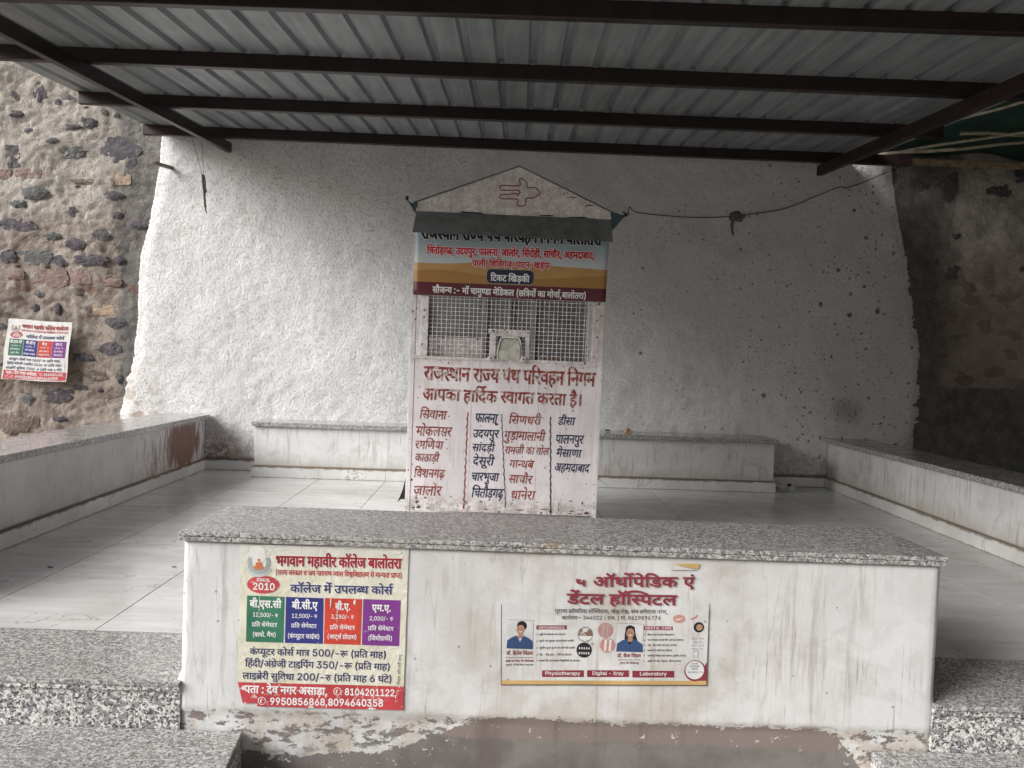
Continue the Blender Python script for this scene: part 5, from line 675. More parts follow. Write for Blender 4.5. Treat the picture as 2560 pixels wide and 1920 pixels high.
[[77,0,0,546,85,0,0,-84,6,0,13,26,18,22,23,18,27,14,29,9,32,3,10,0,13,-1,12,0,9,-1,0,-88,-7,1,-13,2,-16,1,-17,1,-25,-2,-23,-6,-22,-9,-19,-12,-16,-15,-13,-18,-10,-19,-6,-22,-2,-24,0,-342]],
[[230,-13,-33,2,-32,7,-29,11,-26,15,-23,19,-18,23,-14,27,-8,30,-3,34,2,30,6,25,10,21,14,19,17,15,19,12,21,11,23,8,25,7,25,5,25,4,25,4,31,4,26,3,23,3,18,3,16,4,12,4,11,12,3,17,0,3,-1,21,-4,20,-7,17,-10,14,-13,12,-15,10,-19,7,-21,4,-24,2,-25,-2,-22,-4,-20,-7,-17,-8,-15,-11,-13,-11,-10,-13,-9,-12,-7,-12,-84,27,15,31,19,26,22,21,25,17,26,13,28,10,28,6,28,4,29,2,19,-1,21,-2,22,-4,23,-5,23,-9,21,-12,21,-15,18,-19,15,-24,12,-28,7,-35,2,-39,0,-360,-86,0,0,74,-6,0,-7,-12,-10,-14,-13,-13,-15,-13,-17,-11,-21,-10,-23,-8,-27,-4],[245,65,31,2,28,6,24,11,20,14,17,16,14,20,10,20,6,21,1,22,0,76,-8,-6,-15,-5,-13,-4,-13,-3,-15,-3,-16,-2,-14,-2,-15,-2,-19,-2,-16,-2,-20,-4,-20,-4,-19,-5,-17,-8,-15,-9,-12,-12,-9,-13,-6,-17,-2,-19,2,-18,5,-16,8,-13,11,-12,13,-10,16,-7,18,-6,19,-3]],
[[77,-204,0,750,85,0,0,-88,10,0,7,11,9,12,10,14,12,15,17,13,19,12,23,10,28,6,33,2,44,-4,40,-11,36,-19,32,-26,28,-33,22,-39,16,-45,10,-49,4,-56,-4,-55,-10,-50,-16,-45,-22,-39,-27,-33,-32,-26,-36,-19,-40,-12,-44,-4,-33,2,-27,6,-24,10,-19,13,-17,13,-13,15,-10,14,-9,13,-7,10,-7,0,0,-288],[317,67,33,3,28,9,25,16,21,20,17,25,14,29,9,32,6,34,2,37,-2,37,-6,34,-9,32,-13,28,-17,24,-22,20,-24,15,-29,9,-33,3,-31,-3,-29,-8,-24,-14,-21,-19,-17,-24,-13,-28,-10,-32,-6,-35,-2,-39,2,-38,6,-36,10,-32,13,-29,17,-24,21,-20,25,-14,28,-9]],
[[298,-216,-38,2,-35,5,-32,9,-27,11,-25,14,-21,15,-18,18,-16,18,-12,20,71,45,8,-10,10,-12,11,-12,13,-12,16,-11,18,-10,22,-7,26,-5,29,-1,41,3,36,11,31,17,24,25,13,33,5,41,0,109,-8,0,-7,-11,-9,-12,-10,-14,-13,-14,-16,-12,-20,-12,-23,-9,-28,-5,-33,-2,-42,3,-39,10,-36,18,-33,23,-27,31,-23,36,-17,43,-10,48,-3,54,3,54,10,49,17,44,22,38,27,33,33,26,37,19,40,11,43,4,33,-2,28,-6,23,-10,20,-12,16,-13,13,-14,11,-15,9,-12,6,-11,9,0,0,88,85,0,0,-560,-3,-44,-11,-39,-18,-32,-23,-27,-29,-22,-33,-17,-38,-12,-40,-6],[296,87,31,2,28,8,25,12,21,18,17,22,14,26,9,31,6,33,2,38,-2,37,-6,35,-9,31,-14,27,-17,23,-21,19,-24,14,-28,8,-32,3,-33,-3,-29,-9,-25,-15,-21,-19,-17,-24,-14,-28,-9,-30,-6,-34,-2,-35,2,-36,6,-33,10,-30,13,-26,18,-23,21,-18,25,-13,29,-8]],
[[200,-4,-38,4,-31,11,-24,18,-16,25,-10,30,-4,37,0,607,88,0,0,-585,1,-22,3,-18,5,-13,8,-8,12,-6,16,-1,13,0,9,1,7,1,7,2,17,-75,-13,-3,-16,-2,-17,-2]],
[[28,0,284,407,0,-69,-268,390,107,0,105,-155,15,-21,13,-20,11,-16,9,-16,9,-15,9,-15,9,-16,9,-18,10,-20,-16,0,10,20,10,17,8,16,9,15,9,16,10,16,11,16,13,20,15,21,107,155,105,0,-268,-386,0,68,281,-410,-107,0,-127,185,-13,19,-11,17,-11,15,-9,15,-9,15,-8,14,-8,15,-10,18,-9,19,20,0,-10,-19,-9,-16,-9,-16,-8,-14,-9,-15,-9,-15,-11,-15,-12,-18,-13,-19,-129,-185]],
[[331,-12,-33,2,-27,6,-24,10,-19,13,-17,13,-13,15,-10,14,-9,13,-7,10,-10,0,0,-84,-85,0,0,728,88,0,0,-270,7,0,7,11,9,12,10,14,12,15,17,13,19,12,23,10,28,6,33,2,44,-4,40,-11,36,-19,32,-26,28,-33,22,-39,16,-45,10,-49,4,-56,-4,-55,-10,-50,-16,-45,-22,-39,-27,-33,-32,-26,-36,-19,-40,-12],[317,67,33,3,28,9,25,16,21,20,17,25,14,29,9,32,6,34,2,37,-2,37,-6,34,-9,32,-13,28,-17,24,-22,20,-24,15,-29,9,-33,3,-31,-3,-29,-8,-24,-14,-21,-19,-17,-24,-13,-28,-10,-32,-6,-35,-2,-39,2,-38,6,-36,10,-32,13,-29,17,-24,21,-20,25,-14,28,-9]],
[[358,-49,-30,-2,-32,-5,-31,-8,-26,-10,-27,19,-24,21,-22,22,-16,24,-10,26,-3,28,6,34,19,28,-52,28,-47,35,-41,42,62,49,41,-41,42,-32,45,-22,44,-14,43,-9,41,-3,36,2,29,5,21,9,20,19,7,25,-11,29,-31,17,-53,6,-30,-2,-32,-5,-31,-8,-26,-10,-27,19,-24,21,-22,22,-16,24,-10,26,-3,28,4,29,12,23,19,19,23,13,27,8,35,5,45,2,99,0,0,64,-401,0,0,71,592,0,0,-71,-110,0,0,-135,-198,0,-26,-1,-22,-5,-14,-9,-5,-19,3,-16,7,-16,11,-13,13,-13,25,7,28,7,30,4,30,1,49,-4,41,-10,34,-18,26,-24,15,-30,5,-35,-5,-36,-16,-31,-27,-27,-37,-21,-50,-13,-62,-4,-37,2,-35,4,-18,-4,-15,-6,-11,-10,-4,-16,3,-16,8,-16,11,-13,13,-13,25,7,27,7,30,4,30,1,49,-4,41,-10,34,-18,26,-24,15,-30,5,-35,-5,-36,-16,-31,-27,-27,-37,-21,-50,-13,-62,-4,-59,4,-58,12,-56,20,-52,29,-48,35,-42,43,62,49,41,-41,42,-32,45,-22,44,-14,43,-9,41,-3,36,2,29,5,21,9,20,19,7,25,-11,29,-31,17]],
[[44,53,160,101,-30,9,-26,15,-23,20,-15,20,-12,21,-8,23,-6,26,-4,30,-1,36,0,197,-79,0,0,71,786,0,0,-71,-326,0,0,-202,17,15,18,12,19,10,30,10,34,3,41,-5,35,-13,30,-23,23,-32,13,-40,5,-47,-2,-31,-5,-33,-8,-34,-12,-34,-17,-34,-21,-34,-72,41,16,22,13,25,12,27,9,28,5,28,2,27,-5,41,-15,29,-24,17,-31,6,-36,-8,-36,-24,-38,-41,0,-257,-81,0,0,194,-8,-5,-280,-201],[160,551,0,-191,2,-47,4,-32,8,-22,14,-19,25,-17,35,-6,39,4,34,13,21,12,19,15,18,17,0,273]],
[[618,551,-166,0,0,-217,23,14,26,10,30,8,36,2,64,0,0,-71,-51,0,-41,-3,-31,-7,-27,-13,-29,-21,0,-253,-81,0,0,174,-17,-13,-20,-13,-22,-12,-26,-10,-28,-6,-32,-2,-31,2,-29,6,-28,11,-26,15,-22,19,-19,23,-14,28,-8,32,-3,36,6,50,18,42,31,35,40,26,48,16,55,5,24,-1,28,-3,25,-3,18,-3,-6,-73,-18,4,-23,3,-23,2,-20,1,-36,-3,-30,-9,-24,-14,-18,-20,-10,-24,-4,-29,3,-32,11,-26,17,-20,21,-15,23,-8,26,-3,28,2,26,7,24,12,23,15,21,17,21,19,0,291,-371,0,0,71,618,0]],
[[271,222,-29,-2,-29,-5,-27,-8,-25,-10,-30,20,-26,22,-23,24,-18,27,-10,29,-4,33,2,26,8,22,12,18,15,15,25,15,29,10,35,5,45,2,93,0,0,86,-314,0,0,71,505,0,0,-71,-110,0,0,-157,-184,0,-27,-1,-17,-2,-12,-4,-10,-6,-11,-15,-4,-19,4,-22,10,-19,14,-15,16,-14,32,9,33,6,36,2,47,-4,41,-13,35,-21,27,-28,17,-34,5,-40,-5,-40,-13,-34,-23,-28,-32,-22,-39,-16,-46,-10,30,-12,31,-11,32,-11,33,-10,-33,-70,-37,18,-37,18,-35,18,-34,19,-32,19,-31,19,-37,3,-31,6,-26,8,-25,19,-9,28,3,20,11,17,16,10,23,4,20,-3,21,-7,24,-15,28,-21,25,-2,43,2,36,7,30,11,21,17,13,21,4,27,-6,29,-18,22,-30,14],[293,615,-13,24,-12,24,-10,25,-11,38,-4,36,5,41,15,33,25,26,32,19,36,11,42,4,31,-2,28,-4,25,-8,22,-10,-22,-66,-18,8,-18,7,-20,5,-21,1,-35,-6,-26,-17,-16,-25,-5,-32,3,-33,10,-32,11,-21,13,-23,15,-23]],
[[0,622,515,0,0,-71,-515,0],[537,349,-21,5,-22,2,-24,-3,-25,-9,-16,-10,-16,-15,-16,-19,-15,-24,-13,-31,-13,-37,-77,24,9,29,11,27,12,25,-23,16,-24,13,-26,8,-29,3,-35,-6,-26,-17,-17,-26,-5,-33,2,-25,8,-24,12,-24,16,-23,21,-24,25,-25,29,-26,33,-29,37,-31,-54,-52,-38,33,-35,32,-33,31,-30,30,-25,31,-21,31,-16,31,-9,33,-3,35,3,33,8,29,14,25,17,20,21,16,22,12,37,12,37,4,29,-2,26,-4,25,-8,24,-12,24,-13,22,-17,42,31,49,19,55,6,14,0,16,-2,14,-3,12,-4]],
[[0,622,363,0,0,-71,-363,0],[45,242,3,33,10,30,16,25,19,21,21,15,23,12,26,10,30,6,37,4,42,1,108,0,0,-71,-89,0,-37,-1,-31,-2,-23,-3,-28,-9,-22,-14,-18,-25,-6,-37,4,-32,12,-32,21,-31,28,-31,36,-34,44,-37,-54,-52,-30,27,-28,26,-27,27,-25,27,-21,28,-18,28,-13,29,-7,31]],
[[472,-245,-26,-9,-28,-8,-28,-4,-28,-2,-46,4,-40,14,-32,22,-23,28,-14,35,-5,39,5,36,15,32,26,29,34,22,42,14,49,4,4,0,-10,17,-9,16,-8,15,-8,14,-26,-3,-14,-2,-15,0,-28,1,-28,4,-29,5,-27,9,-26,11,-25,14,-22,18,-19,21,-15,25,-12,28,-8,32,-2,36,2,28,5,25,9,23,11,19,13,18,16,16,24,18,27,14,30,10,33,7,36,5,38,1,5,0,0,95,-295,0,0,71,534,0,0,-71,-158,0,0,-166,-49,0,-36,-1,-31,-2,-26,-4,-33,-9,-28,-14,-20,-17,-15,-21,-9,-25,-3,-30,4,-33,14,-29,22,-26,31,-19,40,-11,50,-4,12,0,13,1,-4,19,-2,16,5,30,16,20,22,10,24,4,38,-6,27,-18,17,-26,6,-28,-4,-28,-11,-22,-16,-15,-20,-11,11,-20,12,-21,14,-22,17,-25,46,-18,42,-24,36,-32,34,-35,30,-38,28,-40,-62,-39,-36,51,-37,42,-37,34,-39,24,-43,15,-47,5,-31,-2,-26,-7,-20,-10,-20,-23,-6,-29,6,-32,19,-21,27,-11,29,-4,25,1,23,5,21,6,21,9]],
[[227,-125,-36,2,-32,7,-30,12,-26,15,-22,19,-17,22,-14,24,-7,27,-3,30,4,37,11,33,18,29,25,23,30,19,35,13,-9,26,-6,28,-2,31,2,28,5,25,9,23,11,19,13,18,16,16,24,18,27,14,31,10,32,7,36,5,38,1,5,0,0,95,-395,0,0,71,634,0,0,-71,-158,0,0,-166,-49,0,-36,-1,-31,-2,-26,-4,-33,-9,-28,-14,-26,-24,-15,-31,-5,-38,4,-33,14,-29,21,-26,32,-19,41,-11,51,-4,9,0,12,1,-4,19,-1,16,5,30,16,20,22,10,24,4,38,-6,27,-18,17,-26,6,-28,-4,-29,-13,-21,-19,-17,-24,-12,84,-221,-69,-28,-57,160,-29,-31,-33,-27,-35,-26,-39,-19,-45,-12],[119,34,4,-29,11,-24,18,-17,24,-11,25,-7,28,-2,28,2,27,6,25,11,23,14,22,16,20,18,20,20,17,20,17,21,-19,-2,-15,0,-32,1,-33,5,-33,7,-31,11,-29,14,-26,19,-25,-8,-21,-11,-19,-14,-19,-27]],
[[0,622,1013,0,0,-71,-104,0,0,-551,-80,0,0,165,-18,-11,-21,-11,-23,-10,-26,-8,-28,-5,-32,-2,-48,5,-42,14,-37,24,-27,32,-17,38,-5,44,3,28,10,27,14,23,17,18,-137,-2,0,72,283,0,18,0,18,-1,22,0,-7,-70,-32,0,-36,-3,-31,-8,-27,-13,-19,-19,-12,-24,-4,-29,3,-26,10,-22,16,-16,31,-17,36,-5,32,2,28,8,25,12,23,15,21,17,19,18,0,291,-829,0],[505,198,-20,-16,-25,-18,-18,-12,-21,-11,-23,-9,-24,-8,-28,-4,-29,-2,-48,5,-42,14,-37,24,-27,32,-17,38,-5,44,3,28,10,27,14,23,17,18,-147,-2,0,72,282,0,18,0,18,-1,22,0,-7,-70,-21,0,-36,-3,-31,-8,-27,-13,-19,-19,-12,-24,-4,-29,3,-26,10,-22,16,-16,31,-17,36,-5,32,2,28,8,25,12,23,15,21,17,19,18]],
[[27,-233,-27,-13,-32,-11,-35,-8,-39,-3,-46,4,-40,14,-32,22,-23,28,-14,35,-5,39,5,36,15,32,24,30,35,23,44,16,54,7,7,-66,-35,-6,-28,-10,-21,-13,-20,-25,-6,-30,6,-29,19,-21,27,-11,29,-4,30,2,25,5,27,11,31,15]],
[[88,0,0,728,132,0,179,-459,4,-12,5,-13,5,-15,6,-17,5,-18,7,-18,6,-19,5,-19,6,-19,5,-18,5,-17,4,-17,-20,0,5,16,5,17,5,17,6,19,5,19,7,19,5,18,6,18,6,17,5,16,5,13,4,13,177,459,132,0,0,-728,-91,0,0,416,0,15,0,17,1,19,0,19,0,20,1,21,0,22,1,21,0,22,0,21,1,22,0,20,8,0,-7,-22,-7,-23,-8,-23,-7,-24,-8,-22,-8,-21,-6,-22,-7,-19,-7,-19,-6,-17,-6,-15,-5,-12,-162,-416,-81,0,-165,416,-5,12,-5,14,-6,17,-6,18,-7,19,-7,21,-8,22,-7,22,-8,23,-8,24,-8,23,-8,24,9,0,0,-18,1,-20,1,-21,0,-21,0,-21,1,-22,0,-21,0,-21,1,-20,0,-20,0,-18,0,-16,0,-416]],
[[282,-12,-44,4,-40,12,-36,19,-33,26,-27,33,-22,39,-16,45,-10,50,-3,55,3,56,10,49,16,45,23,39,27,33,32,26,37,19,40,11,43,4,33,-2,28,-6,24,-10,19,-12,16,-13,13,-15,10,-14,9,-12,6,-11,7,0,0,270,88,0,0,-728,-85,0,0,84,-10,0,-6,-10,-9,-13,-11,-14,-13,-15,-16,-13,-20,-13,-23,-10,-28,-6],[295,67,31,3,28,9,25,14,21,20,17,24,14,29,9,32,6,36,2,38,-2,39,-6,35,-9,32,-14,28,-17,24,-21,19,-24,14,-28,8,-32,3,-33,-3,-29,-9,-24,-15,-21,-20,-18,-24,-13,-28,-9,-32,-6,-34,-2,-37,2,-37,6,-34,9,-32,14,-29,17,-25,21,-20,25,-16,29,-9]],
[[299,-12,-47,4,-44,12,-39,19,-34,27,-30,33,-23,39,-18,45,-10,49,-3,54,3,54,10,50,18,45,23,39,30,33,34,27,39,19,44,12,47,4,26,-1,25,-4,24,-6,23,-7,21,-10,20,-12,19,-14,17,-16,14,-17,13,-20,11,-21,9,-23,-85,-24,-4,14,-7,12,-7,13,-9,11,-10,10,-10,9,-13,8,-13,7,-14,5,-16,4,-16,2,-18,1,-34,-3,-30,-10,-26,-16,-21,-21,-18,-25,-13,-28,-9,-32,-6,-34,-2,-35,2,-36,6,-33,9,-31,13,-29,18,-25,21,-21,26,-15,30,-10,34,-3,18,1,17,2,16,4,14,6,14,7,13,8,11,9,10,11,8,12,8,13,6,13,4,14,84,-23,-8,-24,-11,-22,-13,-20,-14,-18,-18,-16,-18,-15,-20,-12,-22,-10,-23,-8,-24,-6,-25,-4]],
[[283,-10,-46,3,-41,9,-37,15,-32,20,-27,24,-21,28,-16,31,-9,34,-3,36,2,30,7,28,10,24,15,23,18,21,21,21,24,20,26,21,28,21,108,80,9,6,10,8,10,9,10,10,8,10,8,13,7,13,3,15,1,16,-2,22,-8,19,-12,16,-18,13,-21,7,-24,3,-18,-2,-16,-3,-15,-7,-13,-8,-11,-10,-8,-13,-7,-13,-3,-16,-2,-17,2,-18,4,-17,7,-17,9,-17,11,-17,14,-18,15,-18,16,-20,17,-22,335,-406,-106,0,-275,331,-25,30,-24,29,-21,26,-20,24,-16,25,-13,25,-10,25,-6,27,-2,28,2,31,8,28,12,26,16,23,21,20,25,15,29,12,31,7,34,2,35,-2,31,-7,28,-12,25,-16,20,-18,16,-23,12,-24,7,-27,3,-27,-2,-22,-4,-20,-7,-20,-9,-18,-11,-18,-14,-16,-15,-16,-17,-15,-18,-14,-145,-108,-27,-21,-21,-21,-16,-20,-10,-20,-6,-20,-2,-22,2,-23,6,-21,9,-19,13,-17,16,-14,19,-11,22,-8,23,-6,26,-1,29,2,27,6,27,10,26,13,24,17,22,21,20,23,17,27,13,30,11,33,6,35,2,37,84,0,-2,-45,-5,-40,-9,-33,-12,-29,-13,-25,-13,-20,-13,-16,-12,-13,-10,-11,-18,-22,-26,-24,-30,-19,-33,-15,-35,-10,-36,-7]],
[[165,327,0,-327,-88,0,0,546,85,0,0,-132,-12,0,19,45,23,36,29,26,32,18,37,10,39,4,35,-3,32,-8,30,-12,26,-18,21,-22,17,-28,13,-33,8,-39,3,-43,0,-347,-88,0,0,339,-4,39,-11,33,-18,27,-25,20,-30,12,-35,4,-26,-2,-23,-6,-22,-9,-19,-14,-16,-16,-14,-20,-10,-24,-6,-26]],
[[262,-7,-35,3,-32,7,-30,13,-25,18,-22,23,-17,27,-14,34,-7,38,-3,43,0,347,88,0,0,-339,4,-40,11,-32,18,-27,25,-20,30,-12,36,-4,24,2,24,6,21,9,20,14,16,16,14,21,10,23,6,26,2,30,0,327,88,0,0,-546,-85,0,0,132,12,0,-19,-46,-25,-36,-28,-26,-33,-17,-35,-10]],
[[88,0,0,728,258,0,48,-3,42,-9,36,-15,29,-19,25,-23,19,-27,14,-30,7,-33,3,-34,-2,-30,-5,-26,-9,-22,-12,-19,-15,-16,-17,-13,-19,-12,-19,-8,-21,-7,0,-7,23,-3,23,-8,23,-12,21,-17,19,-20,16,-24,12,-29,8,-32,3,-36,-3,-35,-9,-34,-14,-30,-19,-27,-27,-23,-32,-20,-40,-14,-46,-8,-54,-3],[181,82,171,0,51,3,40,12,30,18,19,23,12,27,4,30,-2,24,-6,22,-10,21,-14,19,-18,17,-20,14,-25,10,-27,6,-30,2,-175,0],[181,408,160,0,25,2,24,5,22,9,19,11,17,15,14,17,10,20,7,22,1,24,-3,29,-11,27,-19,24,-26,18,-34,11,-43,4,-163,0]],
[[77,0,0,546,86,0,0,-122,-7,0,9,28,12,24,14,21,17,18,20,15,20,11,22,8,23,5,23,2,37,-4,32,-12,27,-21,22,-27,16,-32,10,-37,-12,0,9,26,11,24,16,21,18,18,21,15,24,13,25,8,27,6,28,2,31,-3,29,-7,26,-11,25,-16,20,-20,17,-26,14,-30,7,-35,3,-40,0,-368,-88,0,0,366,-4,35,-11,29,-18,20,-24,14,-25,9,-28,3,-24,-2,-21,-5,-19,-9,-16,-11,-14,-14,-11,-17,-8,-19,-5,-20,-1,-23,0,-356,-88,0,0,375,-3,28,-11,24,-16,21,-22,15,-26,10,-29,3,-20,-2,-20,-5,-19,-8,-18,-12,-15,-14,-13,-18,-9,-21,-6,-25,-2,-27,0,-344]],
[[-188,847,4,19,10,16,16,10,19,4,19,-4,16,-10,11,-16,4,-19,-4,-19,-11,-16,-16,-11,-19,-4,-19,4,-16,11,-10,16],[69,863,-19,-60,-25,-47,-33,-34,-38,-24,-43,-13,-49,-5,-46,5,-42,15,-38,24,-34,36,-29,46,-25,57,69,24,18,-43,20,-35,22,-27,25,-19,29,-12,34,-4,35,4,29,13,22,20,17,29,15,35,12,41]],
[[593,622,0,-71,-104,0,0,-551,-81,0,0,191,-21,-11,-22,-10,-24,-10,-26,-8,-29,-4,-32,-2,-38,3,-34,11,-30,15,-24,19,-15,19,-13,21,-9,24,-7,27,-4,33,-1,40,0,193,-79,0,0,71],[408,551,-203,0,203,-264],[189,240,18,-13,25,-7,30,-3,26,2,25,6,24,9,23,11,-201,262,0,-138,1,-37,2,-28,4,-22,6,-16,7,-14]],
[[89,551,-89,0,0,71,80,0,-11,23,-9,23,-5,27,-2,29,7,49,21,42,36,35,48,25,57,16,68,5,74,-4,70,-12,65,-19,61,-27,58,-32,54,-40,49,-44,46,-49,42,-54,-87,0,-62,63,-65,52,-67,41,-71,29,-72,18,-74,6,-52,-3,-44,-10,-35,-17,-26,-22,-15,-28,-5,-33,2,-27,8,-23,10,-21,11,-18,108,0,0,-71,-103,0,0,-551,-81,0],[745,816,4,22,13,19,17,13,21,4,21,-4,18,-13,12,-19,4,-22,-4,-22,-12,-19,-18,-13,-21,-4,-21,4,-17,13,-13,19]],
[[268,224,-5,30,-14,28,-23,26,-35,24,-46,22,-58,20,24,67,360,0,0,110,-471,0,0,71,656,0,0,-71,-104,0,0,-551,-81,0,0,370,-145,0,-31,0,-26,2,-21,1,-15,2,36,-22,29,-23,22,-25,15,-27,9,-29,3,-31,-3,-32,-10,-28,-16,-24,-20,-20,-25,-15,-28,-11,20,-11,21,-10,24,-11,24,-9,24,-9,23,-7,-33,-70,-33,14,-33,17,-33,19,-32,20,-30,21,-28,21,-34,3,-30,5,-25,7,-26,18,-9,30,3,21,10,17,17,10,23,4,21,-2,21,-8,24,-14,29,-22,25,5,21,10,17,13,16,25]],
]
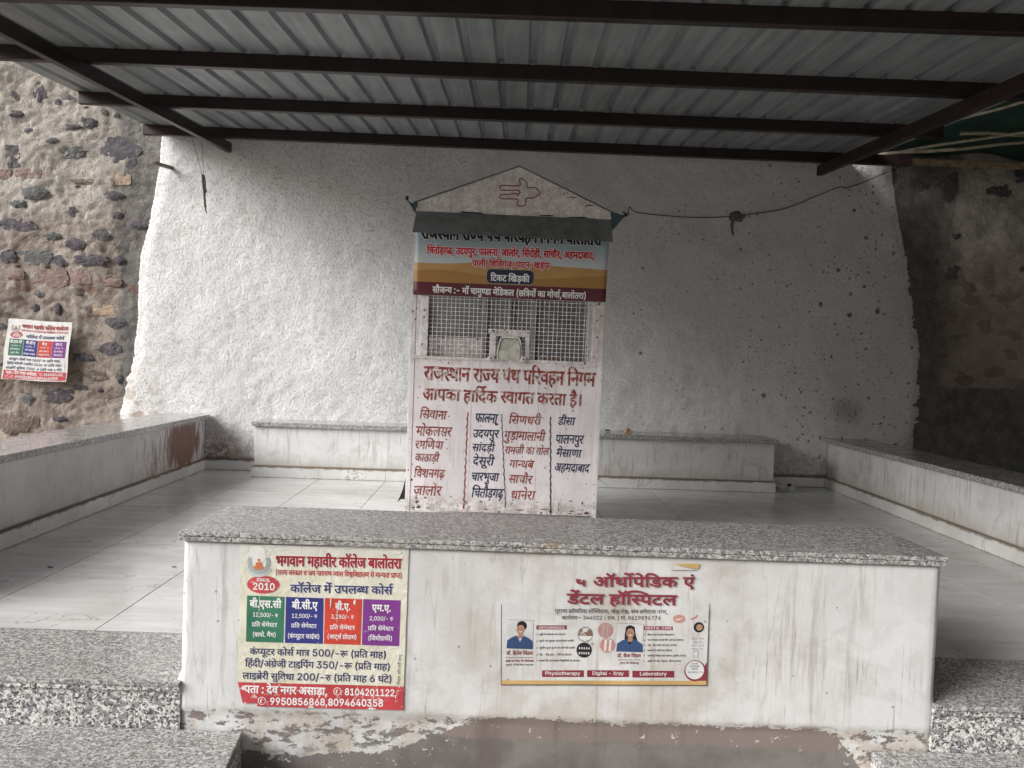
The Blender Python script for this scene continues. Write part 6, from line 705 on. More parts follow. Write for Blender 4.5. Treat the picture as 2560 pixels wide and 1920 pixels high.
RUNS = {
'राजस्थान राज्य पथ परिवहन निगम बालोतरा': [15434,[[0,0,0],[1,409,0],[2,668,0],[3,1410,0],[1,2432,0],[4,2691,0],[0,3506,0],[1,3915,0],[5,4174,0],[6,4746,0],[7,5586,0],[8,6154,0],[7,7056,0],[9,7624,0],[0,7883,0],[10,8292,0],[11,8848,0],[4,9379,0],[12,10194,0],[4,10453,0],[13,11008,0],[14,11571,0],[15,12429,0],[1,13000,0],[16,13259,0],[17,13937,0],[18,14196,0],[0,14766,0],[1,15175,0]]],
'चितोड़गढ, उदयपुर, फालना, जालोर, सिरोही, सांचौर, अहमदाबाद,': [23011,[[19,0,0],[20,259,0],[18,893,0],[17,1463,0],[21,1722,0],[13,2299,0],[22,2862,0],[23,3425,0],[24,3954,0],[25,4502,0],[6,5022,0],[7,5602,0],[26,6170,0],[0,6170,0],[23,6579,0],[27,7107,0],[1,7878,0],[16,8137,0],[4,8815,0],[1,9370,0],[23,9629,0],[2,10158,0],[1,10900,0],[16,11159,0],[17,11837,0],[0,12096,0],[23,12505,0],[19,13033,0],[28,13292,0],[0,13968,0],[17,14377,0],[11,14636,0],[29,15167,0],[23,15426,0],[28,15955,0],[1,16631,0],[30,16890,0],[20,16890,0],[31,17524,0],[0,17783,0],[23,18192,0],[32,18720,0],[11,19484,0],[14,20015,0],[25,20613,0],[1,21133,0],[15,21392,0],[1,21963,0],[25,22222,0],[23,22742,0]]],
'पाली, शिविगंज, पाटन, खड़ंफ': [10461,[[7,0,0],[1,568,0],[16,827,0],[29,1505,0],[23,1764,0],[19,2293,0],[33,2552,0],[12,3232,0],[10,3491,0],[13,4047,0],[30,4610,0],[2,4610,0],[23,5352,0],[7,5880,0],[1,6448,0],[34,6707,0],[4,7211,0],[23,7766,0],[35,8295,0],[21,9113,0],[30,9684,0],[27,9690,0]]],
'टिकट खिड़की': [4964,[[36,0,0],[34,259,0],[37,763,0],[34,1525,0],[38,2289,0],[35,2548,0],[21,3366,0],[37,3943,0],[39,4705,0]]],
'सौजन्य :- मॉ चामुण्डा मेडिकल (छत्रियों का मोर्चा,बालोतरा)': [21054,[[28,0,0],[31,676,0],[2,935,0],[40,1677,0],[6,2035,0],[41,2875,0],[42,3144,0],[14,4052,0],[43,4650,0],[20,5169,0],[1,5803,0],[14,6062,0],[26,6660,0],[44,6660,0],[45,7127,0],[1,7704,0],[14,8223,0],[46,8821,0],[12,8821,0],[45,9080,0],[37,9657,0],[16,10419,0],[47,11357,0],[48,11748,0],[12,12449,0],[49,12708,0],[6,13260,0],[50,13840,0],[37,14359,0],[1,15121,0],[14,15640,0],[17,16238,0],[20,16497,0],[1,17131,0],[51,17390,0],[23,17390,0],[15,17658,0],[1,18229,0],[16,18488,0],[17,19166,0],[18,19425,0],[0,19995,0],[1,20404,0],[52,20663,0]]],
'राजस्थान राज्य पथ परिवहन निगम': [12169,[[0,0,0],[1,409,0],[2,668,0],[3,1410,0],[1,2432,0],[4,2691,0],[0,3506,0],[1,3915,0],[5,4174,0],[6,4746,0],[7,5586,0],[8,6154,0],[7,7056,0],[9,7624,0],[0,7883,0],[10,8292,0],[11,8848,0],[4,9379,0],[12,10194,0],[4,10453,0],[13,11008,0],[14,11571,0]]],
'आपका हार्दिक स्वागत करता है।': [11230,[[53,0,0],[7,1023,0],[37,1591,0],[1,2353,0],[11,2872,0],[1,3403,0],[54,3662,0],[25,3921,0],[55,4441,0],[37,4441,0],[56,5463,0],[10,5852,0],[1,6408,0],[13,6667,0],[18,7230,0],[37,8060,0],[0,8822,0],[18,9231,0],[1,9801,0],[11,10320,0],[57,10851,0],[58,10851,0]]],
'सिवाना': [2564,[[19,0,0],[28,259,0],[10,935,0],[1,1491,0],[4,1750,0],[1,2305,0]]],
'मोकलसर': [3382,[[14,0,0],[17,598,0],[37,857,0],[16,1619,0],[28,2297,0],[0,2973,0]]],
'रमणिया': [2828,[[0,0,0],[14,409,0],[59,1007,0],[60,1266,0],[6,1989,0],[1,2569,0]]],
'काठाड़ी': [2701,[[37,0,0],[1,762,0],[61,1021,0],[1,1606,0],[21,1865,0],[29,2442,0]]],
'विशनगढ़': [3176,[[12,0,0],[10,259,0],[33,815,0],[4,1495,0],[13,2050,0],[62,2613,0]]],
'जालोर': [2347,[[2,0,0],[1,742,0],[16,1001,0],[17,1679,0],[0,1938,0]]],
'सिणधरी': [2941,[[19,0,0],[28,259,0],[60,935,0],[63,1658,0],[0,2273,0],[29,2682,0]]],
'गुड़ामालानी': [4007,[[13,0,0],[26,563,0],[21,563,0],[1,1140,0],[14,1399,0],[1,1997,0],[16,2256,0],[1,2934,0],[4,3193,0],[29,3748,0]]],
'रामजी का गोल': [5308,[[0,0,0],[1,409,0],[14,668,0],[2,1266,0],[29,2008,0],[37,2527,0],[1,3289,0],[13,3808,0],[17,4371,0],[16,4630,0]]],
'गान्धब': [2296,[[13,0,0],[1,563,0],[64,822,0],[15,1725,0]]],
'साचौर': [2237,[[28,0,0],[1,676,0],[20,935,0],[31,1569,0],[0,1828,0]]],
'धानेरा': [2097,[[63,0,0],[1,615,0],[4,874,0],[46,1429,0],[0,1429,0],[1,1838,0]]],
'फालना': [2522,[[27,0,0],[1,771,0],[16,1030,0],[4,1708,0],[1,2263,0]]],
'उदयपुर': [2625,[[24,0,0],[25,548,0],[6,1068,0],[7,1648,0],[26,2216,0],[0,2216,0]]],
'सांदड़ी': [2291,[[28,0,0],[1,676,0],[30,935,0],[25,935,0],[21,1455,0],[29,2032,0]]],
'देसूरी': [1864,[[25,0,0],[46,465,0],[28,520,0],[65,1196,0],[0,1196,0],[29,1605,0]]],
'चारभुजा': [3006,[[20,0,0],[1,634,0],[0,893,0],[66,1302,0],[26,2005,0],[2,2005,0],[1,2747,0]]],
'चितौड़गढ़': [3425,[[19,0,0],[20,259,0],[18,893,0],[31,1463,0],[21,1722,0],[13,2299,0],[62,2862,0]]],
'डीसा': [1771,[[45,0,0],[29,577,0],[28,836,0],[1,1512,0]]],
'पालनपुर': [3037,[[7,0,0],[1,568,0],[16,827,0],[4,1505,0],[7,2060,0],[26,2628,0],[0,2628,0]]],
'मेसाणा': [2515,[[14,0,0],[46,598,0],[28,598,0],[1,1274,0],[60,1533,0],[1,2256,0]]],
'अहमदाबाद': [4022,[[32,0,0],[11,764,0],[14,1295,0],[25,1893,0],[1,2413,0],[15,2672,0],[1,3243,0],[25,3502,0]]],
'भगवान महावीर कॉलेज बालोतरा': [11474,[[66,0,0],[13,703,0],[10,1266,0],[1,1822,0],[4,2081,0],[14,2896,0],[11,3494,0],[1,4025,0],[10,4284,0],[29,4840,0],[0,5099,0],[37,5768,0],[43,6530,0],[16,6789,0],[46,7467,0],[2,7467,0],[15,8469,0],[1,9040,0],[16,9299,0],[17,9977,0],[18,10236,0],[0,10806,0],[1,11215,0]]],
'(राज्य सरकार व जय नारायण व्यास विश्वविद्यालय से मान्यता प्राप्त)': [23508,[[47,0,0],[0,391,0],[1,800,0],[5,1059,0],[6,1631,0],[28,2471,0],[0,3147,0],[37,3556,0],[1,4318,0],[0,4577,0],[10,5246,0],[2,6062,0],[6,6804,0],[4,7644,0],[1,8199,0],[0,8458,0],[1,8867,0],[6,9126,0],[60,9706,0],[67,10689,0],[1,11611,0],[28,11870,0],[12,12806,0],[10,13065,0],[68,13621,0],[12,14317,0],[10,14576,0],[69,15132,0],[1,15816,0],[16,16075,0],[6,16753,0],[28,17593,0],[46,18269,0],[14,18529,0],[1,19127,0],[40,19386,0],[6,19744,0],[18,20324,0],[1,20894,0],[70,21413,0],[1,21981,0],[71,22240,0],[18,22548,0],[52,23118,0]]],
'SINCE': [3167,[[72,0,0],[73,642,0],[74,1083,0],[75,1836,0],[76,2566,0]]],
'2010': [2594,[[77,0,0],[78,648,0],[79,1297,0],[78,1945,0]]],
'कॉलेज में उपलब्ध कोर्स': [8256,[[37,0,0],[43,762,0],[16,1021,0],[46,1699,0],[2,1699,0],[14,2701,0],[80,3299,0],[24,3559,0],[7,4107,0],[16,4675,0],[81,5353,0],[37,6559,0],[17,7321,0],[28,7580,0],[51,8256,0]]],
'बी.एस.सी': [3531,[[15,0,0],[29,571,0],[82,830,0],[83,1099,0],[28,1652,0],[82,2328,0],[28,2596,0],[29,3272,0]]],
'12,500/- रु': [5343,[[79,0,0],[77,648,0],[23,1297,0],[84,1565,0],[78,2214,0],[78,2862,0],[85,3511,0],[42,3871,0],[86,4780,0]]],
'प्रति सेमेस्टर': [4233,[[70,0,0],[12,568,0],[18,827,0],[28,1657,0],[46,2333,0],[14,2333,0],[46,2931,0],[56,2931,0],[34,3320,0],[0,3824,0]]],
'(बायो. मैथ)': [4219,[[47,0,0],[15,391,0],[1,962,0],[6,1221,0],[17,1801,0],[82,2060,0],[14,2588,0],[57,3186,0],[8,3186,0],[52,3828,0]]],
'बी.सी.ए': [2855,[[15,0,0],[29,571,0],[82,830,0],[28,1099,0],[29,1775,0],[82,2034,0],[83,2302,0]]],
'(कंप्यूटर साइंस)': [5706,[[47,0,0],[37,391,0],[30,932,0],[71,1153,0],[6,1461,0],[65,2041,0],[34,2041,0],[0,2545,0],[28,3214,0],[1,3890,0],[87,4149,0],[30,4633,0],[28,4640,0],[52,5316,0]]],
'बी.ए.': [1920,[[15,0,0],[29,571,0],[82,830,0],[83,1099,0],[82,1652,0]]],
'3,250/- रु': [4694,[[88,0,0],[23,648,0],[77,917,0],[84,1565,0],[78,2214,0],[85,2862,0],[42,3223,0],[86,4131,0]]],
'(आर्ट्स प्रोग्राम)': [5491,[[47,0,0],[53,391,0],[34,1414,0],[89,1874,0],[28,1918,0],[51,2594,0],[70,2854,0],[17,3422,0],[90,3681,0],[1,4244,0],[14,4503,0],[52,5101,0]]],
'एम.ए.': [2241,[[83,0,0],[14,553,0],[82,1151,0],[83,1420,0],[82,1973,0]]],
'2,000/- रु': [4694,[[77,0,0],[23,648,0],[78,917,0],[78,1565,0],[78,2214,0],[85,2862,0],[42,3223,0],[86,4131,0]]],
'(जियोग्राफी)': [4473,[[47,0,0],[91,391,0],[2,650,0],[6,1392,0],[17,1972,0],[90,2231,0],[1,2794,0],[27,3053,0],[39,3824,0],[52,4083,0]]],
'कंप्यूटर कोर्स मात्र 500/-रू (प्रति माह)': [14276,[[37,0,0],[30,541,0],[71,762,0],[6,1070,0],[65,1650,0],[34,1650,0],[0,2154,0],[37,2823,0],[17,3585,0],[28,3844,0],[51,4520,0],[14,4780,0],[1,5378,0],[49,5637,0],[84,6449,0],[78,7097,0],[78,7746,0],[85,8394,0],[42,8755,0],[92,9403,0],[47,10450,0],[70,10841,0],[12,11409,0],[18,11668,0],[14,12498,0],[1,13096,0],[11,13355,0],[52,13886,0]]],
'हिंदी/अंग्रेजी टाइपिंग 350/-रू (प्रति माह)': [15249,[[93,0,0],[11,259,0],[55,790,0],[25,790,0],[94,1310,0],[85,1569,0],[32,1929,0],[30,2693,0],[90,2693,0],[46,3256,0],[2,3256,0],[29,3998,0],[34,4517,0],[1,5021,0],[87,5280,0],[93,5771,0],[7,6030,0],[55,6598,0],[13,6598,0],[88,7421,0],[84,8070,0],[78,8718,0],[85,9367,0],[42,9727,0],[92,10375,0],[47,11422,0],[70,11813,0],[12,12381,0],[18,12640,0],[14,13470,0],[1,14068,0],[11,14327,0],[52,14858,0]]],
'लाइब्रेरी सुविधा 200/-रु (प्रति माह 6 घंटे)': [15419,[[16,0,0],[1,678,0],[87,937,0],[95,1428,0],[46,1999,0],[0,1999,0],[29,2408,0],[28,2927,0],[26,3603,0],[12,3603,0],[10,3862,0],[63,4418,0],[1,5033,0],[77,5552,0],[78,6200,0],[78,6849,0],[85,7497,0],[42,7858,0],[86,8506,0],[47,9329,0],[70,9720,0],[12,10288,0],[18,10547,0],[14,11377,0],[1,11975,0],[11,12234,0],[96,13025,0],[97,13933,0],[30,14524,0],[34,14524,0],[46,14984,0],[52,15028,0]]],
'पता : देव नगर असाड़ा,': [8112,[[7,0,0],[18,568,0],[1,1138,0],[41,1657,0],[25,2186,0],[46,2651,0],[10,2706,0],[4,3522,0],[13,4077,0],[0,4640,0],[32,5309,0],[28,6073,0],[1,6749,0],[21,7008,0],[1,7585,0],[23,7844,0]]],
'8104201122,': [6753,[[98,0,0],[79,648,0],[78,1297,0],[99,1945,0],[77,2594,0],[78,3242,0],[79,3891,0],[79,4539,0],[77,5188,0],[77,5836,0],[23,6484,0]]],
'9950856868,8094640358': [13237,[[100,0,0],[100,648,0],[84,1297,0],[78,1945,0],[98,2594,0],[84,3242,0],[96,3891,0],[98,4539,0],[96,5188,0],[98,5836,0],[23,6484,0],[98,6753,0],[78,7401,0],[100,8050,0],[99,8698,0],[96,9347,0],[99,9995,0],[78,10644,0],[88,11292,0],[84,11940,0],[98,12589,0]]],
'नियम और शर्तें लागू': [6954,[[12,0,0],[4,259,0],[6,814,0],[14,1394,0],[101,2252,0],[0,3275,0],[33,3944,0],[18,4624,0],[102,5194,0],[16,5454,0],[1,6132,0],[13,6391,0],[65,6954,0]]],
'ऑर्थोपेडिक': [4090,[[103,0,0],[8,1023,0],[104,1665,0],[7,1924,0],[46,2492,0],[12,2492,0],[45,2751,0],[37,3328,0]]],
'एं': [553,[[83,0,0],[30,565,0]]],
'डेंटल हॉस्पिटल': [5238,[[45,0,0],[80,571,0],[34,577,0],[16,1081,0],[11,2019,0],[43,2550,0],[105,2809,0],[106,3068,0],[34,4056,0],[16,4560,0]]],
'थ': [642,[[8,0,0]]],
'पुराना झॉमरिया हॉस्पिटल, खेड़ रोड़, संत हरिदास नगर,': [19082,[[7,0,0],[26,568,0],[0,568,0],[1,977,0],[4,1236,0],[1,1791,0],[107,2310,0],[43,3066,0],[14,3325,0],[9,3923,0],[0,4182,0],[6,4591,0],[1,5171,0],[11,5690,0],[43,6221,0],[105,6480,0],[106,6739,0],[34,7727,0],[16,8231,0],[23,8909,0],[35,9438,0],[46,10256,0],[21,10256,0],[0,11093,0],[17,11502,0],[21,11761,0],[23,12338,0],[28,12866,0],[30,13542,0],[18,13542,0],[11,14372,0],[9,14903,0],[0,15162,0],[25,15571,0],[1,16091,0],[28,16350,0],[4,17286,0],[13,17841,0],[0,18404,0],[23,18813,0]]],
'बालोतरा – 344022 ( राज. ) मो. 8619896774': [19285,[[15,0,0],[1,571,0],[16,830,0],[17,1508,0],[18,1767,0],[0,2337,0],[1,2746,0],[108,3265,0],[88,4025,0],[99,4673,0],[99,5322,0],[78,5970,0],[77,6619,0],[77,7267,0],[47,8176,0],[0,8826,0],[1,9235,0],[2,9494,0],[82,10236,0],[52,10765,0],[14,11415,0],[17,12013,0],[82,12272,0],[98,12801,0],[96,13449,0],[79,14098,0],[100,14746,0],[98,15395,0],[100,16043,0],[96,16692,0],[109,17340,0],[109,17988,0],[99,18637,0]]],
'ORTHOPEDICS': [7336,[[110,0,0],[111,765,0],[112,1408,0],[113,2054,0],[110,2797,0],[114,3562,0],[76,4200,0],[115,4801,0],[73,5523,0],[75,5964,0],[72,6694,0]]],
'DENTAL CARE': [6902,[[115,0,0],[76,722,0],[74,1323,0],[112,2076,0],[116,2722,0],[117,3412,0],[75,4237,0],[116,4968,0],[111,5657,0],[76,6301,0]]],
'Physiotherapy': [6775,[[114,0,0],[118,639,0],[119,1230,0],[120,1792,0],[121,2320,0],[122,2562,0],[123,3162,0],[118,3489,0],[124,4080,0],[125,4663,0],[126,5040,0],[127,5601,0],[119,6213,0]]],
'Digital - Xray': [6334,[[115,0,0],[121,722,0],[128,964,0],[121,1577,0],[123,1819,0],[126,2146,0],[129,2708,0],[42,3243,0],[130,4152,0],[125,4834,0],[126,5210,0],[119,5772,0]]],
'Laboratory': [5142,[[117,0,0],[126,565,0],[131,1127,0],[122,1739,0],[125,2339,0],[126,2715,0],[123,3277,0],[122,3604,0],[125,4204,0],[119,4580,0]]],
'हड्डी के फ्रेक्चर का ईलाज': [8777,[[11,0,0],[132,531,0],[29,1108,0],[37,1627,0],[46,2168,0],[133,2649,0],[46,3198,0],[134,3420,0],[20,4023,0],[0,4657,0],[37,5326,0],[1,6088,0],[135,6607,0],[16,7098,0],[1,7776,0],[2,8035,0]]],
'घुटने एवं कूल्हा प्रत्यारोपण सर्जरी': [11652,[[97,0,0],[26,591,0],[34,591,0],[4,1095,0],[46,1650,0],[83,1910,0],[10,2463,0],[30,3019,0],[37,3279,0],[65,3820,0],[136,4041,0],[11,4541,0],[1,5072,0],[70,5591,0],[137,6159,0],[6,6508,0],[1,7088,0],[0,7347,0],[17,7756,0],[7,8015,0],[60,8583,0],[28,9566,0],[2,10242,0],[51,10984,0],[0,10984,0],[29,11393,0]]],
'दूरबीन द्वारा घुटने एवं कंधे की सर्जरी': [12664,[[138,0,0],[0,520,0],[15,929,0],[29,1500,0],[4,1759,0],[139,2574,0],[1,3194,0],[0,3453,0],[1,3862,0],[97,4381,0],[26,4972,0],[34,4972,0],[4,5476,0],[46,6031,0],[83,6291,0],[10,6844,0],[30,7400,0],[37,7660,0],[30,8201,0],[63,8422,0],[46,9037,0],[37,9297,0],[39,10059,0],[28,10578,0],[2,11254,0],[51,11996,0],[0,11996,0],[29,12405,0]]],
'टेढ़े - मेढ़े हाथ - पैरों का ईलाज': [11204,[[34,0,0],[46,460,0],[62,504,0],[46,979,0],[42,1327,0],[14,2235,0],[46,2833,0],[62,2833,0],[46,3308,0],[11,3656,0],[1,4187,0],[8,4446,0],[42,5348,0],[7,6257,0],[57,6825,0],[0,6825,0],[50,7234,0],[37,7753,0],[1,8515,0],[135,9034,0],[16,9525,0],[1,10203,0],[2,10462,0]]],
'बच्चों की जन्मजात विकृतियों का ईलाज': [13854,[[15,0,0],[140,571,0],[50,1569,0],[37,2088,0],[39,2850,0],[2,3369,0],[40,4111,0],[14,4469,0],[2,5067,0],[1,5809,0],[18,6068,0],[12,6898,0],[10,7157,0],[37,7713,0],[141,8254,0],[12,8475,0],[18,8734,0],[6,9304,0],[50,9884,0],[37,10403,0],[1,11165,0],[135,11684,0],[16,12175,0],[1,12853,0],[2,13112,0]]],
'बिना दर्द के दांत निकालना': [9162,[[12,0,0],[15,259,0],[4,830,0],[1,1385,0],[25,1904,0],[25,2424,0],[51,2889,0],[37,3204,0],[46,3745,0],[25,4226,0],[1,4746,0],[30,5005,0],[18,5005,0],[12,5835,0],[4,6094,0],[37,6649,0],[1,7411,0],[16,7670,0],[4,8348,0],[1,8903,0]]],
'रूट केनाल दांतो की नसों का ईलाज': [12415,[[92,0,0],[34,787,0],[37,1551,0],[46,2092,0],[4,2313,0],[1,2868,0],[16,3127,0],[25,4065,0],[1,4585,0],[30,4844,0],[18,4844,0],[17,5414,0],[37,5933,0],[39,6695,0],[4,7214,0],[28,7769,0],[50,8445,0],[37,8964,0],[1,9726,0],[135,10245,0],[16,10736,0],[1,11414,0],[2,11673,0]]],
'टेढ़े-मेढ़े दांतो को तार लगाना': [10097,[[34,0,0],[46,460,0],[62,504,0],[46,979,0],[42,1067,0],[14,1715,0],[46,2313,0],[62,2313,0],[46,2788,0],[25,3136,0],[1,3656,0],[30,3915,0],[18,3915,0],[17,4485,0],[37,5004,0],[17,5766,0],[18,6285,0],[1,6855,0],[0,7114,0],[16,7783,0],[13,8461,0],[1,9024,0],[4,9283,0],[1,9838,0]]],
'बच्चों के दांतो का ईलाज': [8429,[[15,0,0],[140,571,0],[50,1569,0],[37,2088,0],[46,2629,0],[25,3110,0],[1,3630,0],[30,3889,0],[18,3889,0],[17,4459,0],[37,4978,0],[1,5740,0],[135,6259,0],[16,6750,0],[1,7428,0],[2,7687,0]]],
'परमानेंट फिक्स दांत लगाना (IMPLANT)': [15323,[[7,0,0],[0,568,0],[14,977,0],[1,1575,0],[4,1834,0],[80,2389,0],[34,2389,0],[12,3153,0],[27,3412,0],[134,4183,0],[28,4786,0],[25,5722,0],[1,6242,0],[30,6501,0],[18,6501,0],[16,7331,0],[13,8009,0],[1,8572,0],[4,8831,0],[1,9386,0],[47,9905,0],[73,10296,0],[142,10737,0],[114,11640,0],[117,12279,0],[116,12844,0],[74,13534,0],[112,14287,0],[52,14933,0]]],
'दांतो पर केप चढ़ाना, ब्रीज लगाना': [11640,[[25,0,0],[1,520,0],[30,779,0],[18,779,0],[17,1349,0],[7,1868,0],[0,2436,0],[37,3105,0],[46,3646,0],[7,3867,0],[20,4695,0],[62,5329,0],[1,5892,0],[4,6151,0],[1,6706,0],[23,6965,0],[95,7494,0],[29,8065,0],[2,8324,0],[16,9326,0],[13,10004,0],[1,10567,0],[4,10826,0],[1,11381,0]]],
'Orthopedic & Spine Surgeon': [13370,[[110,0,0],[125,765,0],[123,1141,0],[118,1468,0],[122,2060,0],[127,2659,0],[124,3271,0],[143,3854,0],[121,4467,0],[144,4709,0],[145,5540,0],[72,6444,0],[127,7086,0],[121,7698,0],[146,7940,0],[124,8531,0],[72,9374,0],[147,10016,0],[125,10607,0],[128,10984,0],[124,11597,0],[122,12180,0],[146,12780,0]]],
'पूर्व चिकित्सक': [5085,[[7,0,0],[65,568,0],[10,568,0],[51,1124,0],[19,1384,0],[20,1643,0],[12,2277,0],[37,2536,0],[137,3298,0],[28,3647,0],[37,4323,0]]],
'BDS & Cosmetic Dentist': [11219,[[148,0,0],[115,654,0],[72,1376,0],[145,2278,0],[75,3182,0],[122,3912,0],[120,4512,0],[149,5040,0],[124,5916,0],[123,6499,0],[121,6826,0],[144,7068,0],[115,7899,0],[124,8621,0],[146,9204,0],[123,9795,0],[121,10122,0],[120,10364,0],[123,10892,0]]],
'24 घण्टे': [3119,[[77,0,0],[99,648,0],[97,1557,0],[44,2148,0],[34,2615,0],[46,3075,0]]],
'आपातकालीन': [4933,[[53,0,0],[7,1023,0],[1,1591,0],[18,1850,0],[37,2420,0],[1,3182,0],[16,3441,0],[29,4119,0],[4,4378,0]]],
'सुविधाएँ': [2918,[[28,0,0],[26,676,0],[12,676,0],[10,935,0],[63,1491,0],[1,2106,0],[83,2365,0],[150,2940,0]]],
'8619896774': [6484,[[98,0,0],[96,648,0],[79,1297,0],[100,1945,0],[98,2594,0],[100,3242,0],[96,3891,0],[109,4539,0],[109,5188,0],[99,5836,0]]],
'डॉ. हितेष सिंहल': [5707,[[45,0,0],[43,577,0],[82,836,0],[12,1365,0],[11,1624,0],[18,2155,0],[46,2725,0],[151,2725,0],[152,3563,0],[28,3822,0],[55,4498,0],[11,4498,0],[16,5029,0]]],
'डॉ. शैला सिंहल': [5386,[[45,0,0],[43,577,0],[82,836,0],[33,1365,0],[57,2045,0],[16,2045,0],[1,2723,0],[152,3242,0],[28,3501,0],[55,4177,0],[11,4177,0],[16,4708,0]]],
'(हड्डी एवं जोड़ रोग विशेषज्ञ)': [9820,[[47,0,0],[11,391,0],[132,922,0],[29,1499,0],[83,2018,0],[10,2571,0],[30,3127,0],[2,3387,0],[17,4129,0],[21,4388,0],[0,5225,0],[17,5634,0],[13,5893,0],[12,6716,0],[10,6975,0],[33,7531,0],[46,8211,0],[151,8211,0],[153,8789,0],[52,9430,0]]],
'(दन्त रोग विशेषज्ञ)': [6694,[[47,0,0],[25,391,0],[40,911,0],[18,1269,0],[0,2099,0],[17,2508,0],[13,2767,0],[12,3590,0],[10,3849,0],[33,4405,0],[46,5085,0],[151,5085,0],[153,5663,0],[52,6304,0]]],
'BETTER': [3791,[[148,0,0],[76,654,0],[112,1255,0],[112,1901,0],[76,2546,0],[111,3147,0]]],
'TEETH': [3236,[[112,0,0],[76,646,0],[76,1247,0],[112,1848,0],[113,2493,0]]],
'HEALTH': [3988,[[113,0,0],[76,743,0],[116,1344,0],[117,2034,0],[112,2600,0],[113,3245,0]]],
}
GEO_COL_SHEET = [[-0.7861,0.4371],[-0.2614,0.4447],[-0.2625,0.0043],[-0.7829,0.0021]]
GEO_COL_FOOT = [[-0.7829,0.0021],[-0.2625,0.0043],[-0.2624,-0.0715],[-0.7211,-0.0732],[-0.7197,-0.0625],[-0.7658,-0.065]]
GEO_COL_BOX = [[[-0.7611,0.2778],[-0.6441,0.2772],[-0.6441,0.1317],[-0.7607,0.1314]],[[-0.6399,0.2773],[-0.5227,0.277],[-0.5208,0.1321],[-0.6393,0.1318]],[[-0.5186,0.2778],[-0.4019,0.2782],[-0.4028,0.1324],[-0.5173,0.1322]],[[-0.3984,0.2783],[-0.2811,0.278],[-0.2815,0.1321],[-0.3983,0.1325]]]
GEO_COL_BURST = [[-0.7116,0.3135],[-0.658,0.3153],[-0.7108,0.2837]]
GEO_COL_LOGO = [[-0.7273,0.3832],[-0.6893,0.3844],[-0.7284,0.4234]]
GEO_COL_PHONE = [[-0.4703,-0.0175],[-0.706,-0.055],[-0.457,-0.0171]]
GEO_HOS = {"sheet":[[0.0331,0.2789],[0.043,0.019],[0.6956,0.0381],[0.6912,0.3007],[0.6501,0.4051],[0.1938,0.3896]],"gold":[[0.0424,0.0336],[0.6949,0.0521],[0.6955,0.0395],[0.0429,0.0208]],"dark":[[0.0429,0.0208],[0.6955,0.0395],[0.6956,0.0371],[0.043,0.0183]],"frL":[[0.0346,0.2755],[0.0363,0.2755],[0.0446,0.0208],[0.0426,0.0207]],"frR":[[0.6912,0.3007],[0.6929,0.3008],[0.6962,0.0389],[0.6942,0.0388]],"o":[[0.1477,0.2127],[0.2437,0.2159],[0.2443,0.2027],[0.1482,0.1996]],"d":[[0.4878,0.2211],[0.5791,0.2234],[0.5797,0.2112],[0.4883,0.209]],"p":[[0.1713,0.0694],[0.3036,0.0743],[0.3045,0.0527],[0.1721,0.0485]],"x":[[0.3139,0.0746],[0.4468,0.0785],[0.4478,0.0569],[0.3148,0.0527]],"l":[[0.4572,0.0774],[0.5904,0.0813],[0.5914,0.06],[0.4582,0.0558]],"torn":[[0.57,0.4238],[0.6577,0.4261],[0.6499,0.4086],[0.6187,0.4127],[0.5978,0.4172]],"line":[[0.5675,0.403],[0.6484,0.405],[0.6484,0.4033],[0.5676,0.4013]],"man":[[0.0563,0.2278],[0.1387,0.1368]],"woman":[[0.4032,0.227],[0.4863,0.1383]],"circ":[[0.3033,0.189],[0.3019,0.1386],[0.3663,0.2043],[0.3752,0.1566],[0.598,0.2483],[0.662,0.2233],[0.6564,0.0837],[0.6557,0.136]],"r72":[[-0.0055,0.2327],[0.0191,0.2335]],"corner":[[0.6921,0.1128],[0.6949,0.0528],[0.6562,0.0516]],"bl":[[0.1513,0.1841],[0.1521,0.1626],[0.153,0.1407],[0.1538,0.1189],[0.1546,0.1001],[0.4907,0.1941],[0.4915,0.1767],[0.4922,0.16],[0.493,0.1434],[0.4927,0.127],[0.4927,0.1096]]}
GEO_EMBLEM = [[-0.0287,2.0172],[-0.0352,2.0067],[-0.0244,1.9935],[0.0684,1.994],[0.0698,1.9586],[0.0974,1.9556],[0.1211,1.9655],[0.1218,2.001],[0.1643,2.0062],[0.1912,2.021],[0.2008,2.0405],[0.1863,2.059],[0.1653,2.0676],[0.1275,2.0661],[0.121,2.0917],[0.1017,2.1113],[0.0843,2.1161],[0.0764,2.1069],[0.0777,2.0749],[-0.0239,2.072],[-0.0352,2.0613],[-0.0299,2.0479],[-0.016,2.0437],[0.0629,2.0483],[0.0661,2.0539],[0.084,2.0356],[0.0676,2.0158],[0.0637,2.0266],[-0.0287,2.0172]]
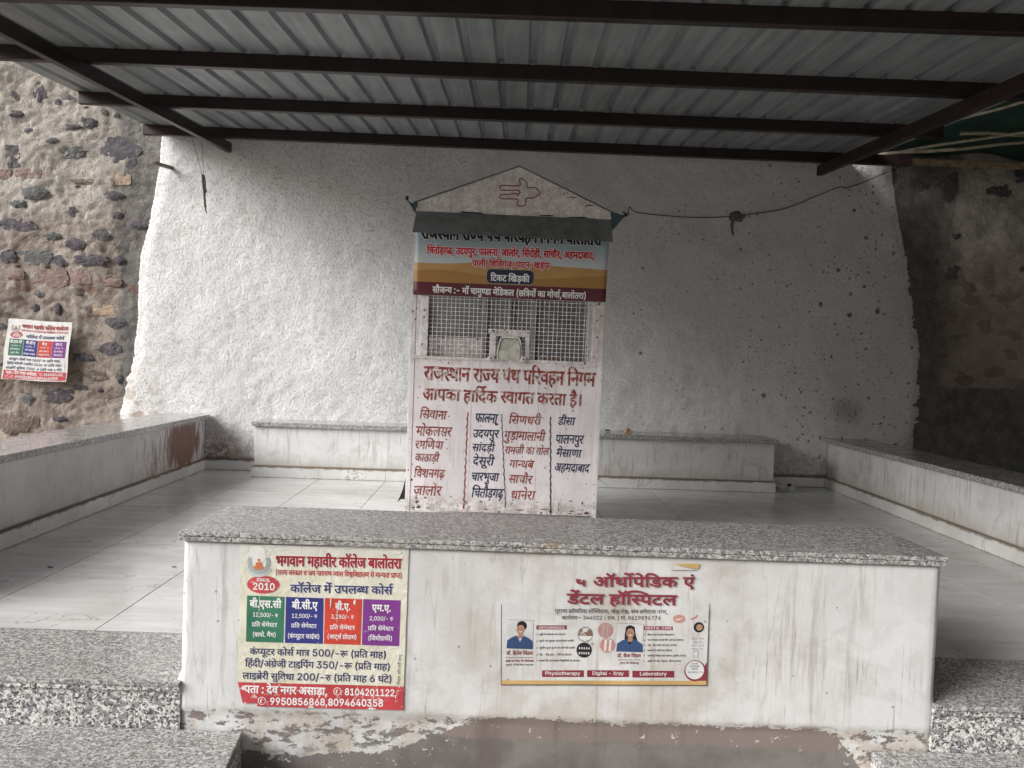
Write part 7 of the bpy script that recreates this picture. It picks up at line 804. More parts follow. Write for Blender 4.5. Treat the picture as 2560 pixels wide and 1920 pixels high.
GEO_STONESL = [[-4.134,3.077,0.037,0.041,0],[-3.928,3.119,0.058,0.075,0],[-3.682,3.09,0.062,0.044,1],[-3.775,3.048,0.024,0.027,0],[-4.109,2.93,0.061,0.027,0],[-4.004,2.794,0.034,0.02,0],[-3.649,2.847,0.062,0.027,0],[-3.506,2.881,0.048,0.041,0],[-3.388,2.981,0.027,0.027,1],[-3.293,2.967,0.024,0.024,1],[-3.802,2.719,0.041,0.024,1],[-3.654,2.627,0.103,0.058,1],[-3.286,2.637,0.171,0.13,0],[-4.136,2.602,0.095,0.092,0],[-4.004,2.443,0.095,0.031,2],[-4.201,2.432,0.041,0.037,2],[-3.533,2.394,0.116,0.024,3],[-3.272,2.434,0.096,0.048,4],[-3.963,2.285,0.099,0.055,1],[-4.077,2.183,0.058,0.031,1],[-3.298,2.289,0.082,0.034,0],[-3.635,2.138,0.051,0.034,0],[-3.272,2.126,0.055,0.027,0],[-4.094,2.012,0.143,0.051,0],[-3.797,1.93,0.068,0.027,1],[-3.406,1.955,0.068,0.044,1],[-3.08,2.051,0.055,0.038,0],[-4.144,1.736,0.068,0.048,0],[-3.957,1.748,0.13,0.065,1],[-3.594,1.876,0.085,0.044,0],[-3.716,1.729,0.075,0.041,0],[-3.487,1.746,0.13,0.051,0],[-3.248,1.751,0.045,0.034,0],[-3.814,1.574,0.13,0.065,2],[-4.084,1.592,0.061,0.034,2],[-3.553,1.592,0.075,0.051,2],[-3.339,1.564,0.103,0.031,2],[-3.889,1.433,0.041,0.024,1],[-3.927,1.32,0.034,0.027,0],[-3.737,1.315,0.024,0.048,0],[-3.42,1.325,0.123,0.041,4],[-4.184,1.152,0.034,0.027,0],[-3.273,1.226,0.082,0.041,0],[-3.305,0.998,0.103,0.048,0],[-3.524,0.915,0.089,0.031,0],[-3.478,0.764,0.137,0.041,3],[-3.548,0.663,0.068,0.021,0],[-3.731,0.578,0.109,0.058,0],[-3.383,0.645,0.021,0.017,0],[-3.698,0.389,0.055,0.02,0],[-4.086,0.338,0.13,0.082,3],[-3.933,0.357,0.055,0.044,3],[-3.972,0.549,0.048,0.044,1],[-3.227,0.756,0.031,0.038,1]]
GEO_STONESR = [[3.727,2.747,0.086,0.054,0],[3.963,2.774,0.093,0.154,0],[4.469,2.735,0.122,0.054,0],[4.633,2.883,0.058,0.065,0],[4.07,1.974,0.057,0.079,0],[3.904,2.071,0.021,0.018,0],[4.209,2.947,0.036,0.029,0]]


# ------------------------------------------------------------------ lettering
def contours(text):
    w, run = RUNS[text]; out = []
    for gi, gx, gy in run:
        for l in GLYPHS[gi]:
            x = y = 0; c = []
            for i in range(0, len(l), 2):
                x += l[i]; y += l[i+1]; c.append((x+gx, y+gy))
            out.append(c)
    return w, out
def inflate(c, d):
    n = len(c); out = []
    for i in range(n):
        (ax, ay), (bx, by), (cx, cy) = c[i-1], c[i], c[(i+1) % n]
        u = Vector((bx-ax, by-ay)); v = Vector((cx-bx, cy-by))
        if u.length < 1e-6 or v.length < 1e-6: out.append((bx, by)); continue
        u.normalize(); v.normalize()
        n1 = Vector((-u.y, u.x)); n2 = Vector((-v.y, v.x)); m = n1+n2
        k = m.length
        if k < .5: m = n1; s = 1
        else: m /= k; s = min(1.7, 1/max(.35, m.dot(n1)))
        out.append((bx+m.x*d*s, by+m.y*d*s))
    return out
def fill(cs):
    P, E = [], []
    for c in cs:
        n = len(P); k = len(c)
        P += [Vector(p) for p in c]; E += [(n+i, n+(i+1) % k) for i in range(k)]
    v, e, f, *_ = delaunay_2d_cdt(P, E, [], 0, .02)
    if not f: return [], []
    V = np.array([(p.x, p.y) for p in v]); F = np.array(f); cen = V[F].mean(1)
    wn_ = np.zeros(len(F), int)
    for c in cs:
        a = np.array(c); b = np.roll(a, -1, 0)
        lo = min(a[:,0].min(), b[:,0].min()); hi = max(a[:,0].max(), b[:,0].max())
        sel = np.nonzero((cen[:,0] >= lo) & (cen[:,0] <= hi))[0]
        if not len(sel): continue
        q = cen[sel][:,None]; ay, by = a[None,:,1], b[None,:,1]
        cr = (b[None,:,0]-a[None,:,0])*(q[...,1]-ay)-(q[...,0]-a[None,:,0])*(by-ay)
        up = (ay <= q[...,1]) & (by > q[...,1]) & (cr > 0); dn = (ay > q[...,1]) & (by <= q[...,1]) & (cr < 0)
        wn_[sel] += up.sum(1)-dn.sum(1)
    return V, F[wn_ != 0]
def letter_mesh(entries, wt=0, slant=0, jit=0, place=None, dy=0):
    """entries: [text, x, z of the head line's left end, width, body height, angle, latin]; place maps (x,z,depth) to world"""
    VV, FF = [], []
    for e in entries:
        text, x0, z0, wid, hei, ang, lat = e
        w, cs = contours(text); top = 727 if lat else 622
        sx = wid/max(w, 1); sy = hei/top
        r = sx/sy                                     # keep strokes even when the line is squeezed
        if wt: cs = [inflate([(p[0]*r, p[1]) for p in c], wt) for c in cs]
        else: cs = [[(p[0]*r, p[1]) for p in c] for c in cs]
        if jit: cs = [[(x+jit*N3(x*.004, y*.004, x0*9), y+jit*N3(x*.004+7, y*.004, z0*9)+jit*1.2*N3(x*.0012, 3, z0*5)) for x, y in c] for c in cs]
        v, f = fill(cs); n = len(VV); ca, sa = math.cos(ang), math.sin(ang)
        for p in v:
            u = p[0]*sy + slant*p[1]*sy; t = (p[1]-top)*sy
            VV.append(place(x0+u*ca-t*sa, z0+u*sa+t*ca, dy))
        FF += [tuple(int(i)+n for i in q) for q in f]
    return VV, FF
def letters(name, entries, mat, parent, place, dy, **k):
    v, f = letter_mesh(entries, place=place, dy=dy, **k)
    return obj(name, v, f, mat, parent)
def flat(name, pts, mat, parent, place, dy, th=0):
    """a printed patch: polygon in (x,z)"""
    P = [Vector(p) for p in pts]; n = len(P)
    v, e, f, *_ = delaunay_2d_cdt(P, [], [list(range(n))], 1, 1e-6)
    V = [place(p.x, p.y, dy) for p in v]; F = [tuple(q) for q in f]
    return obj(name, V, F, mat, parent)
def ring(cx, cz, r, n=28, sx=1): return [(cx+sx*r*math.cos(2*math.pi*i/n), cz+r*math.sin(2*math.pi*i/n)) for i in range(n)]
def on_plane(Y): return lambda x, z, d: Vector((x, Y-d, z))

# ------------------------------------------------------------------ setting: ground, floor, steps
GZ = -.47
gv, gf = [], []
g = obj('ground', [(-400,-400,GZ),(400,-400,GZ),(400,400,GZ),(-400,400,GZ)], [(0,1,2,3)], plain('dusty_ground', (.24,.21,.18), .95, .2, 2, .003)); tag(g, kind='structure')
WALLY = lambda x: 6.606 + .043*(x+2.5)
floor = box('floor', -2.95, 3.42, 2.425, 7.0, GZ+.002, -.0025, GROUT); tag(floor, kind='structure')
XE = [-2.52,-1.98,-1.44,-.90,-.36,.18,.73,1.28,1.82,2.36,2.98]; YE = [2.802,2.97,3.51,4.05,4.59,5.13,5.67,6.21,6.80]
protos = {}
for i in range(len(XE)-1):
    for j in range(len(YE)-1):
        a, b, c, d = XE[i]+.0022, XE[i+1]-.0022, YE[j]+.0026, YE[j+1]-.0026
        org = ((a+b)/2, (c+d)/2, -.0022); key = (round(b-a, 3), round(d-c, 3))
        if key in protos: copy_piece(protos[key], org, floor)
        else:
            v, f = boxd(a, b, c, d, -.0022, 0); protos[key] = obj('tile', v, f, TILE, floor, origin=org)
# granite nosing at floor level, risers and lower treads, left and right of the front bench
def flight(name, xa, xb, xt_in, sign):
    s = thing(name, ((xa+xb)/2, 2.2, GZ), None, None); tag(s, kind='structure')
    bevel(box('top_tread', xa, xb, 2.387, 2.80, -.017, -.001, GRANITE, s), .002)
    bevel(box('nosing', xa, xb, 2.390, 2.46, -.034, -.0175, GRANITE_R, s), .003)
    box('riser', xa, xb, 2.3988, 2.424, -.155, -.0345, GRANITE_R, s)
    inner = xt_in
    x0, x1 = (xa, inner) if sign < 0 else (inner, xb)
    e = .05 if sign < 0 else -.05
    v = [(x0,1.96,-.19),(x1,1.96,-.19),(x1,2.3985,-.19),(x0,2.3985,-.19),(x0,1.96,-.155),(x1,1.96,-.155),(x1,2.3985,-.155),(x0,2.3985,-.155)]
    for k_ in (2, 3, 6, 7):
        if abs(v[k_][0]-(x0 if sign < 0 else x1)) < .001: v[k_] = (v[k_][0], 2.409, v[k_][2])
    if sign < 0: v[1] = (x1+e,1.96,-.19); v[5] = (x1+e,1.96,-.155)
    else: v[0] = (x0+e,1.96,-.19); v[4] = (x0+e,1.96,-.155)
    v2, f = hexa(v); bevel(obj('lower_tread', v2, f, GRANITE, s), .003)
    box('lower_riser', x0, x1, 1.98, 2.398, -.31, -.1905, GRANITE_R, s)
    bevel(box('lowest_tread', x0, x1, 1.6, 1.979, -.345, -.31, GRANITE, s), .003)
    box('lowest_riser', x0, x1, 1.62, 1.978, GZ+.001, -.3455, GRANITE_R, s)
    return s
flight('steps', -2.95, -.962, -.765, -1)
flight('steps', 1.427, 3.42, 1.235, 1)

# ------------------------------------------------------------------ the long rubble wall and its whitewashed middle
PL = [(0,-3.24),(.41,-3.21),(.57,-3.18),(.742,-3.144),(.982,-3.106),(1.254,-3.079),(1.525,-3.078),(1.796,-3.07),(2.034,-3.014),(2.272,-2.97),(2.542,-2.933),(2.794,-2.915),(3.6,-2.86)]
PR = [(0,3.72),(.379,3.77),(.635,3.815),(.961,3.804),(1.178,3.799),(1.429,3.758),(1.642,3.701),(1.891,3.657),(2.174,3.586),(2.385,3.536),(2.667,3.484),(2.948,3.423),(3.6,3.36)]
def relief(x, z):
    r = .026*N3(x, 0, z, 2.2) + .024*N3(x, 5, z, 5.5) + .020*abs(N3(x, 9, z, 11)) + .014*N3(x, 2, z, 27)
    if x < -2.8:
        k = min(1, max(0, (x+3.5)/.35)); r *= 1-.35*k
    return r
def wall_grid(x0, x1, z0, z1, st, fn):
    nx = int((x1-x0)/st); nz = int((z1-z0)/st); V = []
    for j in range(nz+1):
        for i in range(nx+1):
            x = lerp(x0, x1, i/nx); z = lerp(z0, z1, j/nz); V.append(fn(x, z))
    F = [(j*(nx+1)+i, j*(nx+1)+i+1, (j+1)*(nx+1)+i+1, (j+1)*(nx+1)+i) for j in range(nz) for i in range(nx)]
    return V, F, nx, nz
def solid_back(V, F, nx, nz, dy):
    n = len(V); idx = lambda i, j: j*(nx+1)+i
    rim = [idx(i,0) for i in range(nx+1)]+[idx(nx,j) for j in range(1,nz+1)]+[idx(i,nz) for i in range(nx-1,-1,-1)]+[idx(0,j) for j in range(nz-1,0,-1)]
    m = len(rim)
    for k in rim: p = V[k]; V.append((p[0], dy(p), p[2]))
    for k in range(m): F.append((rim[(k+1) % m], rim[k], n+k, n+(k+1) % m))
    F.append(tuple(n+k for k in range(m))[::-1])
def rubble(x0, x1, mat, label):
    V, F, nx, nz = wall_grid(x0, x1, GZ, 3.9, .019 if x0 < 0 else .03, lambda x, z: (x, WALLY(x)+.025-relief(x, z), z))
    solid_back(V, F, nx, nz, lambda p: 7.6)
    o = obj('stone_wall', V, F, mat, smooth=True); return tag(o, label, 'wall')
wl = rubble(-7.5, -2.80, MORTAR_L, 'tall beige rubble stone wall with dark basalt stones, left of the white plaster')
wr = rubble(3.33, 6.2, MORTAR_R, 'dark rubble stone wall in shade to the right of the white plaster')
def stone(x, z, rx, rz, c, wall, i):
    rnd = random.Random(i*13+5); n = 26; front, rim = [], []
    yb = WALLY(x)+.025-relief(x, z)-.004
    ph = rnd.random()*9; tilt = rnd.uniform(-.2, .2)
    nc = rnd.choice([6,7,8,9]); ang = sorted((j+rnd.uniform(-.38,.38))*2*math.pi/nc for j in range(nc))
    cor = [(math.cos(t)*rnd.uniform(.86,1.28), math.sin(t)*rnd.uniform(.82,1.25)) for t in ang]
    if c in (2, 4): cor = [(-1.05,-.9),(-.3,-1.0),(1.0,-.95),(1.1,.2),(.95,.95),(.1,1.0),(-1.0,.9),(-1.1,0)]; nc = 8
    per = n/nc
    for k in range(n):
        j = int(k/per); f_ = k/per-j; p, q_ = cor[j % nc], cor[(j+1) % nc]
        e_ = .10 if c in (0,1,3) else .06
        cu, cw = lerp(p[0], q_[0], f_)+rnd.uniform(-e_, e_), lerp(p[1], q_[1], f_)+rnd.uniform(-e_, e_)
        u = cu*rx*1.12; w = cw*rz*1.15; u, w = u-w*tilt, w+u*tilt*.3
        rim.append((x+u, yb+.06, z+w)); front.append((x+u*.97, max(yb-.004, min(yb+.006, WALLY(x+u)+.019-relief(x+u, z+w))), z+w*.97))
    mid = [(x+(p[0]-x)*.55, yb-.004+rnd.uniform(-.0025,.0025), z+(p[2]-z)*.55) for p in front]
    V = rim+front+mid+[(x, yb-.008, z)]
    F = [(k, (k+1) % n, n+(k+1) % n, n+k) for k in range(n)]+[(n+k, n+(k+1) % n, 2*n+(k+1) % n, 2*n+k) for k in range(n)]+[(2*n+k, 2*n+(k+1) % n, 3*n) for k in range(n)]
    obj('brick' if c in (2, 4) else 'stone', V, F, STONES[c], wall)
for i, s in enumerate(GEO_STONESL): stone(*s, wl, i)
rr = random.Random(3)
for i in range(34):
    stone(rr.uniform(-7.2, -4.45), rr.uniform(-.2, 3.6), rr.uniform(.03,.14), rr.uniform(.02,.07), rr.choice([0,0,1,1,2,3]), wl, 100+i)
for i in range(12):                                            # small chips between the named stones
    stone(rr.uniform(-4.4, -3.45), rr.uniform(.5, 3.3), rr.uniform(.012,.035), rr.uniform(.008,.02), rr.choice([0,0,1,3]), wl, 200+i)
for i, s in enumerate(GEO_STONESR): stone(*s, wr, 300+i)
for i in range(16): stone(rr.uniform(3.9, 6), rr.uniform(1.1, 3.5), rr.uniform(.02,.07), rr.uniform(.015,.045), rr.choice([0,0,3]), wr, 400+i)
# plaster skin
def plaster_pt(u, z):
    a = interp(PL, z)+.007*N3(z, 1, 0, 6)+.010*N3(z, 4, 0, 60)-(.05 if z < .8 else 0)*max(0, N3(z, 8, 0, 14))
    b = interp(PR, z)+.016*N3(z, 2, 0, 6)+.014*N3(z, 6, 0, 50)
    x = lerp(a, b, u)
    e = min(1, min(x-a, b-x)/.10); e = e*e*(3-2*e)
    y = WALLY(x) - .010*N3(x, 3, z, 1.3) - .008*N3(x+3, 1, z, 3.6) - .0045*N3(x, 1, z, 9) - .0035*N3(x, 7, z, 22)
    w = math.exp(-max(0, z)/.9); y -= w*.006*N3(x, 8, z, 12)
    return (x, y-.008+.022*(1-e), z)
nx, nz = 330, 260; V = []
for j in range(nz+1):
    for i in range(nx+1): V.append(plaster_pt(i/nx, lerp(-.02, 3.9, j/nz)))
F = [(j*(nx+1)+i, j*(nx+1)+i+1, (j+1)*(nx+1)+i+1, (j+1)*(nx+1)+i) for j in range(nz) for i in range(nx)]
solid_back(V, F, nx, nz, lambda p: 7.3)
tag(obj('plastered_wall', V, F, STUCCO, smooth=True), 'rough whitewashed plaster wall behind the ticket kiosk', 'wall')
def skirt_run(name, p0, p1, side, th, parent=None, z1=.09):
    return skewbox(name, p0, p1, th, -.002, z1, -.002, z1, SKIRT, parent, .0015, side)
k = thing('skirting', (-2.2, 6.58, 0), 'short strip of marble skirting at the wall foot between left bench and back bench', 'skirting')
skirt_run('board', (-2.495, WALLY(-2.495)-.02), (-2.0, WALLY(-2.0)-.02), (0,1), .03, k)
k = thing('skirting', (2.7, 6.8, 0), 'short strip of marble skirting at the wall foot between back bench and right bench', 'skirting')
skirt_run('board', (2.39, WALLY(2.39)-.02), (2.955, WALLY(2.955)-.02), (0,1), .03, k)

# ------------------------------------------------------------------ benches
def rough_face(name, x0, x1, z0, z1, fy, st, mat, parent, back):
    V, F, nx, nz = wall_grid(x0, x1, z0, z1, st, fy); solid_back(V, F, nx, nz, lambda p: back)
    return obj(name, V, F, mat, parent, smooth=True)
fb = thing('bench', (.22, 2.6, GZ), 'front masonry bench with granite seat, peeling white paint and two posters on its face', 'bench')
def ff(x, z):
    y = 2.400 - .0013*N3(x, 0, z, 3) - .0009*N3(x, 2, z, 9)
    if z < -.098: y += .007+.004*N3(x, 5, z, 7)
    e = min((x+.965), (1.430-x)); y += max(0, .012-e)*.7
    return (x+(-.022 if x < -.95 else .006 if x > 1.42 else 0)*max(0, min(1, (.02+.02*N3(z,x,0,20)-z)/.03)), y, z)
b = rough_face('front_panel', -.963, 1.428, GZ+.001, .444, ff, .015, PAINT_FRONT, fb, 2.80)
for nm, za, zb, ins in (('seat_slab', .4605, .4755, 0), ('edge_strip', .4445, .4600, .002)):
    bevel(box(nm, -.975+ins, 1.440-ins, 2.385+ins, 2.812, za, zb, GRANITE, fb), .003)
# left side bench
lb = thing('bench', (-2.63, 4.6, 0), 'left side bench with brown spit stains at its far end, below the rubble wall', 'bench')
ya, yb = 2.85, WALLY(-2.5)-.022
X = lambda y, a, b: lerp(a, b, (y-3.8)/2.8)
skewbox('front_panel', (X(ya,-2.452,-2.49), ya), (X(yb,-2.452,-2.49), yb), .36, -.001, .435, -.001, .435, PAINT_SPIT, lb, .004, (-1,0))
skewbox('skirting_board', (X(ya,-2.428,-2.478), ya), (X(yb,-2.428,-2.478), yb), .02, 0, .088, 0, .088, SKIRT, lb, .0015, (-1,0))
skewbox('seat_slab', (X(ya,-2.432,-2.449), ya), (X(yb,-2.432,-2.449), yb), .405, .4355, .475, .4355, .475, GRANITE, lb, .003, (-1,0))
# right side bench
rb = thing('bench', (3.15, 4.7, 0), 'right side bench in shade with dark granite seat and grimy white face', 'bench')
yb2 = WALLY(3)-.022
skewbox('front_panel', (2.972, ya), (2.972, yb2), .36, -.001, .408, -.001, .408, PAINT_BENCH, rb, .004, (1,0))
skewbox('skirting_board', (2.952, ya), (2.955, yb2), .02, 0, .093, 0, .093, SKIRT, rb, .0015, (1,0))
skewbox('seat_slab', (2.928, ya), (2.925, yb2), .42, .4085, .446, .4085, .446, GRANITE, rb, .003, (1,0))
# back bench
kb = thing('bench', (.2, 6.4, 0), 'back bench along the whitewashed wall, passing behind the ticket kiosk', 'bench')
BY = lambda x: 6.284+.031*(x+2)
skewbox('front_panel', (-1.975, BY(-1.975)+.018), (2.352, BY(2.352)+.018), .34, -.001, .420, -.001, .416, PAINT_BENCH, kb, .004, (0,1))
xs = [-1.995,-1.45,-.9,-.35,.2,.75,1.3,1.75,2.37]
for a, b in zip(xs, xs[1:]): skewbox('skirting_board', (a+.0008, BY(a)), (b-.0008, BY(b)), .017, 0, .09, 0, .09, SKIRT, kb, .001, (0,1))
skewbox('skirting_board', (-1.995, BY(-1.995)+.0175), (-1.977, BY(-1.98)+.0175), .30, 0, .09, 0, .09, SKIRT, kb, .001, (0,1))
skewbox('seat_slab', (-2.0, BY(-2)-.008), (2.378, BY(2.378)-.008), .375, .4205, .456, .4165, .450, GRANITE, kb, .003, (0,1))

# ------------------------------------------------------------------ shed roof
RZ = lambda y: 2.289+.0734*y
roof = thing('shed_roof', (0, 4, 2.58), 'corrugated metal shed roof on dark maroon steel beams over the seating', 'roof')
def purlin(xa, ya_, xb, yb_, mat=BEAM, h=.083, w=.045):
    za, zb = RZ(ya_), RZ(yb_)
    v = [(xa,ya_-w,za),(xb,yb_-w,zb),(xb,yb_,zb),(xa,ya_,za),(xa,ya_-w,za+h),(xb,yb_-w,zb+h),(xb,yb_,zb+h),(xa,ya_,za+h)]
    v, f = hexa(v); return bevel(obj('purlin', v, f, mat, roof), .004)
purlin(-3.1,3.55,3.05,3.35); purlin(-3.12,4.455,3.05,4.345); purlin(-2.965,5.445,3.0,5.35); purlin(-2.982,6.43,3.33,6.365)
purlin(-3.1,2.45,3.05,2.40); purlin(-3.1,1.42,3.05,1.40)
def rafter(xa, xb, y0, y1, w):
    z0, z1 = RZ(y0), RZ(y1)
    v = [(xa,y0,z0-.085),(xa+w,y0,z0-.085),(xb+w,y1,z1-.085),(xb,y1,z1-.085),(xa,y0,z0-.001),(xa+w,y0,z0-.001),(xb+w,y1,z1-.001),(xb,y1,z1-.001)]
    v, f = hexa(v); return bevel(obj('rafter', v, f, BEAM_R if xa > 0 else BEAM, roof), .004)
rafter(-2.475, -2.362, 1.3, 6.57, .045); rafter(2.50, 2.598, 1.3, 6.47, .048)
P = .1778
def profile(x):
    t = ((x+.03)/P+.5) % 1-.5; a = abs(t)*P
    if a < .014: return .027
    if a < .026: return .027*(.026-a)/.012
    return 0
seams = [-2.985,-2.13,-1.065,.002,1.068,2.135,3.02]
for si, (a, b) in enumerate(zip(seams, seams[1:])):
    bp = set([a, b+(.03 if b < 3 else 0)]); hi = max(bp)
    k0 = int((a+.03)/P)-2
    for k_ in range(k0, k0+12):
        for d in (-.026,-.014,.014,.026):
            x = -.03+P*k_+d
            if a < x < hi: bp.add(x)
    bp = sorted(bp); ys = [1.2, 2.4, 3.4, 4.4, 5.4, 6.58]; V = []; F = []
    lift = .0015 if si % 2 else 0
    for y in ys:
        for x in bp:
            yy = y if y < 6.5 else WALLY(x)+.012
            V.append((x+.022*(yy-5.5), yy, RZ(yy)+.0835+profile(x)+lift+(.0007 if abs(profile(x)) < .001 else 0)+.002*N3(x, y, 0, 1.2)))
    n = len(bp)
    F = [(j*n+i, j*n+i+1, (j+1)*n+i+1, (j+1)*n+i) for j in range(len(ys)-1) for i in range(n-1)]
    m = len(V); V += [(p[0], p[1], p[2]+.0007) for p in V]
    F = [q[::-1] for q in F]+[tuple(i+m for i in q) for q in F]
    for i in range(n-1):
        F.append((i, i+1, m+i+1, m+i)); q = (len(ys)-1)*n; F.append((q+i+1, q+i, m+q+i, m+q+i+1))
    for j in range(len(ys)-1):
        F.append(((j+1)*n, j*n, m+j*n, m+(j+1)*n)); F.append((j*n+n-1, (j+1)*n+n-1, m+(j+1)*n+n-1, m+j*n+n-1))
    obj('roof_sheet', V, F, SHEET, roof)
for x in (-2.46, 2.52):
    box('post', x-.04, x+.04, 1.36, 1.44, GZ, RZ(1.4)-.087, BEAM, roof)
# screws where the ribs cross the purlins
for (xa, y0, xb, y1) in ((-3.12,4.455,3.05,4.345), (-2.965,5.445,3.0,5.35)):
    parts = []
    for k_ in range(-15, 16):
        x = -.03+P*k_+.022*(y0-5.5)
        if xa+.1 < x < xb-.1:
            y = lerp(y0, y1, (x-xa)/(xb-xa))-.05; z = RZ(y)+.084
            parts.append(boxd(x-.007, x+.007, y-.005, y, z-.002, z+.008))
    v, f = join(parts); tag(obj('roof_clip', v, f, SHEET, roof), kind='stuff')

# ------------------------------------------------------------------ neighbouring stall on the right: green tarpaulin, poles, board, unseen wall added to darken this side
TARP = plain('green_tarpaulin', (.012,.060,.048), .55, .3, 5, .004)
WOOD = plain('raw_timber', (.30,.22,.15), .8, .35, 20, .001); BAMBOO = plain('pale_pole_wood', (.33,.29,.22), .75, .3, 16, .001)
V, F, nx, nz = [], [], 30, 44
for j in range(nz+1):
    for i in range(nx+1):
        x = lerp(2.86, 6.4, i/nx); y = lerp(-3.0, 7.02, j/nz)
        V.append((x, y, 3.045+.006*(6.8-y)-.17*max(0,3.6-y)+.05*N3(x, y, 0, .9)+.02*N3(x, y, 4, 3)-.03*abs(math.sin(x*2.2))))  # unseen front part droops, shaped to keep sky light off the right wall
F = [(j*(nx+1)+i, j*(nx+1)+i+1, (j+1)*(nx+1)+i+1, (j+1)*(nx+1)+i) for j in range(nz) for i in range(nx)]
tp = obj('tarpaulin', V, F, TARP, smooth=True); sm_ = tp.modifiers.new('thickness', 'SOLIDIFY'); sm_.thickness = .002
tag(tp, 'dark green tarpaulin stretched over poles at the upper right beside the shed roof', 'tarpaulin')
poles = [((3.05,6.62,2.90),(4.9,5.9,2.97),.016,'pale pole running forward under the green tarpaulin, lowest of the four'),
         ((3.30,6.60,2.93),(5.2,4.9,3.02),.013,'thin pale pole under the green tarpaulin, slanting most steeply toward the viewer'),
         ((3.55,6.05,2.95),(5.3,6.0,2.97),.014,'pale pole crossing under the green tarpaulin nearly level'),
         ((2.98,6.1,2.90),(4.2,4.2,2.99),.012,'slim pole just outside the right rafter under the tarpaulin')]
for a, b_, r, lab in poles:
    a, b_ = Vector(a), Vector(b_); pts = [a.lerp(b_, t/8)+Vector((0,0,.008*math.sin(t*1.7))) for t in range(9)]
    v, f = tube(pts, [r*(1-.25*t/8) for t in range(9)], 8); tag(obj('pole', v, f, BAMBOO, smooth=True), lab, 'pole', 'poles under the green tarpaulin')
v, f = tube([(2.80,4.44,2.703),(3.6,4.46,2.71)], .027, 12); o = tag(obj('log', v, f, WOOD, smooth=True), 'stub of a timber log resting beside the second purlin, above the right rafter', 'log')
v, f = boxd(2.83, 5.3, 6.70, 6.735, 2.872, 2.925); o = tag(obj('timber_board', v, f, WOOD), 'long sawn timber board along the wall top behind the right rafter', 'board'); bevel(o, .004)
st = box('added_shade_wall', 4.95, 5.2, -3.0, 6.7, GZ, 3.3, MORTAR_R); tag(st, 'plain dark wall added out of view beyond the right bench to shade it', 'wall')  # unseen wall, added to keep the right end dark

# ------------------------------------------------------------------ ticket kiosk
K = thing('ticket_kiosk', (.05, 4.98, 0), 'white painted metal ticket kiosk with wire mesh window and hand painted town names', 'kiosk')
YF, YB = 4.6, 5.35
pl = on_plane(YF)
def kb_(name, x0, x1, y0, y1, z0, z1, mat=ENAMEL, bv=.002, parent=K): return box(name, x0, x1, y0, y1, z0, z1, mat, parent, bv)
front = kb_('front_panel', -.505, .592, 4.600, 4.603, .118, 1.028)
kb_('corner_post', -.535, -.5055, 4.5975, 4.625, .0, 1.90); kb_('corner_post', .5925, .618, 4.5975, 4.625, .0, 1.90)
kb_('corner_post', -.535, -.5055, 5.322, 5.35, .0, 1.90); kb_('corner_post', .5925, .618, 5.322, 5.35, .0, 1.90)
kb_('side_panel', -.533, -.530, 4.6255, 5.3215, .118, 1.035); kb_('side_panel', .6145, .6165, 4.6255, 5.3215, .118, 1.035)
kb_('back_panel', -.505, .592, 5.345, 5.348, .118, 1.87, INNER)
kb_('seam_strip', -.174, -.159, 4.5990, 4.5998, .125, 1.026); kb_('seam_strip', .227, .242, 4.5990, 4.5998, .125, 1.026)
kb_('sill', -.5053, .5923, 4.597, 4.63, 1.0285, 1.046)
kb_('counter', -.50, .59, 4.631, 4.95, 1.0, 1.02, INNER)
kb_('window_post', -.476, -.4325, 4.598, 4.618, 1.0465, 1.405); kb_('window_post', .5505, .5915, 4.598, 4.618, 1.0465, 1.405)
kb_('window_head', -.5053, .5923, 4.6, 4.62, 1.4055, 1.43)
kb_('sign_backing', -.5053, .5923, 4.602, 4.606, 1.431, 1.90)
kb_('floor_plate', -.50, .59, 4.63, 5.32, .12, .13, INNER)
for x in (-.118, .058, .228): kb_('mullion', x-.013, x+.013, 5.325, 5.344, .9, 1.86, plain('dim_grey_post', (.27,.27,.27), .6))
kb_('inner_plate', -.428, -.106, 4.66, 4.663, 1.021, 1.163, ENAMEL)
# wire mesh: each wire a piece
wv = tube([(0,0,0),(0,0,.359)], .0017, 5); hv = tube([(0,0,0),(.983,0,0)], .0017, 5)
pv = ph = None; WIRE = plain('pale_painted_wire', (.78,.76,.75), .5, .25, 30)
mesh_ = thing('window_mesh', (0,0,0), None, None); mesh_.parent = K; mesh_.location = Vector((.05,4.6,1.05))-ORG[K.name]; ORG[mesh_.name] = Vector((.05,4.6,1.05))
rw = random.Random(4)
for i in range(1, 37):
    x = -.4325+i*.0266
    org = (x, 4.606+rw.uniform(-.0006,.0006), 1.0465)
    if pv is None: pv = obj('wire', [Vector(p)+Vector(org) for p in wv[0]], wv[1], WIRE, mesh_, origin=org)
    else: c = copy_piece(pv, org, mesh_); c.rotation_euler = (0, rw.uniform(-.010,.010), 0)
for j in range(1, 15):
    z = 1.0465+j*.0246; org = (-.4325, 4.6088+rw.uniform(-.0005,.0005), z)
    if ph is None: ph = obj('wire', [Vector(p)+Vector(org) for p in hv[0]], hv[1], WIRE, mesh_, origin=org)
    else: c = copy_piece(ph, org, mesh_); c.rotation_euler = (0, rw.uniform(-.004,.004), 0)
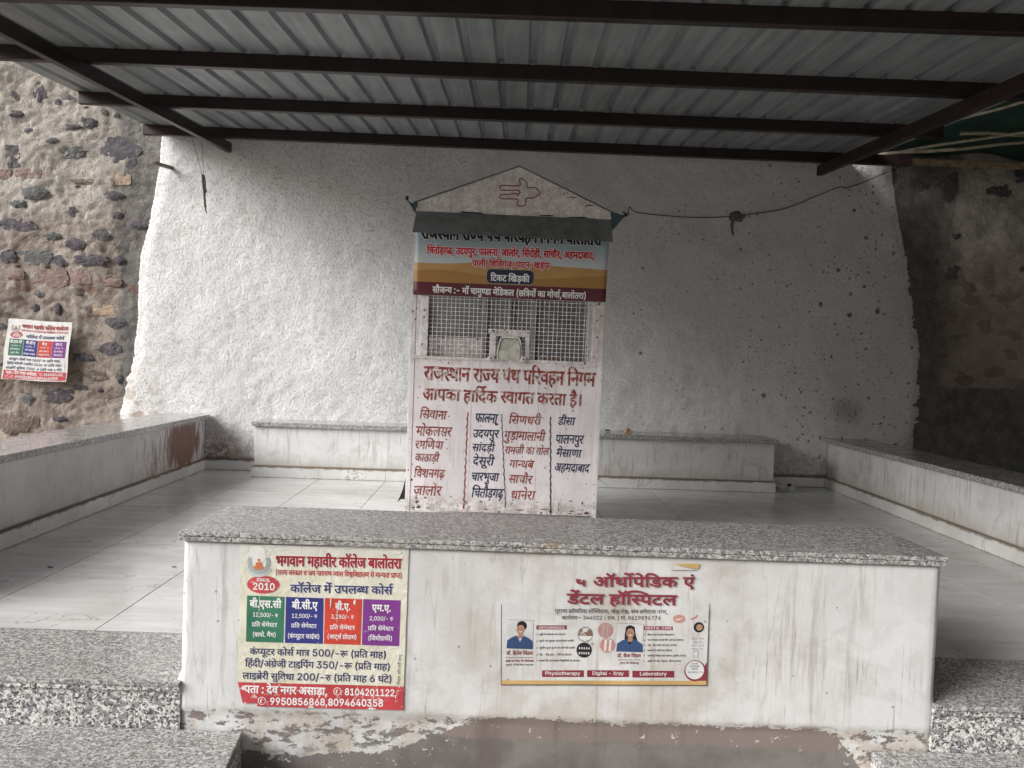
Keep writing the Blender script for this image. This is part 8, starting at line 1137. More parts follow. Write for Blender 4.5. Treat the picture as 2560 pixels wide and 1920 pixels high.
# service hatch
H = thing('hatch', (0,0,0), None, None); H.parent = K; H.location = Vector((.06,4.59,1.05))-ORG[K.name]; ORG[H.name] = Vector((.06,4.59,1.05))
def hb(n, *a, mat=ENAMEL, bv=.0015): return kb_(n, *a, mat, bv, H)
hb('bracket', -.072, -.023, 4.590, 4.5965, 1.199, 1.222); hb('bracket', .150, .177, 4.590, 4.5965, 1.186, 1.222)
hb('bracket', -.073, -.034, 4.585, 4.5955, 1.036, 1.058); hb('bracket', .130, .157, 4.585, 4.5955, 1.029, 1.064)
hb('side_strip', -.060, -.026, 4.597, 4.605, 1.0585, 1.1985); hb('side_strip', .151, .176, 4.597, 4.605, 1.05, 1.1855)
hb('top_strip', -.0225, .1495, 4.597, 4.604, 1.180, 1.222)
arch = [(-.014,1.037),(-.018,1.075),(-.014,1.115),(-.004,1.158),(.005,1.178),(.030,1.1795),(.09,1.1795),(.112,1.178),(.122,1.158),(.130,1.115),(.134,1.075),(.130,1.037)]
inn = [(.058+(x-.058)*.90, 1.037+(z-1.037)*.93) for x, z in arch]; n = len(arch)
V = [(x,4.588,z) for x,z in arch]+[(x,4.588,z) for x,z in inn]+[(x,4.604,z) for x,z in arch]+[(x,4.604,z) for x,z in inn]
F = []
for i in range(n-1):
    F += [(i,i+1,n+i+1,n+i),(2*n+i+1,2*n+i,3*n+i,3*n+i+1),(i,2*n+i,2*n+i+1,i+1),(n+i,n+i+1,3*n+i+1,3*n+i)]
obj('arch_frame', V, F, ENAMEL_W, H)
cov = [(-.004,1.040),(-.007,1.08),(-.002,1.12),(.010,1.160),(.03,1.166),(.06,1.164),(.09,1.167),(.108,1.160),(.118,1.12),(.123,1.08),(.119,1.040)]
n = len(cov); V = [(x,4.592-.012*math.sin(max(0,(z-1.04)/.13)*math.pi),z) for x,z in cov]+[(x,4.600,z) for x,z in cov]
F = [tuple(range(n))[::-1], tuple(range(n,2*n))]+[(i,(i+1)%n,n+(i+1)%n,n+i) for i in range(n)]
obj('cover_plate', V, F, plain('weathered_beige_plate', (.46,.45,.40), .6, .25, 22, .001), H, smooth=False)
hb('shadow_gap', -.012, .128, 4.6042, 4.606, 1.036, 1.185, mat=BLACK, bv=0)  # black sheet behind the cover, standing in for the shade there
for x, z in ((-.047,1.211),(.163,1.205),(-.052,1.047),(.143,1.047)):
    v, f = tube([(x,4.583,z),(x,4.592,z)], .005, 6); obj('bolt', v, f, RUST, H)
# painted lettering and lines
BH, BR, BN = PRINT['board_head'], PRINT['board_red'], PRINT['board_navy']
for e in BH: letters('painted_heading', [e], RED_H, K, pl, .0016, wt=20, slant=.02, jit=16)
for e in BR: letters('painted_town_name', [e], RED_P, K, pl, .0014, wt=12, slant=.16, jit=26)
for e in BN: letters('painted_town_name', [e], NAVY_P, K, pl, .0014, wt=14, slant=.16, jit=26)
for k_, (px, pz) in enumerate([(-.30,.55),(.1,.60),(.45,.75),(.38,.52),(-.2,.85),(.52,.42),(-.41,.43),(.05,.35),(.28,.88),(-.48,.62)]): flat('rust_patch', [(px+.006*math.cos(t)*(1+.5*math.sin(t*3+k_)), pz+.004*math.sin(t)*(1+.5*math.cos(t*2+k_))) for t in np.linspace(0, 6.28, 8)[:-1]], RUST, K, pl, .0017)
def wavy(name, a, b, w, mat, amp=.003):
    L, R = [], []
    for i in range(41):
        t = i/40; x = lerp(a[0], b[0], t)+amp*math.sin(i*1.9)+.002*N3(i*.7, 0, a[0]); z = lerp(a[1], b[1], t); ww = w*(1+.3*math.sin(i*2.3+1))
        L.append(pl(x-ww/2, z, .0014)); R.append(pl(x+ww/2, z, .0014))
    obj(name, L+R, [(i, 41+i, 42+i, i+1) for i in range(40)], mat, K)
wavy('painted_divider', (-.178,.717), (-.181,.132), .008, RED_P); wavy('painted_divider', (.024,.715), (.070,.151), .0045, NAVY_P, .002); wavy('painted_divider', (.318,.709), (.342,.120), .007, NAVY_P, .0025)
# rust patches and the torn lower edge; the first patch paints a dark hole
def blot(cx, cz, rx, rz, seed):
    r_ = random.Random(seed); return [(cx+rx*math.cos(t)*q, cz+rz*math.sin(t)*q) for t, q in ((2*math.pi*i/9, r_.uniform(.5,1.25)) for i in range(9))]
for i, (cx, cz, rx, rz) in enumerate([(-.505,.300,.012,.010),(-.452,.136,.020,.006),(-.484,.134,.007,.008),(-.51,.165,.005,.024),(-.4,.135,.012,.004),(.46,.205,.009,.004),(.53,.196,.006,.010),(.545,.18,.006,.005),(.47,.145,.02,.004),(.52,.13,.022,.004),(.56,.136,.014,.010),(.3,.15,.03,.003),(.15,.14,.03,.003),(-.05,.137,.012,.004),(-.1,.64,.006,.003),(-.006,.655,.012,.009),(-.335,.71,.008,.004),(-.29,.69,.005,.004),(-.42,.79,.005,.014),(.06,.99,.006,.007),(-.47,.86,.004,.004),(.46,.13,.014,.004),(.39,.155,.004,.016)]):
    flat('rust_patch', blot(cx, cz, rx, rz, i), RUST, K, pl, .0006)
v = [(-.536,4.66,.33),(-.549,4.655,.27),(-.560,4.65,.22),(-.586,4.645,.152),(-.575,4.65,.163),(-.562,4.65,.173),(-.549,4.65,.172),(-.536,4.655,.176)]
V = v+[(x,y+.004,z) for x,y,z in v]; n = len(v)
obj('rubber_flap', V, [tuple(range(n)), tuple(range(n,2*n))[::-1]]+[((i+1)%n,i,n+i,n+(i+1)%n) for i in range(n)], BLACK, K)
# gable, valance, gutters, roof
ped = [(-.520,1.898),(.628,1.892),(.628,1.942),(.075,2.186),(-.520,1.954)]
n = 5; V = [(x,4.598,z) for x,z in ped]+[(x,4.602,z) for x,z in ped]
obj('gable_panel', V, [tuple(range(n)), tuple(range(n,2*n))[::-1]]+[((i+1)%n,i,n+i,n+(i+1)%n) for i in range(n)], ENAMEL_W, K)
def slab(name, pts, y0, y1, mat, th=.003):
    # strip of sheet following the polyline in (x,z), running from y0 back to y1
    V = [(x,y,z+t) for t in (0, th) for y in (y0, y1) for x, z in pts]; n = len(pts); F = []
    for i in range(n-1): F += [(i,n+i,n+i+1,i+1),(2*n+i,2*n+i+1,3*n+i+1,3*n+i),(i,i+1,2*n+i+1,2*n+i),(n+i+1,n+i,3*n+i,3*n+i+1)]
    F += [(0,2*n,3*n,n),(n-1,2*n-1,4*n-1,3*n-1)]
    return obj(name, V, F, mat, K)
slab('roof_plate', [(-.54,1.950),(.075,2.189)], 4.585, 5.38, SLATE); slab('roof_plate', [(.0755,2.189),(.645,1.938)], 4.585, 5.38, SLATE)
v, f = hexa([(-.536,4.505,1.760),(.636,4.505,1.750),(.632,4.5935,1.895),(-.524,4.5935,1.899),(-.536,4.502,1.764),(.636,4.502,1.754),(.632,4.5895,1.900),(-.524,4.5895,1.904)])
V = [(-.5335,4.505,1.760),(.6345,4.505,1.752),(.632,4.5945,1.895),(-.524,4.5945,1.899)]; V = V+[(x,y-.003,z+.002) for x,y,z in V]
bevel(obj('valance', V, [(0,1,2,3),(7,6,5,4),(0,4,5,1),(1,5,6,2),(2,6,7,3),(3,7,4,0)], SLATE, K), .0012)
slab('gutter', [(-.5285,1.883),(-.583,1.968)], 4.59, 5.38, BLUESTEEL); slab('gutter', [(.632,1.838),(.722,1.929)], 4.59, 5.38, BLUESTEEL)
V = [(-.5290,4.589,1.883),(-.583,4.589,1.968),(-.555,4.589,1.945),(-.5240,4.589,1.953)]; V += [(x,y+.002,z) for x,y,z in V]
obj('gutter_end', V, [(0,1,2,3)[::-1],(4,5,6,7)]+[(i,(i+1)%4,4+(i+1)%4,4+i) for i in range(4)], BLUESTEEL, K)
V = [(.633,4.589,1.838),(.722,4.589,1.929),(.69,4.589,1.928),(.632,4.589,1.945)]; V += [(x,y+.002,z) for x,y,z in V]
obj('gutter_end', V, [(0,1,2,3),(4,5,6,7)[::-1]]+[((i+1)%4,i,4+i,4+(i+1)%4) for i in range(4)], BLUESTEEL, K)
v, f = boxd(-.589, -.574, 4.585, 4.60, 1.960, 1.985); obj('gutter_tip', v, f, BLACK, K); v, f = boxd(.708, .726, 4.585, 4.60, 1.918, 1.936); obj('gutter_tip', v, f, BLACK, K)
# emblem outline in red paint
pts = smooth_pts([Vector((x, z, 0)) for x, z in GEO_EMBLEM], 4)
L, R = [], []
for i, p in enumerate(pts):
    d = (pts[min(i+1,len(pts)-1)]-pts[max(0,i-1)]); d = d.normalized() if d.length > 1e-6 else Vector((1,0,0)); q = Vector((-d.y, d.x, 0))*.0032
    L.append(Vector((p.x+q.x, 4.5968-.00001*i, p.y+q.y))); R.append(Vector((p.x-q.x, 4.5968-.00001*i, p.y-q.y)))
n = len(pts); obj('painted_emblem', L+R, [(i, n+i, n+i+1, i+1) for i in range(n-1)], mat_ink('emblem_red', (.27,.035,.03), .3), K)
for i, (cx, cz, rx, rz) in enumerate([(-.2,1.905,.09,.005),(.25,1.905,.06,.005),(.45,1.902,.08,.005),(.5,1.975,.04,.004),(.4,2.02,.03,.003)]): flat('rust_patch', blot(cx, cz, rx, rz, 60+i), BLACK, K, on_plane(4.598), .0006)

# ------------------------------------------------------------------ flex banner over the window
def mat_banner():
    m = M('printed_banner'); x, y, z = m.xyz()
    t = m.math('DIVIDE', m.math('ADD', x, .55), 1.2)
    e1 = m.curve(t, [(0,.50),(.12,.47),(.27,.55),(.42,.76),(.55,.66),(.7,.57),(.85,.52),(1,.47)])
    z1 = m.math('MULTIPLY_ADD', e1, .12, 1.54)
    e2 = m.curve(t, [(0,.52),(.15,.66),(.3,.50),(.5,.28),(.7,.40),(.9,.62),(1,.66)])
    z2 = m.math('MULTIPLY_ADD', e2, .10, 1.495)
    sky = m.mix(m.step(z, 1.60, 1.75), (.50,.55,.58), (.30,.38,.43))
    sand = m.mix(m.step(m.noise(7, 4), .3, .7), (.42,.24,.075), (.50,.30,.11))
    c = m.mix(m.step(m.math('SUBTRACT', z1, z), -.001, .001), sky, sand)
    c = m.mix(m.step(m.math('SUBTRACT', z2, z), -.001, .004), c, (.36,.19,.055))
    c = m.mix(m.step(z, 1.4865, 1.4835), c, (.105,.016,.028))
    c = m.mix(m.step(m.noise(20, 5, .7), .6, .75, 0, .2), c, (.3,.28,.26))
    return m.fin(c, .42, m.bump(m.noise(3.5, 3), .008, .4))
bn = thing('banner', (.05, 4.58, 1.40), 'printed banner with sand dunes and red town names under the kiosk valance', 'banner')
V, F, nx, nz = wall_grid(-.5255, .619, 1.407, 1.86, .03, lambda x, z: (x+(.006*(z-1.41)/.4 if x > 0 else 0), 4.5885-.002*math.sin(x*9)-.0015*N3(x, 1, z, 4), z))
solid_back(V, F, nx, nz, lambda p: 4.5925); obj('banner_sheet', V, F, mat_banner(), bn, smooth=True)
pb = on_plane(4.5885)
PBN = PRINT['banner']
letters('letter_outline', PBN[:1], WHITE_I, bn, pb, .0045, wt=62); letters('printed_title', PBN[:1], plain('black_ink', (.012,.012,.014), .5, .1), bn, pb, .0052, wt=38)
INKR = mat_ink('printed_crimson', (.50,.015,.035))
letters('letter_outline', PBN[1:3], plain('pale_pink_ink', (.85,.80,.80), .5, .05), bn, pb, .0045, wt=88); letters('printed_town_names', PBN[1:2], INKR, bn, pb, .0054, wt=36); letters('printed_town_names', PBN[2:3], INKR, bn, pb, .0054, wt=36)
def pill(x0, x1, z0, z1, r, n=6):
    out = []
    for cx, cz, a in ((x1-r, z1-r, 0), (x0+r, z1-r, 90), (x0+r, z0+r, 180), (x1-r, z0+r, 270)):
        for i in range(n+1): t = math.radians(a+90*i/n); out.append((cx+r*math.cos(t), cz+r*math.sin(t)))
    return out
flat('badge_rim', pill(-.0965, .187, 1.489, 1.577, .027), mat_ink('pale_rim', (.45,.40,.36)), bn, pb, .0042)
flat('badge', pill(-.094, .1845, 1.4915, 1.5745, .025), mat_ink('navy_badge', (.020,.024,.055)), bn, pb, .0048)
letters('printed_badge_text', PBN[3:4], WHITE_I, bn, pb, .0054, wt=26)
letters('printed_sponsor_line', PBN[4:5], WHITE_I, bn, pb, .0050, wt=22)

# ------------------------------------------------------------------ posters
def college_poster(root, place, full=True):
    cream = M('cream_poster_paper'); n_ = cream.noise(14, 6, .7); vz = cream.noise(5, 4)
    c_ = cream.mix(cream.step(n_, .35, .7), (.66,.64,.50), (.74,.73,.63)) if full else cream.mix(cream.step(n_, .35, .7), (.72,.72,.70), (.80,.80,.79))
    c_ = cream.mix(cream.step(vz, .50, .75, 0, .4), c_, (.44,.41,.35))
    cz = cream.xyz()[2]; top_ = cream.step(cream.math('ADD', cz, cream.math('MULTIPLY', cream.noise(9, 5), .1)), .37, .50, 0, .6 if full else 0); c_ = cream.mix(top_, c_, (.60,.61,.58))
    paper = cream.fin(c_, .5, cream.bump(cream.noise(22, 4, .6, dist=1), .006, .7))
    D = .0012
    def ff_(nm, pts, mat, d): return flat(nm, pts, mat, root, place, d)
    red = mat_ink('poster_red', (.50,.055,.065), .45, (.68,.55,.5)); navy = mat_ink('poster_navy', (.035,.04,.13), .1)
    dred = mat_ink('poster_dark_red', (.30,.015,.022), .12); wh = WHITE_I
    sh = GEO_COL_SHEET if full else [[-.795,.452],[-.255,.452],[-.255,-.078],[-.795,-.078]]
    # sheet as a fine strip so that it can follow its surface
    def sheet(nm, q, mat, d, nx=12, nz=12):
        V = []
        for j in range(nz+1):
            for i in range(nx+1):
                u, v_ = i/nx, j/nz; a = Vector(q[3]).lerp(Vector(q[2]), u); b_ = Vector(q[0]).lerp(Vector(q[1]), u); p = a.lerp(b_, v_)
                e = .0015*N3(u, v_, 0, 30) if (i in (0, nx) or j in (0, nz)) else 0
                V.append(place(p.x+e, p.y+e, d))
        F = [(j*(nx+1)+i, j*(nx+1)+i+1, (j+1)*(nx+1)+i+1, (j+1)*(nx+1)+i) for j in range(nz) for i in range(nx)]
        o = obj(nm, V, F, mat, root); s_ = o.modifiers.new('thickness', 'SOLIDIFY'); s_.thickness = .0004; s_.offset = -1
    sheet('paper', sh, paper, D)
    foot = GEO_COL_FOOT if full else [[-.783,.004],[-.262,.004],[-.262,-.0715],[-.783,-.0735]]
    ff_('footer_band', foot, red, D+.0006)
    for b_, c in zip(GEO_COL_BOX, ((.035,.17,.10), (.030,.035,.21), (.56,.055,.035), (.21,.04,.26))):
        ff_('course_panel', b_, mat_ink('panel_ink', c, .15, (.6,.58,.52)), D+.0006)
    bx, bz = GEO_COL_BURST[0]; rx = GEO_COL_BURST[1][0]-bx; rz = bz-GEO_COL_BURST[2][1]
    ff_('starburst', [(bx+rx*math.cos(math.pi*i/36)*(1 if i % 2 else .91), bz+rz*math.sin(math.pi*i/36)*(1 if i % 2 else .90)) for i in range(72)], red, D+.0006)
    T = PRINT
    letters('letter_outline', T['col_title'], wh, root, place, D+.0006, wt=62); letters('printed_title', T['col_title'], dred, root, place, D+.0011, wt=34)
    letters('printed_subtitle', T['col_sub'], mat_ink('poster_mid_red', (.42,.03,.035), .1), root, place, D+.0008, wt=16)
    letters('printed_year', T['col_since'], wh, root, place, D+.0011, wt=30)
    letters('letter_outline', T['col_navyhead'], wh, root, place, D+.0006, wt=58); letters('printed_heading', T['col_navyhead'], navy, root, place, D+.0011, wt=26)
    for i in range(4): letters('printed_course_text', T['col_w'][4*i:4*i+1], wh, root, place, D+.0011, wt=28); letters('printed_course_text', T['col_w'][4*i+1:4*i+4], wh, root, place, D+.0011, wt=14)
    for e in T['col_navy']: letters('printed_fee_line', [e], navy, root, place, D+.0008, wt=17)
    letters('printed_contact', T['col_foot'], wh, root, place, D+.0011, wt=26)
    letters('printed_side_note', T['col_side'], mat_ink('poster_grey', (.16,.15,.15)), root, place, D+.0008, wt=5)
    (a0, a1), (b0, b1), (c0, _) = GEO_COL_PHONE; r = c0-a0
    for px, pz in ((a0, a1), (b0, b1)):
        ff_('phone_icon', ring(px, pz, r*.95, 20), wh, D+.0009); ff_('phone_icon', ring(px, pz, r*.78, 20), red, D+.0012)
        ff_('phone_icon', [(px-r*.25,pz-r*.5),(px-r*.02,pz-r*.35),(px-r*.12,pz),(px+r*.18,pz+r*.4),(px+r*.05,pz+r*.55),(px-r*.35,pz+r*.15),(px-r*.42,pz-r*.2)], wh, D+.0015)
    if full:
        for k_, (px, pz, a_, b_) in enumerate([(-.722,.255,.0012,.030),(-.500,.268,.002,.026),(-.478,.235,.0012,.05),(-.425,.268,.004,.010),(-.69,.436,.02,.004),(-.45,.441,.05,.003),(-.30,.43,.02,.006),(-.765,-.015,.006,.010),(-.55,-.070,.012,.003),(-.36,-.0695,.014,.003),(-.64,.015,.002,.012),(-.33,.10,.0015,.02)]):
            r_ = random.Random(k_+77); ff_('torn_spot', [(px+a_*math.cos(t)*r_.uniform(.5,1.2), pz+b_*math.sin(t)*r_.uniform(.5,1.2)) for t in np.linspace(0, 6.28, 9)[:-1]], OFFW, D+.0016)
    lx, lz = GEO_COL_LOGO[0]; R_ = GEO_COL_LOGO[1][0]-lx
    greyi = mat_ink('emblem_grey', (.33,.38,.38), .3); org_ = mat_ink('emblem_orange', (.55,.16,.07), .15)
    arc = lambda r0, r1, a, b_: [(lx+r1*math.cos(math.radians(t)), lz+r1*math.sin(math.radians(t))) for t in np.linspace(a, b_, 18)]+[(lx+r0*math.cos(math.radians(t)), lz+r0*math.sin(math.radians(t))) for t in np.linspace(b_, a, 18)]
    if full: ff_('emblem_torn_paper', [(lx-R_*1.0,lz+.01),(lx-R_*.6,lz+.005),(lx-R_*.3,lz-.008),(lx+R_*.25,lz),(lx+R_*.6,lz+.012),(lx+R_*.5,lz+.04),(lx+R_*.2,lz+.052),(lx-R_*.7,lz+.05)], OFFW, D+.0007)
    ff_('emblem_wreath', arc(R_*.62, R_*.95, 150, 390), greyi, D+.0009); ff_('emblem_ribbon', arc(R_*.98, R_*1.22, 205, 335), mat_ink('ribbon', (.50,.53,.52)), D+.0010)
    ff_('emblem_figure', ring(lx, lz+.0075, .0045, 12), org_, D+.0013)
    ff_('emblem_figure', [(lx-.008,lz+.001),(lx+.008,lz+.001),(lx+.010,lz-.010),(lx+.017,lz-.015),(lx+.017,lz-.019),(lx-.017,lz-.019),(lx-.017,lz-.015),(lx-.010,lz-.010)], org_, D+.0013)
    ff_('emblem_figure', [(lx-.013,lz-.0205),(lx+.013,lz-.0205),(lx+.010,lz-.0235),(lx-.010,lz-.0235)], org_, D+.0013)
face = lambda x, z, d: Vector((x, 2.3976-d, z))
p1 = thing('poster', (-.52, 2.394, -.07), 'college poster with four coloured fee panels pasted on the front bench', 'poster')
college_poster(p1, face)
# its twin on the rubble wall: map poster coordinates onto the four corners there
q = [(-4.10,1.222),(-3.588,1.206),(-3.628,.707),(-4.154,.715)]
def wall_place(x, z, d):
    u = (x+.795)/.54; v_ = (z+.078)/.53
    a = Vector(q[3]).lerp(Vector(q[2]), u); b_ = Vector(q[0]).lerp(Vector(q[1]), u); p = a.lerp(b_, v_)
    e = 0
    return Vector((p.x+.004*math.sin(v_*9), WALLY(p.x)-.046-d*1.5, p.y+.003*math.sin(u*8)))
p2 = thing('poster', (-3.87, 6.5, .71), 'creased college poster stuck on the rubble wall at the far left', 'poster')
college_poster(p2, wall_place, False)
box('paste_backing', -4.09, -3.66, WALLY(-3.9)-.038, WALLY(-3.9)-.01, .76, 1.17, OFFW, p2)

def hospital_poster():
    root = thing('poster', (.36, 2.394, .02), 'half torn white hospital poster with maroon headings pasted on the front bench', 'poster')
    G = GEO_HOS; D = .0010; T = PRINT
    maroon = mat_ink('hospital_maroon', (.23,.028,.045), .12, (.7,.66,.6)); dark = mat_ink('hospital_dark', (.05,.05,.055), .2, (.6,.6,.55)); grey = mat_ink('hospital_grey', (.30,.30,.31), .35, (.7,.7,.68))
    gold = mat_ink('hospital_gold', (.55,.37,.15), .15, (.7,.66,.6))
    m = M('hospital_paper'); c_ = m.mix(m.step(m.noise(9, 6, .7), .35, .68), (.66,.64,.61), (.80,.80,.79))
    st = m.n('ShaderNodeTexNoise', {'Vector': m.scale(m.pos, (40,40,3)), 'Scale': 1, 'Detail': 4}).outputs[0]
    c_ = m.mix(m.step(st, .54, .70, 0, .45), c_, (.42,.35,.28)); paper = m.fin(c_, .5)
    fl = lambda nm, pts, mat, d: flat(nm, pts, mat, root, face, d)
    s = G['sheet']; rag = []
    base = [s[0], s[1], s[2], (s[3][0], .285), (.60,.279), (.45,.262), (.30,.24), (.16,.25), (.10,.262)]
    for i, a in enumerate(base):
        b_ = base[(i+1) % len(base)]
        for k_ in range(6):
            t = k_/6; j = 0 if i < 3 else .004*N3(i*3+t*9, 1, 2, 3); rag.append((lerp(a[0], b_[0], t)+j, lerp(a[1], b_[1], t)+j))
    fl('paper', rag, PAINT_FRONT, D)
    fl('gold_band', G['gold'], gold, D+.0004); fl('frame_line', G['dark'], dark, D+.0005); fl('frame_line', G['frL'], dark, D+.0005); fl('frame_line', G['frR'], dark, D+.0005)
    fl('torn_gold_scrap', G['torn'], gold, D+.0005); fl('frame_line', G['line'], dark, D+.0005)
    for k_ in 'odpxl': fl('heading_panel', G[k_], maroon, D+.0005)
    letters('printed_heading', T['hos_big'], maroon, root, face, D+.0006, wt=30)
    # the half of a letter left where the sheet is torn
    v, f = letter_mesh(T['hos_cut'], place=face, dy=D+.0006, wt=30)
    zc = T['hos_cut'][0][2]-.009
    o = obj('printed_heading', v, f, maroon, root); bm = bmesh.new(); bm.from_mesh(o.data)
    bmesh.ops.bisect_plane(bm, geom=bm.verts[:]+bm.edges[:]+bm.faces[:], plane_co=(0, 0, zc-ORG[o.name].z), plane_no=(.1, 0, 1), clear_outer=True); bm.to_mesh(o.data); bm.free()
    letters('printed_address', T['hos_addr'], dark, root, face, D+.0006, wt=12)
    letters('printed_panel_text', T['hos_w'], WHITE_I, root, face, D+.0010, wt=10)
    for e in T['hos_small']: letters('printed_small_line', [e], dark, root, face, D+.0006, wt=14)
    for e in T['hos_name']: letters('printed_doctor_line', [e], maroon, root, face, D+.0006, wt=24)
    letters('printed_slogan', T['hos_grey'], grey, root, face, D+.0006, wt=0)
    for x, z in G['bl']: fl('bullet', ring(x, z, .0019, 10), maroon, D+.0006)
    skin = mat_ink('print_skin', (.42,.24,.17)); hair = mat_ink('print_hair', (.015,.013,.015)); scrub = mat_ink('print_scrubs', (.035,.075,.19), .12, (.6,.6,.6)); pale = mat_ink('print_pale', (.62,.63,.64))
    def portrait(a, b_, female):
        (x0, z1), (x1, z0) = a, b_; w = x1-x0; h = z1-z0; X_ = lambda u: x0+w*u; Z_ = lambda v_: z0+h*v_
        fl('portrait_backing', [(x0,z0),(x1,z0),(x1,z1),(x0,z1)], pale, D+.0004)
        fr = .0008
        for q_ in ([(x0,z1),(x1,z1),(x1,z1+fr),(x0,z1+fr)], [(x1,z0),(x1+fr,z0),(x1+fr,z1),(x1,z1)]): fl('portrait_frame', q_, dark, D+.0006)
        if female: fl('portrait_hair', [(X_(.22),Z_(.42)),(X_(.16),Z_(.30)),(X_(.30),Z_(.25)),(X_(.30),Z_(.6)),(X_(.34),Z_(.9)),(X_(.5),Z_(.96)),(X_(.66),Z_(.90)),(X_(.72),Z_(.6)),(X_(.80),Z_(.38)),(X_(.86),Z_(.30)),(X_(.62),Z_(.26)),(X_(.4),Z_(.22))], hair, D+.0007)
        else: fl('portrait_hair', ring(X_(.56), Z_(.80), w*.19, 16), hair, D+.0007)
        fl('portrait_neck', [(X_(.42),Z_(.36)),(X_(.62),Z_(.36)),(X_(.60),Z_(.58)),(X_(.44),Z_(.58))], skin, D+.0009)
        fl('portrait_face', [(X_(.51)+w*.155*math.cos(t), Z_(.67)+h*.175*math.sin(t)) for t in np.linspace(0, 2*math.pi, 18)[:-1]], skin, D+.0011)
        if not female: fl('portrait_hair', [(X_(.36),Z_(.76)),(X_(.40),Z_(.92)),(X_(.58),Z_(.97)),(X_(.70),Z_(.88)),(X_(.69),Z_(.74)),(X_(.62),Z_(.84)),(X_(.46),Z_(.83))], hair, D+.0013)
        else: fl('portrait_hair', [(X_(.33),Z_(.66)),(X_(.35),Z_(.88)),(X_(.5),Z_(.95)),(X_(.66),Z_(.88)),(X_(.68),Z_(.66)),(X_(.6),Z_(.82)),(X_(.5),Z_(.86)),(X_(.41),Z_(.82))], hair, D+.0013)
        fl('portrait_smile', [(X_(.44),Z_(.60)),(X_(.51),Z_(.575)),(X_(.58),Z_(.60)),(X_(.51),Z_(.61))], WHITE_I, D+.0014)
        for u in (.455, .565): fl('portrait_eye', ring(X_(u), Z_(.70), w*.018, 6), hair, D+.0014)
        fl('portrait_scrubs', [(X_(0),Z_(0)),(X_(1),Z_(0)),(X_(.98),Z_(.28)),(X_(.80),Z_(.40)),(X_(.63),Z_(.46)),(X_(.50),Z_(.22)),(X_(.38),Z_(.46)),(X_(.2),Z_(.40)),(X_(.02),Z_(.28))], scrub, D+.0015)
    portrait(*G['man'], False); portrait(*G['woman'], True)
    r = math.hypot(G['r72'][1][0]-G['r72'][0][0], G['r72'][1][1]-G['r72'][0][1]); C_ = G['circ']
    br = mat_ink('print_brown', (.22,.14,.10), .5, (.7,.68,.65)); pk = mat_ink('print_pink', (.50,.24,.22), .45, (.75,.7,.66)); wt_ = mat_ink('print_cool_grey', (.35,.35,.36), .4, (.7,.7,.7))
    for i, (m1, m2) in enumerate(((br, pale), (hair, pale), (pk, wt_), (pk, br))):
        x, z = C_[i]; fl('round_picture', ring(x, z, r, 24), dark if i == 1 else wt_, D+.0005); fl('round_picture', ring(x, z, r*.94, 24), m1, D+.0008)
        if i == 0: fl('round_picture', [(x-r*.9,z-r*.2),(x+r*.9,z-r*.2),(x+r*.6,z-r*.65),(x,z-r*.9),(x-r*.6,z-r*.65)], OFFW, D+.0010); fl('round_picture', [(x-r*.4,z+r*.8),(x+r*.4,z+r*.8),(x+r*.2,z+r*.3),(x-r*.2,z+r*.3)], pale, D+.0010)
        elif i == 1:
            for row, zz in ((0,.12),(1,-.25)):
                for k_ in range(5): xx = x+r*(-.6+.3*k_); fl('round_picture', [(xx-r*.09,z+r*zz),(xx+r*.09,z+r*zz),(xx+r*.06,z+r*(zz+(.28 if row == 0 else -.3))),(xx-r*.06,z+r*(zz+(.28 if row == 0 else -.3)))], pale, D+.0010)
        else:
            for k_ in range(2): xx = x+r*(-.3+.6*k_); fl('round_picture', [(xx-r*.14,z-r*.75),(xx+r*.12,z-r*.75),(xx+r*.2,z+r*.75),(xx-r*.08,z+r*.75)], OFFW if i == 3 else m2, D+.0010)
    x, z = C_[4]; fl('lips_picture', [(x+r*.8*math.cos(t), z+r*.55*math.sin(t)) for t in np.linspace(.3, 2*math.pi+.3, 20)[:-1]], pk, D+.0006); fl('lips_picture', [(x-r*.5,z-r*.1),(x+r*.5,z+r*.14),(x+r*.4,z+r*.0),(x-r*.3,z-r*.2)], OFFW, D+.0009)
    x, z = C_[5]; fl('round_picture', ring(x, z, r*.68, 18), hair, D+.0006); fl('round_picture', ring(x+.002, z, r*.42, 14), skin, D+.0009)
    fl('tube_picture', [(x-.026,z+.022),(x-.008,z+.030),(x-.003,z+.038),(x-.006,z+.040),(x-.014,z+.034),(x-.028,z+.027)], pk, D+.0006)
    x, z = C_[6]; R_ = r*1.38
    fl('badge_corner', G['corner']+[[x+R_*math.cos(t), z+R_*math.sin(t)] for t in np.linspace(-1.6, .5, 8)], maroon, D+.0004)
    fl('badge_ring', ring(x, z, R_, 30), maroon, D+.0005); fl('badge_disc', ring(x-.001, z+.002, R_*.87, 30), pale, D+.00055)
    x, z = C_[7]
    L_ = [(x-.009,z+.012),(x,z+.009),(x+.009,z+.012),(x+.008,z),(x+.006,z-.012),(x+.002,z-.002),(x-.002,z-.002),(x-.006,z-.012),(x-.008,z)]
    fl('tooth_picture', L_, grey, D+.0006); fl('tooth_picture', [(x+(a-x)*.75, z+(b_-z)*.75) for a, b_ in L_], pale, D+.0008)
hospital_poster()

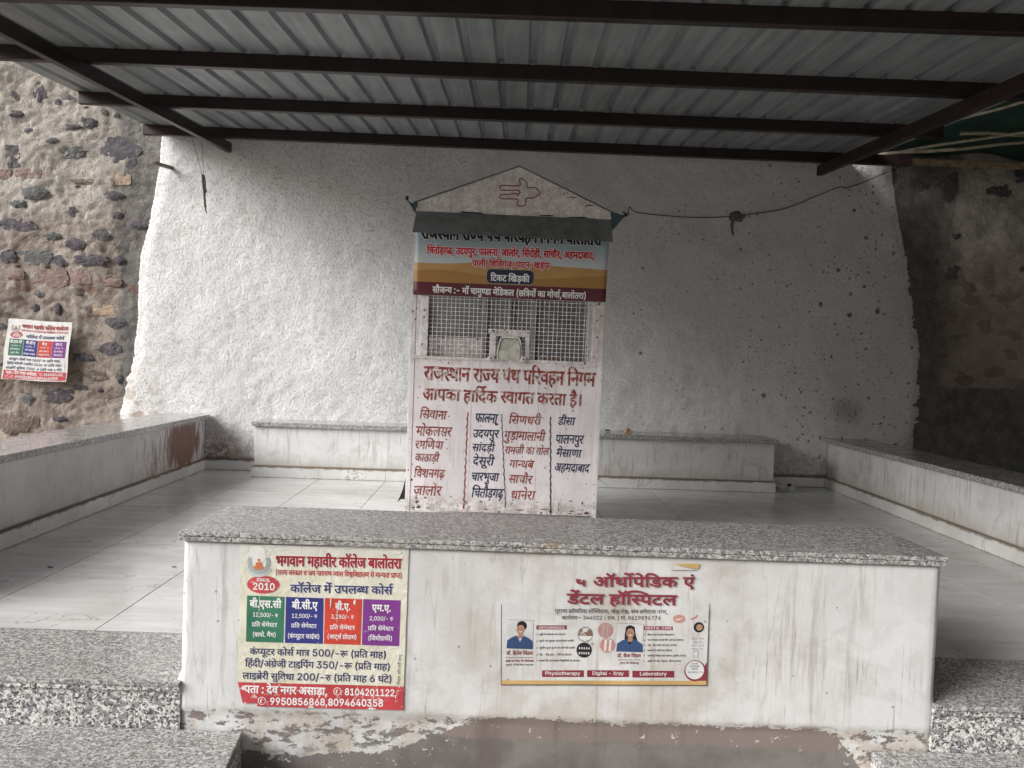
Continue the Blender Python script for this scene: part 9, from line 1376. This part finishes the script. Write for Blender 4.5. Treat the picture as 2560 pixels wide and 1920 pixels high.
# ------------------------------------------------------------------ small things
CAB = plain('black_cable', (.012,.012,.013), .55, .2)
pts = smooth_pts([(.70,4.60,1.945),(.76,4.75,1.962),(.86,5.4,2.10),(1.0,6.2,2.30),(1.15,6.66,2.348),(1.54,6.755,2.345),(1.80,6.768,2.353),(2.02,6.775,2.375),(2.25,6.78,2.415),(2.45,6.79,2.458),(2.7,6.80,2.565),(2.94,6.81,2.672),(3.02,6.815,2.672),(3.2,6.80,2.745),(3.42,6.80,2.85),(3.7,6.78,2.97)], 5)
v, f = tube(pts, .0042, 6); tag(obj('cable', v, f, CAB, smooth=True), 'black cable running from the kiosk roof along the white wall to the upper right', 'cable')
def lump(name, c, r, seed, mat, sub=2, sx=1, sy=1, sz=1, amp=.35, fr=6):
    bm = bmesh.new(); bmesh.ops.create_icosphere(bm, subdivisions=sub, radius=1)
    V = []
    for w in bm.verts:
        k_ = 1+amp*N3(w.co.x+seed, w.co.y, w.co.z, fr*.3)+amp*.5*N3(w.co.x, w.co.y+seed, w.co.z, fr*.7); V.append((c[0]+w.co.x*r*sx*k_, c[1]+w.co.y*r*sy*k_, c[2]+w.co.z*r*sz*k_))
    F = [tuple(x.index for x in q_.verts) for q_ in bm.faces]; bm.free(); return obj(name, V, F, mat)
MUD = plain('grey_cement_dab', (.15,.135,.12), .95, .3, 40, .002)
d = lump('cement_dab', (2.035,6.785,2.372), .045, 2, MUD, 3, 1.5, .45, .9, .5)
tag(d, 'grey dab of cement holding the cable to the white wall, with a drip below', 'cement dab')
v, f = tube([(2.01,6.785,2.37),(2.0,6.787,2.30),(2.005,6.79,2.245),(2.018,6.79,2.215),(2.005,6.792,2.20)], [.02,.016,.012,.008,.004], 7)
o = obj('drip', v, f, MUD, d, smooth=True)
v, f = tube([(-2.811,6.62,2.545),(-2.868,6.36,2.527)], .016, 14); pp = tag(obj('pipe_stub', v, f, plain('dull_pipe', (.20,.17,.13), .6, .3, 30), smooth=False), 'short rusty pipe stub sticking out of the upper left corner of the white wall', 'pipe')
v, f = tube([(-2.8685,6.3585,2.5272),(-2.8687,6.357,2.5271)], .0125, 12); obj('bore', v, f, BLACK, pp)  # black disc stands in for the shade inside the pipe
# bundle of twisted wire hanging on strings from the last purlin
TW = plain('brown_wire', (.09,.045,.025), .7, .4, 60)
wb = thing('wire_bundle', (-2.45, 6.34, 2.13), 'brown twisted wire bundle hanging on thin strings below the last purlin at left', 'wire bundle')
for a, c in (((-2.575,6.36,2.765),(-2.468,6.34,2.44)), ((-2.500,6.38,2.765),(-2.458,6.34,2.45))):
    v, f = tube([a, tuple((p+q_)/2+(.003 if i == 0 else 0) for i, (p, q_) in enumerate(zip(a, c))), c], .0017, 5); obj('string', v, f, plain('grey_string', (.13,.12,.11), .8), wb)
for k_ in range(4):
    pts = [(-2.468+.035*t/9+.005*math.sin(t*1.6+k_*1.6), 6.34+.005*math.cos(t*1.6+k_*1.6), 2.445-.31*t/9*(1-.06*k_)) for t in range(10)]
    v, f = tube(pts, .0045, 6); obj('strand', v, f, TW, wb, smooth=True)
v, f = tube(smooth_pts([(-2.452,6.335,2.44),(-2.440,6.33,2.38),(-2.437,6.33,2.33),(-2.428,6.33,2.315),(-2.434,6.33,2.30),(-2.446,6.33,2.32)], 4), .006, 6); obj('loop', v, f, plain('dark_wire', (.02,.012,.01), .7), wb, smooth=True)
# litter
bag = lump('paper_bag', (.31,4.78,1.045), .045, 21, plain('pinkish_beige_paper', (.45,.36,.32), .7, .3, 30), 3, 1.7, 1, .7, .5, 8); tag(bag, 'crumpled beige paper bag on the counter behind the kiosk mesh', 'paper bag')
o = lump('crumpled_wrapper', (1.10,6.40,.475), .030, 8, plain('brown_wrapper', (.36,.22,.15), .6, .35, 50), 2, 1.25, .8, .75, .8, 9); tag(o, 'crumpled brown wrapper lying on the back bench right of the kiosk', 'litter')
o = lump('pebble', (.955,6.60,.463), .014, 5, plain('dark_pebble', (.05,.04,.035), .8), 2, 1.6, 1, .6, .5); tag(o, 'small dark scrap on the back bench against the wall, right of kiosk', 'litter')
cup = thing('discarded_packet', (2.52, 6.58, 0), 'crushed white packet on the floor beside the right end of the back bench', 'litter')
wp = plain('white_packet', (.62,.62,.60), .4, .2, 30)
for i, (x, y, z, r, a, b_, c, s, m_) in enumerate([(2.47,6.56,.030,.055,1.3,.8,.35,3,wp),(2.56,6.56,.026,.030,1.3,1,.8,9,wp),(2.53,6.54,.055,.014,1.4,1,.8,4,plain('dark_red_scrap',(.07,.02,.02),.6))]):
    l = lump('fold', (x,y,z), r, s, m_, 2, a, b_, c, .6, 9); w_ = ORG[l.name]; l.parent = cup; l.location = w_-ORG[cup.name]
for x, y, r, lab in ((-2.04,3.56,.006,'tiny dark crumb on the marble floor near the left bench'), (-1.50,3.63,.005,'tiny dark splinter on the marble floor left of the front bench')):
    tag(lump('crumb', (x,y,.005), r, x, BLACK, 2, 2.2, .8, .5, .6), lab, 'litter')
tag(lump('paper_scrap', (2.12,4.02,.003), .010, 3, OFFW, 2, 2, .8, .25, .5), 'tiny white paper scrap on the floor right of the front bench', 'litter')

# repeats share a group phrase
for o in bpy.data.objects:
    c_ = o.get('category')
    if c_ == 'bench': o['group'] = 'masonry benches around the platform'
    elif c_ == 'skirting': o['group'] = 'skirting strips at the wall foot'
    elif o.name.startswith('poster') and 'college' in o.get('label', ''): o['group'] = 'copies of the college poster'
    elif c_ == 'wall' and 'rubble' in o.get('label', ''): o['group'] = 'rubble stone walls'
